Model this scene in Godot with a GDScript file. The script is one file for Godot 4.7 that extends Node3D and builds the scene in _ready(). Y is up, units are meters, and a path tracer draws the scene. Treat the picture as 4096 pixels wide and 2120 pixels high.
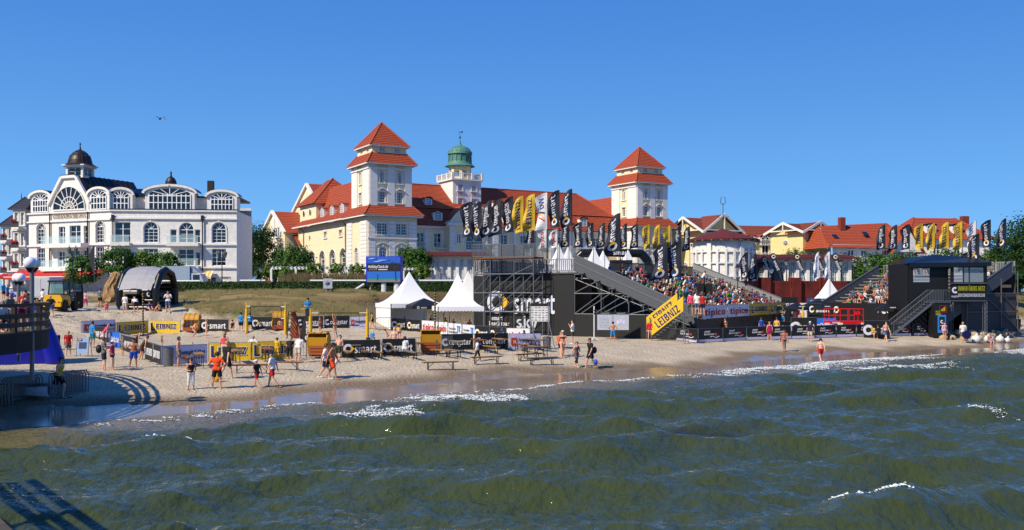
extends Node3D
const FO := 3800.0
const EYE := 5.1
const LAND := 5.05
var cam: Camera3D
var used := {}
var mats := {}
var meshes := {}
var rng := RandomNumberGenerator.new()
var unit_box: BoxMesh
var nz := FastNoiseLite.new()
var nf := FastNoiseLite.new()
class MB:
	var v := PackedVector3Array()
	var n := PackedVector3Array()
	var c := PackedColorArray()
	var col := Color.WHITE
	var tinted := false
	func _init(t := false):
		tinted = t
	func tri(a: Vector3, b: Vector3, d: Vector3):
		var m := (d - a).cross(b - a).normalized()
		v.append(a); v.append(b); v.append(d)
		n.append(m); n.append(m); n.append(m)
		if tinted:
			c.append(col); c.append(col); c.append(col)
	func stri(a: Vector3, b: Vector3, d: Vector3, na: Vector3, nb: Vector3, nd: Vector3):
		var m := (d - a).cross(b - a)
		if m.dot(na + nb + nd) < 0.0:
			v.append(a); v.append(d); v.append(b); n.append(na); n.append(nd); n.append(nb)
		else:
			v.append(a); v.append(b); v.append(d); n.append(na); n.append(nb); n.append(nd)
		if tinted:
			c.append(col); c.append(col); c.append(col)
	func quad(a: Vector3, b: Vector3, d: Vector3, e: Vector3):
		tri(a, b, d); tri(a, d, e)
	func quad_out(a: Vector3, b: Vector3, d: Vector3, e: Vector3, out: Vector3):
		if (d - a).cross(b - a).dot(out) < 0.0:
			quad(a, e, d, b)
		else:
			quad(a, b, d, e)
	func box(p: Vector3, s: Vector3, bs := Basis()):
		var x := bs.x * s.x * 0.5
		var y := bs.y * s.y * 0.5
		var z := bs.z * s.z * 0.5
		for ax in [[x, y, z], [y, z, x], [z, x, y]]:
			for k in [-1.0, 1.0]:
				var o: Vector3 = p + ax[0] * k
				quad_out(o - ax[1] - ax[2], o + ax[1] - ax[2], o + ax[1] + ax[2], o - ax[1] + ax[2], ax[0] * k)
	func bar(a: Vector3, b: Vector3, w: float, h := -1.0):
		if h < 0.0:
			h = w
		var z := (b - a)
		var l := z.length()
		if l < 0.0001:
			return
		z /= l
		var x := Vector3.UP.cross(z)
		x = x.normalized() if x.length() > 0.01 else Vector3.RIGHT
		box((a + b) * 0.5, Vector3(w, h, l), Basis(x, z.cross(x), z))
	func tube(a: Vector3, b: Vector3, ra: float, rb := -1.0, seg := 8, caps := true):
		if rb < 0.0:
			rb = ra
		var z := (b - a).normalized()
		var x := z.cross(Vector3.UP)
		x = x.normalized() if x.length() > 0.01 else Vector3.RIGHT
		var y := z.cross(x)
		for i in seg:
			var t0 := TAU * i / seg
			var t1 := TAU * (i + 1) / seg
			var d0 := x * cos(t0) + y * sin(t0)
			var d1 := x * cos(t1) + y * sin(t1)
			stri(a + d0 * ra, a + d1 * ra, b + d1 * rb, d0, d1, d1)
			if rb > 0.0:
				stri(a + d0 * ra, b + d1 * rb, b + d0 * rb, d0, d1, d0)
			if caps:
				stri(a, a + d0 * ra, a + d1 * ra, -z, -z, -z)
				if rb > 0.0:
					stri(b, b + d0 * rb, b + d1 * rb, z, z, z)
	func path(ps: Array, r: float, seg := 6):
		for i in ps.size() - 1:
			tube(ps[i], ps[i + 1], r, r, seg, true)
	func lathe(prof: Array, seg := 16, at := Vector3.ZERO, square := 0.0, turn := 0.0):
		for i in prof.size() - 1:
			var p: Vector2 = prof[i]
			var q: Vector2 = prof[i + 1]
			var sl := Vector2(q.y - p.y, p.x - q.x).normalized()
			for k in seg:
				var t0 := TAU * k / seg + turn
				var t1 := TAU * (k + 1) / seg + turn
				var d0 := Vector3(cos(t0), 0, sin(t0))
				var d1 := Vector3(cos(t1), 0, sin(t1))
				var n0 := (d0 * sl.x + Vector3.UP * sl.y).normalized()
				var n1 := (d1 * sl.x + Vector3.UP * sl.y).normalized()
				if seg <= 8:
					n0 = (n0 + n1).normalized(); n1 = n0
				var a := at + d0 * p.x + Vector3.UP * p.y
				var b := at + d1 * p.x + Vector3.UP * p.y
				var cc := at + d1 * q.x + Vector3.UP * q.y
				var d := at + d0 * q.x + Vector3.UP * q.y
				if p.x > 0.0:
					stri(a, b, cc, n0, n1, n1)
				if q.x > 0.0:
					stri(a, cc, d, n0, n1, n0)
	func ball(p: Vector3, r: Vector3, seg := 10, rows := 6):
		for i in rows:
			for k in seg:
				var q := []
				for e in [[i, k], [i, k + 1], [i + 1, k + 1], [i + 1, k]]:
					var a: float = PI * e[0] / rows
					var b: float = TAU * e[1] / seg
					q.append(Vector3(sin(a) * cos(b), cos(a), sin(a) * sin(b)))
				if i > 0:
					stri(p + q[0] * r, p + q[1] * r, p + q[2] * r, q[0], q[1], q[2])
				if i < rows - 1:
					stri(p + q[0] * r, p + q[2] * r, p + q[3] * r, q[0], q[2], q[3])
				elif i == 0:
					stri(p + q[0] * r, p + q[2] * r, p + q[3] * r, q[0], q[2], q[3])
	func slab(poly: PackedVector2Array, z0: float, z1: float):
		var idx := Geometry2D.triangulate_polygon(poly)
		for i in range(0, idx.size(), 3):
			var p := [poly[idx[i]], poly[idx[i + 1]], poly[idx[i + 2]]]
			for z in [z0, z1]:
				var o := Vector3(0, 0, 1.0 if z == maxf(z0, z1) else -1.0)
				stri(Vector3(p[0].x, p[0].y, z), Vector3(p[1].x, p[1].y, z), Vector3(p[2].x, p[2].y, z), o, o, o)
		var cw := 0.0
		for i in poly.size():
			cw += poly[i].cross(poly[(i + 1) % poly.size()])
		for i in poly.size():
			var a := poly[i]
			var b := poly[(i + 1) % poly.size()]
			var o2 := Vector2(b.y - a.y, a.x - b.x) * (1.0 if cw > 0 else -1.0)
			quad_out(Vector3(a.x, a.y, z0), Vector3(b.x, b.y, z0), Vector3(b.x, b.y, z1), Vector3(a.x, a.y, z1), Vector3(o2.x, o2.y, 0))
	func mesh() -> ArrayMesh:
		var m := ArrayMesh.new()
		if v.is_empty():
			return m
		var a := []
		a.resize(Mesh.ARRAY_MAX)
		a[Mesh.ARRAY_VERTEX] = v
		a[Mesh.ARRAY_NORMAL] = n
		if tinted:
			a[Mesh.ARRAY_COLOR] = c
		m.add_surface_from_arrays(Mesh.PRIMITIVE_TRIANGLES, a)
		return m
# naming, parts, places
func numbered(s: String) -> String:
	var k: int = used.get(s, 0)
	used[s] = k + 1
	return s if k == 0 else "%s_%03d" % [s, k]
func tag(o: Node, label: String, cat := "", group := "", kind := ""):
	if label: o.set_meta("label", label)
	if cat: o.set_meta("category", cat)
	if group: o.set_meta("group", group)
	if kind: o.set_meta("kind", kind)
func thing(called: String, label: String, cat: String, at := Vector3.ZERO, yaw := 0.0, group := "") -> Node3D:
	var o := Node3D.new()
	o.name = numbered(called)
	add_child(o)
	o.position = at
	o.rotation.y = deg_to_rad(yaw)
	tag(o, label, cat, group)
	return o
func part(p: Node, called: String, m: Mesh, mt: Material, at := Vector3.ZERO, bs := Basis()) -> MeshInstance3D:
	var o := MeshInstance3D.new()
	o.name = called if p != self else numbered(called)
	o.mesh = m
	o.material_override = mt
	o.transform = Transform3D(bs, at)
	p.add_child(o, true)
	return o
func bx(p: Node, called: String, mt: Material, at: Vector3, s: Vector3, bs := Basis()) -> MeshInstance3D:
	return part(p, called, unit_box, mt, at, bs * Basis.from_scale(s))
func struct(called: String, m: Mesh, mt: Material) -> MeshInstance3D:
	var o := part(self, called, m, mt)
	o.set_meta("kind", "structure")
	return o
func yawb(deg: float) -> Basis:
	return Basis(Vector3.UP, deg_to_rad(deg))
func clone(o: Node3D, called: String, label: String, at: Vector3, yaw: float, group := "") -> Node3D:
	var r: Node3D = o.duplicate()
	r.name = numbered(called)
	add_child(r)
	r.position = at
	r.rotation.y = deg_to_rad(yaw)
	if label: r.set_meta("label", label)
	if group: r.set_meta("group", group)
	return r
func shore(x: float, d: float) -> Vector2:
	return Vector2(-0.616 * (x + 0.6) + 0.788 * (d - 49.0), 0.788 * (x + 0.6) + 0.616 * (d - 49.0))
func unshore(u: float, w: float) -> Vector2:
	return Vector2(-0.6 - 0.616 * u + 0.788 * w, 49.0 + 0.788 * u + 0.616 * w)
const ZONES := [-11.0, -5.0, 12.0, 26.0, 74.0, 86.0]
const PROF := [
	[[-60, -4.0], [-8, -0.5], [0, 0], [3.4, 0.18], [6, 0.5], [9, 0.8], [14, 0.88], [30, 0.95], [48, 3.0], [60, 4.0], [75, 5.05]],
	[[-60, -4.0], [-8, -0.5], [0, 0], [3.4, 0.18], [6, 0.5], [9, 0.85], [14, 0.95], [25, 1.05], [38, 1.25], [46, 1.45], [49, 3.1], [58, 3.5], [66, 4.3], [74, 5.05]],
	[[-60, -4.0], [-8, -0.5], [0, 0], [3.4, 0.18], [6, 0.6], [8, 0.95], [12, 1.1], [20, 1.35], [34, 1.6], [40, 2.5], [45, 4.0], [52, 5.05]],
	[[-60, -4.0], [-8, -0.5], [0, 0], [3.4, 0.18], [6, 0.55], [9, 0.95], [14, 1.05], [40, 1.2], [47, 1.3], [47.5, 5.05]],
	[[-60, -4.0], [-8, -0.5], [0, 0], [3.4, 0.18], [6, 0.5], [9, 0.9], [14, 1.05], [44, 1.25], [44.5, 5.05]],
	[[-60, -4.0], [-8, -0.5], [0, 0], [3.4, 0.18], [6, 0.6], [8, 1.0], [12, 1.6], [18, 3.6], [24, 5.05]]]
func along(pr: Array, u: float) -> float:
	if u <= pr[0][0]:
		return pr[0][1]
	for i in range(1, pr.size()):
		if u < pr[i][0]:
			var t: float = (u - pr[i - 1][0]) / (pr[i][0] - pr[i - 1][0])
			return lerpf(pr[i - 1][1], pr[i][1], t)
	return pr[-1][1]
func bulge(w: float) -> float:
	return 2.2 * smoothstep(44.0, 56.0, w)
func V(x: float, y: float, z: float) -> Vector3:
	return Vector3(x, y, z)
func high(x: float, d: float) -> float:
	var s := shore(x, d)
	s.x += bulge(s.y)
	if s.y <= ZONES[0]:
		return along(PROF[0], s.x)
	for i in range(1, 6):
		if s.y < ZONES[i]:
			var t: float = smoothstep(ZONES[i - 1], ZONES[i], s.y)
			return lerpf(along(PROF[i - 1], s.x), along(PROF[i], s.x), t)
	return along(PROF[5], s.x)
func gp(px: float, py: float) -> Vector3:
	var k := (px - 2048.0) / FO
	var s := (py - 1165.0) / FO
	var d := 18.0
	while d < 135.0:
		if EYE - s * d <= maxf(high(k * d, d), 0.0):
			break
		d += 0.2
	return Vector3(k * d, maxf(high(k * d, d), 0.0), -d)
func gd(px: float, d: float) -> Vector3:
	var x := (px - 2048.0) / FO * d
	return Vector3(x, high(x, d), -d)
func at(px: float, py: float, d: float) -> Vector3:
	return Vector3((px - 2048.0) / FO * d, EYE - (py - 1165.0) / FO * d, -d)
# materials
func ntex(called: String, freq: float, lo: float, hi: float, size := 256, kind := 0) -> NoiseTexture2D:
	var k := "t_" + called
	if not meshes.has(k):
		var f := FastNoiseLite.new()
		f.seed = called.hash() % 1000
		f.frequency = freq
		f.fractal_octaves = 4
		f.noise_type = FastNoiseLite.TYPE_SIMPLEX_SMOOTH if kind == 0 else FastNoiseLite.TYPE_CELLULAR
		var t := NoiseTexture2D.new()
		t.width = size; t.height = size
		t.seamless = true
		t.noise = f
		t.normalize = true
		if kind == 2:
			t.as_normal_map = true
			t.bump_strength = hi
			f.noise_type = FastNoiseLite.TYPE_SIMPLEX_SMOOTH
		else:
			var g := Gradient.new()
			g.set_color(0, Color(lo, lo, lo)); g.set_color(1, Color(hi, hi, hi))
			t.color_ramp = g
		meshes[k] = t
	return meshes[k]
func mat(called: String, col := Color.WHITE, rough := 0.7, o := {}) -> StandardMaterial3D:
	if mats.has(called):
		return mats[called]
	var m := StandardMaterial3D.new()
	m.resource_name = called
	m.albedo_color = col
	m.roughness = rough
	m.metallic = o.get("metal", 0.0)
	m.metallic_specular = o.get("spec", 0.5)
	if o.has("tint"):
		m.vertex_color_use_as_albedo = true
	if o.has("tex") or o.has("bump") or o.has("normal"):
		m.uv1_triplanar = true
		m.uv1_world_triplanar = o.get("world", true)
		m.uv1_scale = Vector3.ONE * o.get("scale", 0.5)
		m.uv1_triplanar_sharpness = o.get("sharp", 1.0)
	if o.has("tex"):
		m.albedo_texture = o.tex
	if o.has("bump"):
		m.heightmap_enabled = true
		m.heightmap_texture = o.bump
		m.heightmap_scale = o.get("depth", 1.0)
	if o.has("normal"):
		m.normal_enabled = true
		m.normal_texture = o.normal
		m.normal_scale = o.get("nscale", 1.0)
	if o.has("glass"):
		m.transparency = BaseMaterial3D.TRANSPARENCY_ALPHA
		m.albedo_color.a = o.glass
	if o.has("back"):
		m.backlight_enabled = true
		m.backlight = o.back
	mats[called] = m
	return m
func paint(c: Color, rough := 0.7) -> StandardMaterial3D:
	return mat("paint_%s_%d" % [c.to_html(false), int(rough * 100)], c, rough, {"tex": ntex("soft", 0.02, 0.86, 1.0), "scale": 0.9})
func skin(k: int) -> StandardMaterial3D:
	var cs := [Color(0.78, 0.56, 0.45), Color(0.7, 0.46, 0.34), Color(0.6, 0.37, 0.25), Color(0.84, 0.64, 0.54)]
	return mat("skin_%d" % k, cs[k % 4], 0.55)
# lettering
func text_mesh(s: String, heavy := 700, face := "Droid Sans") -> ArrayMesh:
	var k := "txt_%s_%d_%s" % [s, heavy, face]
	if not meshes.has(k):
		var f := SystemFont.new()
		f.font_names = PackedStringArray([face])
		f.font_weight = heavy
		var t := TextMesh.new()
		t.font = f
		t.text = s
		t.font_size = 64
		t.pixel_size = 1.0 / 45.7
		t.depth = 1.0
		t.curve_step = 4.0
		var a := t.get_mesh_arrays()
		var vs: PackedVector3Array = a[Mesh.ARRAY_VERTEX]
		var lo := Vector3.INF
		var hi := -Vector3.INF
		for p in vs:
			lo = lo.min(p); hi = hi.max(p)
		var mid := Vector3((lo.x + hi.x) / 2, 0, 0)
		var base := lo.y
		for ch in s:
			if ch in "gjpqy,":
				base = lo.y + 0.28
				break
		for i in vs.size():
			vs[i] = vs[i] - mid - Vector3(0, base, 0)
		var b := []
		b.resize(Mesh.ARRAY_MAX)
		b[Mesh.ARRAY_VERTEX] = vs
		b[Mesh.ARRAY_NORMAL] = a[Mesh.ARRAY_NORMAL]
		if a[Mesh.ARRAY_INDEX] != null:
			b[Mesh.ARRAY_INDEX] = a[Mesh.ARRAY_INDEX]
		var m := ArrayMesh.new()
		m.add_surface_from_arrays(Mesh.PRIMITIVE_TRIANGLES, b)
		meshes[k] = m
		meshes["w_" + k] = hi.x - lo.x
	return meshes[k]
func text_wide(s: String, heavy := 700, face := "Droid Sans") -> float:
	text_mesh(s, heavy, face)
	return meshes["w_txt_%s_%d_%s" % [s, heavy, face]]
func write(p: Node, s: String, where: Vector3, cap: float, wide: float, mt: Material, bs := Basis(), heavy := 700, face := "Droid Sans", called := "lettering") -> MeshInstance3D:
	var m := text_mesh(s, heavy, face)
	var sx := cap if wide <= 0.0 else wide / text_wide(s, heavy, face)
	return part(p, called, m, mt, where - bs.y * cap * 0.5, bs * Basis.from_scale(Vector3(sx, cap, 0.012)))
func ring_mesh() -> ArrayMesh:
	if not meshes.has("ring"):
		var b := MB.new()
		var seg := 20
		for i in seg:
			var t0 := deg_to_rad(38.0 + 284.0 * i / seg)
			var t1 := deg_to_rad(38.0 + 284.0 * (i + 1) / seg)
			var p := PackedVector2Array([Vector2(cos(t0), sin(t0)), Vector2(cos(t1), sin(t1)), Vector2(cos(t1), sin(t1)) * 0.5, Vector2(cos(t0), sin(t0)) * 0.5])
			b.slab(p, 0.0, 0.03)
		meshes["ring"] = b.mesh()
		var c := MB.new()
		c.slab(PackedVector2Array([Vector2(0.55, 0.75), Vector2(1.25, 0.0), Vector2(0.55, -0.75)]), 0.0, 0.03)
		meshes["ring_tip"] = c.mesh()
	return meshes["ring"]
func ring_logo(p: Node, where: Vector3, r: float, bs := Basis()):
	part(p, "ring_emblem", ring_mesh(), paint(Color(0.85, 0.86, 0.9)), where, bs * Basis.from_scale(Vector3(r, r, 0.5)))
	part(p, "emblem_tip", meshes["ring_tip"], paint(Color(0.92, 0.72, 0.12)), where, bs * Basis.from_scale(Vector3(r, r, 0.5)))
func star_logo(p: Node, where: Vector3, r: float, bs := Basis()):
	if not meshes.has("starc"):
		var b := MB.new()
		for i in 14:
			var t0 := deg_to_rad(60.0 + 260.0 * i / 14)
			var t1 := deg_to_rad(60.0 + 260.0 * (i + 1) / 14)
			var q := 0.3 + 0.25 * absf(sin(t0 * 2.5))
			b.slab(PackedVector2Array([Vector2(cos(t0), sin(t0)), Vector2(cos(t1), sin(t1)), Vector2(cos(t1), sin(t1)) * q, Vector2(cos(t0), sin(t0)) * q]), 0.0, 0.03)
		meshes["starc"] = b.mesh()
	part(p, "crescent_emblem", meshes["starc"], paint(Color(0.85, 0.86, 0.9)), where, bs * Basis.from_scale(Vector3(r, r, 0.5)))
# camera, sky, sun
func view():
	cam = Camera3D.new()
	cam.name = "camera"
	cam.projection = Camera3D.PROJECTION_FRUSTUM
	cam.keep_aspect = Camera3D.KEEP_HEIGHT
	cam.near = 0.1
	cam.far = 6000.0
	cam.size = 2.0 * cam.near * 1060.0 / FO
	cam.frustum_offset = Vector2(0, (1165.0 - 1060.0) / FO * cam.near)
	add_child(cam)
	cam.position = Vector3(0, EYE, 0)
	cam.current = true
	var e := Environment.new()
	var sm := ProceduralSkyMaterial.new()
	sm.sky_top_color = Color(0.17, 0.41, 0.75)
	sm.sky_horizon_color = Color(0.5, 0.76, 0.97)
	sm.sky_curve = 0.12
	sm.ground_bottom_color = Color(0.2, 0.22, 0.2)
	sm.ground_horizon_color = Color(0.3, 0.34, 0.34)
	sm.sky_energy_multiplier = 1.0
	var sk := Sky.new()
	sk.sky_material = sm
	e.background_mode = Environment.BG_SKY
	e.sky = sk
	e.tonemap_mode = Environment.TONE_MAPPER_LINEAR
	e.tonemap_exposure = 1.2
	e.sdfgi_enabled = true
	e.ssao_enabled = true
	e.ssil_enabled = true
	var we := WorldEnvironment.new()
	we.name = "environment"
	we.environment = e
	add_child(we)
	var sun := DirectionalLight3D.new()
	sun.name = "sun"
	sun.light_color = Color(1.0, 0.95, 0.86)
	sun.light_energy = 1.6
	sun.light_angular_distance = 0.5
	sun.shadow_enabled = true
	add_child(sun)
	var dir := Vector3(0.755 * cos(deg_to_rad(41)), -sin(deg_to_rad(41)), -0.656 * cos(deg_to_rad(41)))
	sun.look_at_from_position(Vector3.ZERO, dir)
# ground and sea
func steps(lo: float, hi: float, a: float, b: float, fine: float, coarse: float) -> Array:
	var r := []
	var x := lo
	while x < hi:
		r.append(x)
		var far := maxf(maxf(a - x, x - b), 0.0)
		x += fine if far <= 0.0 else minf(coarse, fine + far * 0.18)
	r.append(hi)
	return r
func sheet(us: Array, ws: Array, hf: Callable, cf: Callable, keep: Callable) -> ArrayMesh:
	var nu := us.size()
	var nw := ws.size()
	var v := PackedVector3Array()
	var c := PackedColorArray()
	v.resize(nu * nw); c.resize(nu * nw)
	for i in nu:
		for k in nw:
			var q := unshore(us[i], ws[k])
			v[i * nw + k] = Vector3(q.x, hf.call(us[i], ws[k], q), -q.y)
			c[i * nw + k] = cf.call(us[i], ws[k], q, v[i * nw + k].y)
	var idx := PackedInt32Array()
	for i in nu - 1:
		for k in nw - 1:
			if keep.call((us[i] + us[i + 1]) / 2, (ws[k] + ws[k + 1]) / 2):
				var a := i * nw + k
				idx.append_array([a, a + 1, a + nw, a + 1, a + nw + 1, a + nw])
	var n := PackedVector3Array()
	n.resize(v.size())
	n.fill(Vector3(0, 0.0001, 0))
	for i in range(0, idx.size(), 3):
		var m := (v[idx[i + 2]] - v[idx[i]]).cross(v[idx[i + 1]] - v[idx[i]])
		if m.y < 0.0:
			m = -m
			var s := idx[i + 1]
			idx[i + 1] = idx[i + 2]; idx[i + 2] = s
		for j in 3:
			n[idx[i + j]] += m
	for i in n.size():
		n[i] = n[i].normalized()
	var a2 := []
	a2.resize(Mesh.ARRAY_MAX)
	a2[Mesh.ARRAY_VERTEX] = v
	a2[Mesh.ARRAY_NORMAL] = n
	a2[Mesh.ARRAY_COLOR] = c
	a2[Mesh.ARRAY_INDEX] = idx
	var m2 := ArrayMesh.new()
	m2.add_surface_from_arrays(Mesh.PRIMITIVE_TRIANGLES, a2)
	return m2
func wet_edge(w: float) -> float:
	return 3.6 - bulge(w) + 0.9 * sin(w * 0.21 + 1.0) + 0.5 * sin(w * 0.55) + 0.25 * sin(w * 1.7)
func ground():
	nz.seed = 3; nz.frequency = 0.9; nz.fractal_octaves = 3
	nf.seed = 8; nf.frequency = 0.12; nf.fractal_octaves = 4
	var hf := func(u: float, w: float, q: Vector2) -> float:
		var h := high(q.x, q.y)
		if h > 4.8:
			return h
		var rough := smoothstep(wet_edge(w) + 0.6, wet_edge(w) + 3.0, u)
		h += rough * (0.035 * nz.get_noise_2d(q.x * 1.6, q.y * 1.6) + 0.05 * nf.get_noise_2d(q.x * 2.0, q.y * 2.0))
		if h > 1.5 and h < 3.4 and w < 8.0:
			h += 0.22 * nz.get_noise_2d(q.x * 0.8, q.y * 0.8 + 40.0)
		return h
	var dry := Color(0.66, 0.55, 0.4)
	var damp := Color(0.27, 0.2, 0.135)
	var hay := Color(0.35, 0.25, 0.115)
	var green := Color(0.1, 0.115, 0.04)
	var paved := Color(0.3, 0.27, 0.235)
	var cf := func(u: float, w: float, q: Vector2, y: float) -> Color:
		var e := wet_edge(w)
		var k := nf.get_noise_2d(q.x * 1.5, q.y * 1.5)
		var c := dry.lerp(dry * 0.86, clampf(0.5 + 1.6 * nz.get_noise_2d(q.x * 0.5, q.y * 0.5), 0, 1))
		c = damp.lerp(c, smoothstep(e + 0.8 + k, e + 2.8 + k, u))
		var veg := smoothstep(2.35, 2.9, y + k * 0.8) if w > -3.5 + k * 3.0 else 0.0
		if w < 8.0 and u < 56.0 + k * 5.0:
			veg *= smoothstep(-0.5, 2.0, w + k * 3.0)
		if w > 70.0:
			veg = smoothstep(1.6, 2.2, y + k)
		var g := hay.lerp(green, clampf(0.28 + 1.5 * nf.get_noise_2d(q.x * 0.8 + 50.0, q.y * 2.2), 0, 1))
		c = c.lerp(g, veg)
		if y > 5.0:
			c = paved if q.y > 118.0 or w < -8.0 else c
		return c
	var us := steps(-90, 420, -6, 54, 0.36, 30)
	var ws := steps(-260, 420, -24, 60, 0.36, 30)
	var sandtex := ntex("sand", 0.03, 0.72, 1.0, 512)
	var bump := ntex("sandbump", 0.022, 0.0, 1.0, 512)
	var m_sand := mat("dry_sand", Color(1, 1, 1), 0.95, {"tint": 1, "tex": sandtex, "bump": bump, "scale": 0.33, "depth": 5.5, "spec": 0.2})
	struct("ground", sheet(us, ws, hf, cf, func(u, w): return u > wet_edge(w) - 0.2), m_sand)
	var m_wet := mat("wet_sand", Color(1, 1, 1), 0.14, {"tint": 1, "tex": ntex("wet", 0.01, 0.85, 1.0), "scale": 0.2, "spec": 0.5})
	var us2 := steps(-90, 8, -6, 8, 0.36, 30)
	struct("wet_sand", sheet(us2, ws, func(u, w, q): return high(q.x, q.y) + 0.004, func(u, w, q, y): return Color(0.27, 0.2, 0.135), func(u, w): return u <= wet_edge(w) + 0.1), m_wet)
	var b := MB.new()
	for r in [[Vector2(-3000, -140), Vector2(3000, -3000)]]:
		b.quad_out(Vector3(r[0].x, LAND - 0.05, r[0].y), Vector3(r[1].x, LAND - 0.05, r[0].y), Vector3(r[1].x, LAND - 0.05, r[1].y), Vector3(r[0].x, LAND - 0.05, r[1].y), Vector3.UP)
	struct("land", b.mesh(), mat("far_land", Color(0.36, 0.38, 0.3), 0.95, {"tex": ntex("mottle", 0.02, 0.6, 1.0), "scale": 0.05}))
func sway(u: float, w: float) -> Vector2:
	var q := unshore(u, w)
	return Vector2(-0.17 * q.x + 0.985 * (q.y - 40.0), 0.985 * q.x + 0.17 * (q.y - 40.0))
func swell(u: float, w: float) -> float:
	var k := sway(u, w)
	var ph := k.x * 1.18 + 3.4 * nf.get_noise_2d(k.x * 0.3, k.y * 0.45)
	var amp := 0.12 + 0.6 * absf(nf.get_noise_2d(k.x * 0.3 + 90.0, k.y * 0.5))
	var s := 0.5 + 0.5 * sin(ph)
	var h := amp * (pow(s, 2.2) * 2.0 - 0.7) + 0.09 * sin(ph * 0.47 + 1.0)
	h += 0.04 * sin(2.6 * k.x - 1.3 * k.y + 3.0 * nf.get_noise_2d(u, w)) + 0.03 * sin(3.9 * k.x + 2.4 * k.y) + 0.13 * nz.get_noise_2d(k.x * 0.7, k.y * 0.35) + 0.085 * nz.get_noise_2d(k.x * 1.7 + 7.0, k.y * 0.9) + 0.04 * nz.get_noise_2d(k.x * 3.6, k.y * 2.2)
	for b in BREAK:
		if b[5] == 1:
			var dw: float = (k.y - b[1]) / (b[3] * 1.3)
			var du: float = (k.x - b[0] + 0.25) / 0.8
			if absf(dw) < 1.0 and absf(du) < 3.0: h += 0.2 * (1.0 - dw * dw) * exp(-du * du)
	var e := u + bulge(w)
	return h * smoothstep(1.2, -3.0, e) * (0.55 + 0.45 * smoothstep(-3.0, -9.0, e))
const BREAK := [[5.2, -1.1, 1.1, 3.2, 0.95, 1], [-0.25, -5.6, 0.8, 2.5, 0.9, 1], [17.4, 28.6, 1.3, 5.0, 0.8, 1], [-19.3, 4.8, 0.55, 1.0, 1.0, 1], [-8.1, -13.0, 0.16, 1.3, 0.6, 1], [-4.3, 19.2, 0.3, 1.1, 0.8, 1], [13.6, 21.0, 0.35, 2.0, 0.5, 1],
	[-0.7, 29.0, 0.8, 17.0, 0.9, 0], [-0.4, 5.0, 0.25, 9.0, 0.55, 0], [-0.6, -13.0, 0.35, 8.0, 0.4, 0], [-2.4, 58.0, 0.8, 9.0, 0.9, 0]]
func foam_at(u: float, w: float) -> float:
	var f := 0.0
	var k := sway(u, w)
	for b in BREAK:
		var c := k if b[5] == 1 else Vector2(u, w)
		var du: float = absf(c.x - b[0] - 0.3 * sin(c.y * 0.8 + b[1]) - 0.12 * sin(c.y * 2.9)) / b[2]
		var dw: float = absf(c.y - b[1]) / b[3]
		if du < 2.0 and dw < 1.0:
			f = maxf(f, b[4] * (1.0 - dw * dw) * (1.0 - du / 2.0) * 1.5)
	return f
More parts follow.
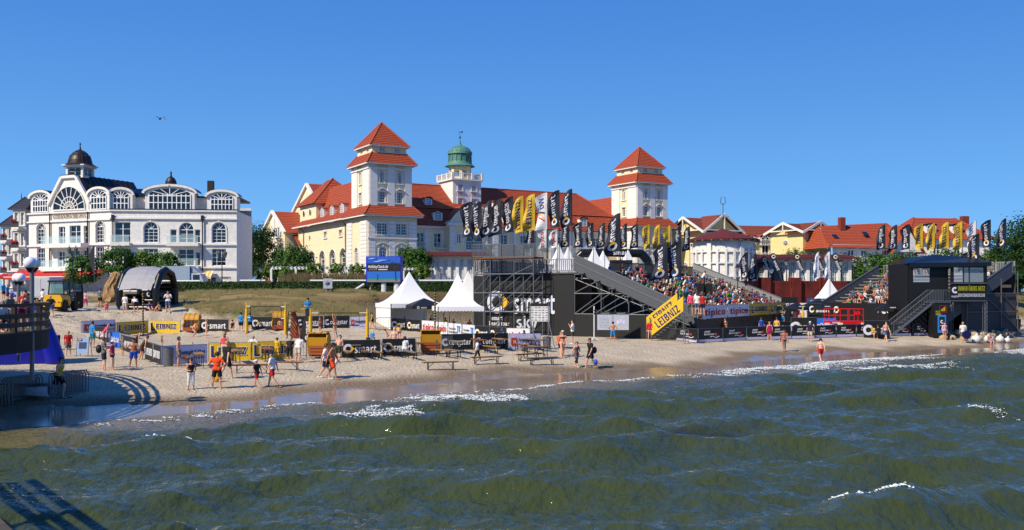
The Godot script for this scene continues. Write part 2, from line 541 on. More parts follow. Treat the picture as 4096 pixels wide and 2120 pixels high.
func sea():
	var us := []
	var ws := []
	for i in 236:
		us.append(-34.0 + i * 0.15)
	for i in 634:
		ws.append(-32.0 + i * 0.15)
	var hgt := {}
	var shallow := Color(0.16, 0.13, 0.07)
	var deep := Color(0.043, 0.052, 0.014)
	var weed := Color(0.012, 0.014, 0.014)
	var hf := func(u: float, w: float, q: Vector2) -> float:
		return swell(u, w) + 0.1 * clampf(foam_at(u, w), 0, 1) * (0.5 + nz.get_noise_2d(u * 5.0, w * 5.0)) + 0.02
	var cf := func(u: float, w: float, q: Vector2, y: float) -> Color:
		var c := deep.lerp(shallow, smoothstep(-5.5, 0.5, u + bulge(w) + 2.0 * nf.get_noise_2d(u, w)))
		var p := sway(u, w)
		var k := smoothstep(0.25, 0.75, exp(-pow((p.x + 8.0) / 2.2, 2) - pow((p.y - 2.5) / 5.5, 2)) + 0.35 * nf.get_noise_2d(u * 1.5, w * 1.5))
		return c.lerp(weed, k * 0.75)
	var m := sheet(us, ws, hf, cf, func(_u, _w): return true)
	struct("sea", m, mat("sea_water", Color(1, 1, 1), 0.06, {"tint": 1, "normal": ntex("ripple", 0.012, 0.0, 12.0, 512, 2), "scale": 0.42, "sharp": 10.0, "nscale": 1.0, "spec": 0.45}))
	var b := MB.new()
	var rim := [unshore(-34, -32), unshore(-34, 62.95), unshore(1.25, 62.95), unshore(1.25, -32)]
	var far := [unshore(-2500, -2500), unshore(-2500, 2500), unshore(1.25, 2500), unshore(1.25, -2500)]
	for k in [0, 1, 3]:
		var a: Vector2 = rim[k]
		var c: Vector2 = rim[(k + 1) % 4]
		var d: Vector2 = far[(k + 1) % 4]
		var e: Vector2 = far[k]
		b.quad_out(Vector3(a.x, 0.02, -a.y), Vector3(c.x, 0.02, -c.y), Vector3(d.x, 0.02, -d.y), Vector3(e.x, 0.02, -e.y), Vector3.UP)
	struct("open_sea", b.mesh(), mat("open_sea_water", Color(0.2, 0.24, 0.11), 0.12, {"normal": ntex("ripple2", 0.02, 0.0, 8.0, 256, 2), "scale": 0.2}))
	var fb := MB.new()
	var fine := 0.055
	for bk in BREAK:
		var u: float = bk[0] - bk[2] * 2.2 - 0.5
		while u < bk[0] + bk[2] * 2.2 + 0.5:
			var w: float = bk[1] - bk[3]
			while w < bk[1] + bk[3]:
				var Q := func(a: float, c: float) -> Vector2:
					return unshore(a, c) if bk[5] == 0 else Vector2(0.985 * c - 0.17 * a, 40.0 + 0.985 * a + 0.17 * c)
				var q: Vector2 = Q.call(u, w)
				var sh := shore(q.x, q.y)
				var f := foam_at(sh.x, sh.y)
				if f > 0.05 and sh.x < 1.2:
					var lace := 0.45 + 0.8 * nz.get_noise_2d(q.x * 0.8, q.y * 1.6) + 0.7 * absf(nz.get_noise_2d(q.x * 2.4 + 9.0, q.y * 3.4)) + 0.5 * nz.get_noise_2d(q.x * 6.0, q.y * 8.0)
					if lace < f:
						var y := swell(sh.x, sh.y) + 0.1 * clampf(f, 0, 1) * (0.5 + nz.get_noise_2d(sh.x * 5.0, sh.y * 5.0)) + 0.04
						var y2 := y + 0.06 * nz.get_noise_2d(u * 11.0, w * 11.0)
						var y3 := y + 0.06 * nz.get_noise_2d(u * 11.0 + 5.0, w * 11.0)
						var q2: Vector2 = Q.call(u + fine, w)
						var q3: Vector2 = Q.call(u + fine, w + fine)
						var q4: Vector2 = Q.call(u, w + fine)
						fb.quad_out(Vector3(q.x, y, -q.y), Vector3(q2.x, y2, -q2.y), Vector3(q3.x, y3, -q3.y), Vector3(q4.x, y, -q4.y), Vector3.UP)
				w += fine
			u += fine
	var fo := part(self, "sea_foam", fb.mesh(), mat("foam", Color(0.86, 0.88, 0.87), 0.8))
	tag(fo, "white foam on breaking waves and along the waterline", "foam", "", "stuff")
# people
const POSES := {
	"stand": {"lean": 0, "hip": 0.93, "arms": [[Vector3(0.06, -0.29, -0.03), Vector3(0.07, -0.54, 0.05)], [Vector3(-0.06, -0.29, -0.03), Vector3(-0.07, -0.54, 0.05)]], "legs": [[Vector3(0.03, -0.43, 0.02), Vector3(0.05, -0.84, -0.01)], [Vector3(-0.03, -0.43, 0.02), Vector3(-0.05, -0.84, -0.01)]]},
	"stride": {"lean": 4, "hip": 0.92, "arms": [[Vector3(0.06, -0.28, 0.08), Vector3(0.06, -0.49, 0.22)], [Vector3(-0.06, -0.28, -0.12), Vector3(-0.07, -0.52, -0.16)]], "legs": [[Vector3(0.01, -0.42, -0.06), Vector3(0.02, -0.77, -0.31)], [Vector3(-0.01, -0.41, 0.16), Vector3(-0.02, -0.83, 0.25)]]},
	"akimbo": {"lean": 0, "hip": 0.93, "arms": [[Vector3(0.2, -0.22, -0.08), Vector3(0.0, -0.4, 0.04)], [Vector3(-0.2, -0.22, -0.08), Vector3(-0.0, -0.4, 0.04)]], "legs": [[Vector3(0.07, -0.43, 0.02), Vector3(0.13, -0.84, -0.01)], [Vector3(-0.05, -0.43, 0.02), Vector3(-0.08, -0.84, -0.01)]]},
	"crossed": {"lean": 0, "hip": 0.93, "arms": [[Vector3(0.07, -0.26, 0.06), Vector3(-0.14, -0.24, 0.2)], [Vector3(-0.07, -0.27, 0.06), Vector3(0.14, -0.2, 0.2)]], "legs": [[Vector3(0.03, -0.43, 0.02), Vector3(0.05, -0.84, -0.01)], [Vector3(-0.04, -0.43, 0.03), Vector3(-0.08, -0.84, 0.03)]]},
	"lean": {"lean": 34, "hip": 0.91, "arms": [[Vector3(0.05, -0.26, 0.12), Vector3(0.0, -0.2, 0.36)], [Vector3(-0.05, -0.26, 0.12), Vector3(0.02, -0.2, 0.36)]], "legs": [[Vector3(0.03, -0.42, 0.06), Vector3(0.05, -0.82, 0.0)], [Vector3(-0.03, -0.41, -0.05), Vector3(-0.05, -0.8, -0.2)]]},
	"read": {"lean": 5, "hip": 0.93, "arms": [[Vector3(0.05, -0.29, 0.0), Vector3(-0.06, -0.3, 0.24)], [Vector3(-0.05, -0.29, 0.0), Vector3(0.06, -0.28, 0.24)]], "legs": [[Vector3(0.03, -0.43, 0.02), Vector3(0.06, -0.84, -0.01)], [Vector3(-0.03, -0.43, 0.02), Vector3(-0.06, -0.84, -0.01)]]},
	"photo": {"lean": -2, "hip": 0.93, "arms": [[Vector3(0.12, -0.22, 0.12), Vector3(-0.08, -0.02, 0.24)], [Vector3(-0.12, -0.22, 0.12), Vector3(0.1, -0.02, 0.24)]], "legs": [[Vector3(0.03, -0.43, 0.02), Vector3(0.05, -0.84, -0.01)], [Vector3(-0.03, -0.43, 0.02), Vector3(-0.05, -0.84, -0.01)]]},
	"run": {"lean": 10, "hip": 0.93, "arms": [[Vector3(0.07, -0.24, -0.16), Vector3(0.06, -0.42, 0.04)], [Vector3(-0.07, -0.25, 0.06), Vector3(0.0, -0.3, 0.3)]], "legs": [[Vector3(0.0, -0.38, 0.2), Vector3(0.0, -0.78, 0.12)], [Vector3(0.0, -0.4, -0.14), Vector3(0.0, -0.58, -0.5)]]},
	"spike": {"lean": -4, "hip": 0.93, "arms": [[Vector3(0.08, 0.27, 0.06), Vector3(0.06, 0.52, 0.1)], [Vector3(-0.14, -0.18, 0.14), Vector3(-0.12, -0.06, 0.36)]], "legs": [[Vector3(0.05, -0.43, 0.04), Vector3(0.07, -0.83, -0.08)], [Vector3(-0.05, -0.43, 0.04), Vector3(-0.07, -0.82, -0.1)]]},
	"ready": {"lean": 40, "hip": 0.74, "arms": [[Vector3(0.1, -0.25, 0.1), Vector3(0.02, -0.4, 0.28)], [Vector3(-0.1, -0.25, 0.1), Vector3(-0.02, -0.4, 0.28)]], "legs": [[Vector3(0.12, -0.32, 0.28), Vector3(0.16, -0.66, 0.02)], [Vector3(-0.12, -0.32, 0.28), Vector3(-0.16, -0.66, 0.02)]]},
	"sit": {"lean": 10, "hip": 0.52, "arms": [[Vector3(0.06, -0.27, 0.07), Vector3(0.0, -0.4, 0.28)], [Vector3(-0.06, -0.27, 0.07), Vector3(-0.0, -0.4, 0.28)]], "legs": [[Vector3(0.05, 0.02, 0.42), Vector3(0.06, -0.41, 0.42)], [Vector3(-0.05, 0.02, 0.42), Vector3(-0.07, -0.41, 0.36)]]},
	"sitlean": {"lean": 28, "hip": 0.52, "arms": [[Vector3(0.08, -0.26, 0.1), Vector3(-0.04, -0.3, 0.32)], [Vector3(-0.08, -0.26, 0.1), Vector3(0.03, -0.3, 0.32)]], "legs": [[Vector3(0.09, 0.02, 0.42), Vector3(0.12, -0.41, 0.45)], [Vector3(-0.08, 0.02, 0.41), Vector3(-0.1, -0.41, 0.4)]]},
	"sitshade": {"lean": 4, "hip": 0.52, "arms": [[Vector3(0.14, -0.18, 0.14), Vector3(0.0, 0.1, 0.22)], [Vector3(-0.06, -0.27, 0.07), Vector3(-0.0, -0.4, 0.28)]], "legs": [[Vector3(0.05, 0.02, 0.42), Vector3(0.03, -0.41, 0.5)], [Vector3(-0.05, 0.02, 0.42), Vector3(-0.04, -0.41, 0.42)]]},
	"floor": {"lean": 16, "hip": 0.14, "arms": [[Vector3(0.08, -0.22, 0.16), Vector3(0.0, -0.2, 0.4)], [Vector3(-0.08, -0.22, 0.16), Vector3(0.0, -0.22, 0.4)]], "legs": [[Vector3(0.08, 0.32, 0.3), Vector3(0.08, -0.05, 0.5)], [Vector3(-0.08, 0.3, 0.32), Vector3(-0.1, -0.05, 0.55)]]},
	"stoop": {"lean": 62, "hip": 0.92, "arms": [[Vector3(0.04, -0.1, 0.26), Vector3(0.02, -0.16, 0.5)], [Vector3(-0.04, -0.1, 0.26), Vector3(-0.02, -0.18, 0.5)]], "legs": [[Vector3(0.04, -0.42, 0.05), Vector3(0.06, -0.83, -0.04)], [Vector3(-0.04, -0.42, 0.02), Vector3(-0.06, -0.83, -0.1)]]}}
const CELL := 0.026
func pose(called: String) -> Dictionary:
	if meshes.has("pose_" + called):
		return meshes["pose_" + called]
	var o: Dictionary = POSES[called]
	var hip := Vector3(0, o.hip, 0)
	var tb := Basis(Vector3.RIGHT, deg_to_rad(o.lean))
	var T := func(x: float, y: float, z: float) -> Vector3: return hip + tb * Vector3(x, y, z)
	var hb := Basis(Vector3.RIGHT, deg_to_rad(o.lean * 0.45))
	var nk: Vector3 = T.call(0, 0.5, 0)
	var hc := nk + hb * Vector3(0, 0.16, 0.02)
	var bones := [
		[T.call(-0.085, 0.36, 0), T.call(0.085, 0.36, 0), 0.1, 0.1, 0], [T.call(-0.055, 0.2, 0), T.call(0.055, 0.2, 0), 0.094, 0.094, 0],
		[T.call(0, 0.06, 0), T.call(0, 0.42, 0), 0.1, 0.1, 0], [T.call(-0.09, 0.0, 0), T.call(0.09, 0.0, 0), 0.105, 0.105, 5],
		[T.call(-0.17, 0.45, 0), T.call(0.17, 0.45, 0), 0.055, 0.055, 0], [T.call(0, 0.45, 0), nk + hb * Vector3(0, 0.08, 0.0), 0.056, 0.052, 9],
		[hc + hb * Vector3(0, -0.02, 0), hc + hb * Vector3(0, 0.035, -0.005), 0.082, 0.09, 1], [hc + hb * Vector3(0, -0.07, 0.035), hc + hb * Vector3(0, -0.04, 0.03), 0.05, 0.055, 1],
		[hc + hb * Vector3(0, -0.005, 0.085), hc + hb * Vector3(0, -0.03, 0.105), 0.012, 0.016, 1], [hc + hb * Vector3(0.085, -0.02, 0), hc + hb * Vector3(0.088, 0.01, -0.01), 0.016, 0.018, 1], [hc + hb * Vector3(-0.085, -0.02, 0), hc + hb * Vector3(-0.088, 0.01, -0.01), 0.016, 0.018, 1]]
	var palms := []
	for s in 2:
		var sg := 1.0 if s == 0 else -1.0
		var sh: Vector3 = T.call(0.185 * sg, 0.44, 0)
		var el: Vector3 = sh + tb * o.arms[s][0]
		var wr: Vector3 = sh + tb * o.arms[s][1]
		var hd := (wr - el).normalized()
		bones.append([sh, el, 0.052, 0.04, 2]); bones.append([el, wr, 0.04, 0.027, 3]); bones.append([wr, wr + hd * 0.075, 0.026, 0.03, 4])
		palms.append([wr + hd * 0.075, hd, sg])
		var hp: Vector3 = hip + Vector3(0.09 * sg, -0.02, 0)
		var kn: Vector3 = hp + o.legs[s][0]
		var an: Vector3 = hp + o.legs[s][1]
		bones.append([hp, kn, 0.09, 0.058, 6]); bones.append([kn, an, 0.054, 0.036, 7])
		bones.append([kn.lerp(an, 0.3) + Vector3(0, 0, -0.018), kn.lerp(an, 0.5), 0.05, 0.04, 7])
		var fw := Vector3(0.02 * sg, 0, 1)
		var sole := maxf(an.y - 0.06, 0.02)
		bones.append([Vector3(an.x, sole, an.z) - fw * 0.04, Vector3(an.x, maxf(sole - 0.01, 0.02), an.z) + fw * 0.16, 0.036, 0.03, 8])
	var lo := Vector3.INF
	var hi := -Vector3.INF
	for b in bones:
		var r: float = maxf(b[2], b[3]) + 0.06
		lo = lo.min(b[0] - Vector3.ONE * r).min(b[1] - Vector3.ONE * r)
		hi = hi.max(b[0] + Vector3.ONE * r).max(b[1] + Vector3.ONE * r)
	var nx := int((hi.x - lo.x) / CELL) + 2
	var ny := int((hi.y - lo.y) / CELL) + 2
	var nzz := int((hi.z - lo.z) / CELL) + 2
	var f := PackedFloat32Array()
	f.resize(nx * ny * nzz); f.fill(1.0)
	var raw := f.duplicate()
	var tt := f.duplicate()
	var id := PackedByteArray()
	id.resize(nx * ny * nzz)
	for b in bones:
		var A: Vector3 = b[0]
		var D: Vector3 = b[1] - b[0]
		var L2 := maxf(D.length_squared(), 0.000001)
		var r0: float = b[2]
		var r1: float = b[3]
		var bid: int = b[4]
		var q := Vector3.ONE * (maxf(r0, r1) + 0.055)
		var l: Vector3 = (A.min(b[1]) - q - lo) / CELL
		var h: Vector3 = (A.max(b[1]) + q - lo) / CELL
		for i in range(int(l.x), mini(int(h.x) + 1, nx)):
			for j in range(int(l.y), mini(int(h.y) + 1, ny)):
				var row := (i * ny + j) * nzz
				for k in range(int(l.z), mini(int(h.z) + 1, nzz)):
					var p := lo + Vector3(i, j, k) * CELL - A
					var t := clampf(p.dot(D) / L2, 0.0, 1.0)
					var d := (p - D * t).length() - (r0 + (r1 - r0) * t)
					var e := f[row + k]
					if e < 1.0:
						var g := clampf(0.5 + 0.5 * (e - d) / 0.03, 0.0, 1.0)
						f[row + k] = e + (d - e) * g - 0.03 * g * (1.0 - g)
					else:
						f[row + k] = d
					if d < raw[row + k]:
						raw[row + k] = d; id[row + k] = bid; tt[row + k] = t
	var v := PackedVector3Array()
	var vid := PackedByteArray()
	var vt := PackedFloat32Array()
	var where := PackedInt32Array()
	where.resize(nx * ny * nzz); where.fill(-1)
	var sx := ny * nzz
	var corner := [0, 1, nzz, nzz + 1, sx, sx + 1, sx + nzz, sx + nzz + 1]
	var edges := [[0, 1], [2, 3], [4, 5], [6, 7], [0, 2], [1, 3], [4, 6], [5, 7], [0, 4], [1, 5], [2, 6], [3, 7]]
	var off := [Vector3(0, 0, 0), Vector3(0, 0, 1), Vector3(0, 1, 0), Vector3(0, 1, 1), Vector3(1, 0, 0), Vector3(1, 0, 1), Vector3(1, 1, 0), Vector3(1, 1, 1)]
	for i in nx - 1:
		for j in ny - 1:
			for k in nzz - 1:
				var c := i * sx + j * nzz + k
				if f[c] > 0.06 or f[c] < -0.06:
					continue
				var neg := 0
				for m in 8:
					if f[c + corner[m]] < 0.0:
						neg += 1
				if neg == 0 or neg == 8:
					continue
				var sum := Vector3.ZERO
				var cnt := 0
				for e in edges:
					var a := f[c + corner[e[0]]]
					var b2 := f[c + corner[e[1]]]
					if (a < 0.0) != (b2 < 0.0):
						sum += off[e[0]].lerp(off[e[1]], a / (a - b2)); cnt += 1
				where[c] = v.size()
				v.append(lo + (Vector3(i, j, k) + sum / cnt) * CELL)
				vid.append(id[c]); vt.append(tt[c])
	var tris := PackedInt32Array()
	for i in range(1, nx - 1):
		for j in range(1, ny - 1):
			for k in range(1, nzz - 1):
				var c := i * sx + j * nzz + k
				if f[c] > 0.06 or f[c] < -0.06:
					continue
				for ax in [[1, nzz, sx], [nzz, sx, 1], [sx, 1, nzz]]:
					var a := f[c] < 0.0
					if a != (f[c + ax[0]] < 0.0):
						var q0 := where[c]
						var q1 := where[c - ax[1]]
						var q2 := where[c - ax[1] - ax[2]]
						var q3 := where[c - ax[2]]
						if q0 < 0 or q1 < 0 or q2 < 0 or q3 < 0:
							continue
						if a:
							tris.append_array([q0, q1, q2, q0, q2, q3])
						else:
							tris.append_array([q0, q2, q1, q0, q3, q2])
	var n := PackedVector3Array()
	n.resize(v.size())
	for i in range(0, tris.size(), 3):
		var m := (v[tris[i + 2]] - v[tris[i]]).cross(v[tris[i + 1]] - v[tris[i]])
		n[tris[i]] += m; n[tris[i + 1]] += m; n[tris[i + 2]] += m
	for i in n.size():
		n[i] = n[i].normalized()
	var r := {"v": v, "n": n, "id": vid, "t": vt, "tris": tris, "hip": hip, "up": tb.y, "head": hc, "hb": hb, "palms": palms}
	meshes["pose_" + called] = r
	return r
func in_wear(p: Dictionary, i: int, wear: String) -> bool:
	var k: int = p.id[i]
	var q: Vector3 = p.v[i]
	var s: float = (q - p.hip).dot(p.up)
	match wear:
		"shirt": return ((k == 0 or k == 5) and s > -0.06) or (k == 2 and p.t[i] < 0.72)
		"sweater": return ((k == 0 or k == 5) and s > -0.09) or k == 2 or (k == 3 and p.t[i] < 0.9)
		"top": return (k == 0 or k == 5) and s > -0.05 and s < 0.46
		"bikini_top": return k == 0 and s > 0.27 and s < 0.385
		"crop_top": return k == 0 and s > 0.24 and s < 0.45
		"shorts": return (k == 5 and s < 0.05) or (k == 0 and s < 0.05) or (k == 6 and p.t[i] < 0.82)
		"short_shorts": return ((k == 5 or k == 0) and s < 0.05) or (k == 6 and p.t[i] < 0.34)
		"briefs": return ((k == 5 or k == 0) and s < 0.02) or (k == 6 and p.t[i] < 0.1)
		"trousers": return ((k == 5 or k == 0) and s < 0.05) or k == 6 or (k == 7 and p.t[i] < 0.92)
		"capri_trousers": return ((k == 5 or k == 0) and s < 0.05) or k == 6 or (k == 7 and p.t[i] < 0.55)
		"dress": return ((k == 0 or k == 5) and s < 0.44) or (k == 6 and p.t[i] < 0.75)
		"shoe": return k == 8 and q.x > 0.0
		"shoe2": return k == 8 and q.x <= 0.0
		"hair":
			if k != 1: return false
			var h: Vector3 = p.hb.inverse() * (q - p.head)
			return h.y > 0.055 - h.z * 0.2 or (h.z < 0.015 and h.y > -0.075)
		"hat":
			if k != 1: return false
			return (p.hb.inverse() * (q - p.head)).y > 0.04
	return true
func wear_mesh(pn: String, wear: String) -> ArrayMesh:
	var key := "wear_%s_%s" % [pn, wear]
	if meshes.has(key):
		return meshes[key]
	var p := pose(pn)
	var puff: float = {"shirt": 0.02, "sweater": 0.024, "top": 0.012, "bikini_top": 0.008, "crop_top": 0.009, "shorts": 0.018, "short_shorts": 0.012, "briefs": 0.007, "trousers": 0.016, "capri_trousers": 0.016, "dress": 0.02, "shoe": 0.012, "shoe2": 0.012, "hair": 0.016, "hat": 0.024}.get(wear, 0.0)
	var v: PackedVector3Array = p.v
	var n: PackedVector3Array = p.n
	var tr: PackedInt32Array = p.tris
	var ok := PackedByteArray()
	ok.resize(v.size())
	for i in v.size():
		ok[i] = 1 if wear == "body" or in_wear(p, i, wear) else 0
	var b := MB.new()
	for i in range(0, tr.size(), 3):
		var x := tr[i]
		var y := tr[i + 1]
		var z := tr[i + 2]
		if ok[x] and ok[y] and ok[z]:
			var fl := [puff, puff, puff]
			if wear in ["shorts", "dress"]:
				for e in 3:
					if p.id[tr[i + e]] == 6: fl[e] = puff + 0.03 * p.t[tr[i + e]]
			b.v.append(v[x] + n[x] * fl[0]); b.v.append(v[y] + n[y] * fl[1]); b.v.append(v[z] + n[z] * fl[2])
			b.n.append(n[x]); b.n.append(n[y]); b.n.append(n[z])
	if wear == "body":
		for pl in p.palms:
			var dn: Vector3 = pl[1]
			var side := dn.cross(Vector3(0, 0, 1) if absf(dn.z) < 0.8 else Vector3.UP).normalized()
			var curl := side.cross(dn).normalized()
			for k in 4:
				var o: Vector3 = pl[0] + side * (k - 1.5) * 0.018
				var ln: float = [0.05, 0.062, 0.066, 0.056][k]
				var mid: Vector3 = o + dn * ln * 0.6 + curl * 0.008
				b.tube(o - dn * 0.02, mid, 0.01, 0.009, 5, false)
				b.tube(mid, mid + dn * ln * 0.5 + curl * 0.022, 0.009, 0.006, 5, true)
			var th: Vector3 = pl[0] - dn * 0.06 + side * 0.026
			b.tube(th, th + dn * 0.05 + side * 0.026, 0.011, 0.008, 5, true)
	if wear == "hat":
		b.tube(p.head + p.hb * Vector3(0, 0.05, 0.06), p.head + p.hb * Vector3(0, 0.04, 0.17), 0.07, 0.05, 8, true)
	meshes[key] = b.mesh()
	return meshes[key]
func face_mesh():
	if not meshes.has("eye"):
		var b := MB.new()
		b.ball(Vector3(0, 0.012, 0.08), Vector3(0.014, 0.009, 0.01), 6, 4)
		meshes["eye"] = b.mesh()
		b = MB.new()
		b.ball(Vector3(0, -0.058, 0.082), Vector3(0.024, 0.006, 0.008), 6, 4)
		meshes["mouth"] = b.mesh()
		b = MB.new()
		b.box(Vector3(0, 0.014, 0.094), Vector3(0.13, 0.036, 0.012))
		for s in [-1, 1]:
			b.box(Vector3(0.072 * s, 0.018, 0.045), Vector3(0.01, 0.01, 0.1))
		meshes["shades"] = b.mesh()
const HAIRS := {"dark": Color(0.1, 0.07, 0.05), "brown": Color(0.26, 0.16, 0.09), "blond": Color(0.66, 0.52, 0.32), "grey": Color(0.62, 0.6, 0.57), "red": Color(0.36, 0.12, 0.06), "white": Color(0.82, 0.81, 0.78)}
const DYE := {"white": Color(0.88, 0.88, 0.87), "black": Color(0.035, 0.035, 0.04), "red": Color(0.72, 0.07, 0.08), "orange": Color(0.95, 0.3, 0.06), "blue": Color(0.1, 0.27, 0.68), "navy": Color(0.06, 0.08, 0.2), "sky": Color(0.06, 0.52, 0.78), "yellow": Color(0.85, 0.7, 0.08), "grey": Color(0.4, 0.41, 0.42), "pink": Color(0.87, 0.27, 0.42), "rose": Color(0.86, 0.66, 0.72), "magenta": Color(0.62, 0.05, 0.33), "green": Color(0.1, 0.6, 0.28), "khaki": Color(0.48, 0.43, 0.32), "olive": Color(0.2, 0.22, 0.12), "brown": Color(0.3, 0.18, 0.1), "purple": Color(0.36, 0.2, 0.45), "denim": Color(0.22, 0.34, 0.5), "cream": Color(0.8, 0.76, 0.66), "mauve": Color(0.42, 0.34, 0.35), "teal": Color(0.08, 0.48, 0.5), "lime": Color(0.55, 0.85, 0.1)}
func cloth(c: String) -> StandardMaterial3D:
	return paint(DYE[c], 0.85)
func person(where: Vector3, size: float, pn: String, yaw: float, o: Dictionary, label: String, group := "", detailed := true) -> Node3D:
	var t := thing("person", label, "person", where, yaw, group)
	var k := size / 1.75
	t.scale = Vector3(k * o.get("wide", 1.0), k, k * o.get("wide", 1.0))
	var p := pose(pn)
	part(t, "body", wear_mesh(pn, "body"), skin(o.get("tone", 0)))
	if o.has("up"): part(t, o.up[0], wear_mesh(pn, o.up[0]), cloth(o.up[1]))
	if o.has("down"): part(t, o.down[0], wear_mesh(pn, o.down[0]), cloth(o.down[1]))
	if o.has("shoes"):
		part(t, "shoe", wear_mesh(pn, "shoe"), cloth(o.shoes)); part(t, "shoe", wear_mesh(pn, "shoe2"), cloth(o.shoes))
	if o.get("hair", "") != "": part(t, "hair", wear_mesh(pn, "hair"), paint(HAIRS[o.hair], 0.6))
	if o.has("hat"): part(t, "hat", wear_mesh(pn, "hat"), cloth(o.hat))
	var hb: Basis = p.hb
	if o.get("long", false):
		if not meshes.has("long_hair"):
			var b := MB.new()
			b.tube(Vector3(0, 0.02, -0.09), Vector3(0, -0.12, -0.11), 0.075, 0.07, 8)
			b.tube(Vector3(0, -0.1, -0.11), Vector3(0.01, -0.3, -0.1), 0.07, 0.025, 8)
			meshes["long_hair"] = b.mesh()
		part(t, "long_hair", meshes["long_hair"], paint(HAIRS[o.get("hair", "brown")], 0.6), p.head, hb)
	if detailed:
		face_mesh()
		for sg in [-1, 1]: part(t, "eye", meshes["eye"], paint(Color(0.12, 0.08, 0.06), 0.3), p.head + hb.x * 0.034 * sg, hb)
		part(t, "mouth", meshes["mouth"], paint(Color(0.45, 0.16, 0.14)), p.head, hb)
		if o.get("shades", false): part(t, "sunglasses", meshes["shades"], paint(Color(0.03, 0.03, 0.03), 0.2), p.head, hb)
	return t
func who(px: float, py: float, hpx: float, pn: String, yaw: float, o: Dictionary, label: String, group := "people on the beach") -> Node3D:
	var g := gp(px, py)
	return person(g - Vector3(0, 0.015, 0), clampf(hpx * -g.z / FO, 0.9, 2.0), pn, yaw, o, label, group)
# building kit
func white() -> StandardMaterial3D: return mat("white_render", Color(0.9, 0.89, 0.87), 0.85, {"tex": ntex("plaster", 0.02, 0.9, 1.0), "scale": 0.25})
func cream() -> StandardMaterial3D: return mat("cream_render", Color(0.93, 0.87, 0.72), 0.9, {"tex": ntex("plaster", 0.02, 0.9, 1.0), "scale": 0.25})
func tiles() -> StandardMaterial3D: return mat("red_roof_tile", Color(0.8, 0.35, 0.18), 0.75, {"tex": ntex("tilemix", 0.05, 0.5, 1.0, 256), "scale": 0.3})
func slate() -> StandardMaterial3D: return mat("dark_copper_sheet", Color(0.17, 0.12, 0.11), 0.45, {"metal": 0.2, "tex": ntex("soft", 0.02, 0.86, 1.0), "scale": 0.5})
func pane_mat() -> StandardMaterial3D: return mat("window_glass", Color(0.07, 0.09, 0.11), 0.06, {"spec": 0.65})
func sash() -> StandardMaterial3D: return mat("white_sash", Color(0.9, 0.9, 0.9), 0.5)
func steel() -> StandardMaterial3D: return mat("galvanised_steel", Color(0.46, 0.48, 0.5), 0.45, {"metal": 0.55, "tex": ntex("soft", 0.02, 0.86, 1.0), "scale": 1.5})
func ink() -> StandardMaterial3D: return mat("black_vinyl", Color(0.045, 0.048, 0.055), 0.6, {"tex": ntex("soft", 0.02, 0.86, 1.0), "scale": 0.7})
func navy() -> StandardMaterial3D: return mat("navy_cloth", Color(0.085, 0.1, 0.16), 0.75)
func holed(w: float, h: float, holes: Array, deep: float) -> ArrayMesh:
	var b := MB.new()
	var xs := [0.0, w]
	var ys := [0.0, h]
	for o in holes:
		xs.append_array([o[0], o[0] + o[2]]); ys.append_array([o[1], o[1] + o[3]])
	xs.sort(); ys.sort()
	for i in xs.size() - 1:
		for k in ys.size() - 1:
			if xs[i + 1] - xs[i] < 0.001 or ys[k + 1] - ys[k] < 0.001:
				continue
			var c := Vector2((xs[i] + xs[i + 1]) / 2, (ys[k] + ys[k + 1]) / 2)
			var open := false
			for o in holes:
				if c.x > o[0] and c.x < o[0] + o[2] and c.y > o[1] and c.y < o[1] + o[3]:
					open = true
			if not open:
				b.quad_out(V(xs[i], ys[k], 0), V(xs[i + 1], ys[k], 0), V(xs[i + 1], ys[k + 1], 0), V(xs[i], ys[k + 1], 0), V(0, 0, 1))
	for o in holes:
		var x0: float = o[0]
		var x1: float = o[0] + o[2]
		var y0: float = o[1]
		var y1: float = o[1] + o[3]
		var z := V(0, 0, -deep)
		var r := (x1 - x0) / 2
		var sp: float = y1 - r if o[4] else y1
		b.quad_out(V(x0, y0, 0), V(x1, y0, 0), V(x1, y0, 0) + z, V(x0, y0, 0) + z, Vector3.UP)
		b.quad_out(V(x0, y0, 0), V(x0, sp, 0), V(x0, sp, 0) + z, V(x0, y0, 0) + z, Vector3.RIGHT)
		b.quad_out(V(x1, y0, 0), V(x1, sp, 0), V(x1, sp, 0) + z, V(x1, y0, 0) + z, Vector3.LEFT)
		if o[4]:
			for i in 10:
				var a0 := PI * i / 10
				var a1 := PI * (i + 1) / 10
				var p0 := V((x0 + x1) / 2 + r * cos(a0), sp + r * sin(a0), 0)
				var p1 := V((x0 + x1) / 2 + r * cos(a1), sp + r * sin(a1), 0)
				b.quad_out(p0, p1, p1 + z, p0 + z, Vector3.DOWN)
				var cn := V(x1 if i < 5 else x0, y1, 0)
				if i < 5: b.tri(p0, p1, cn)
				else: b.tri(p0, p1, cn)
		else:
			b.quad_out(V(x0, y1, 0), V(x1, y1, 0), V(x1, y1, 0) + z, V(x0, y1, 0) + z, Vector3.DOWN)
	return b.mesh()
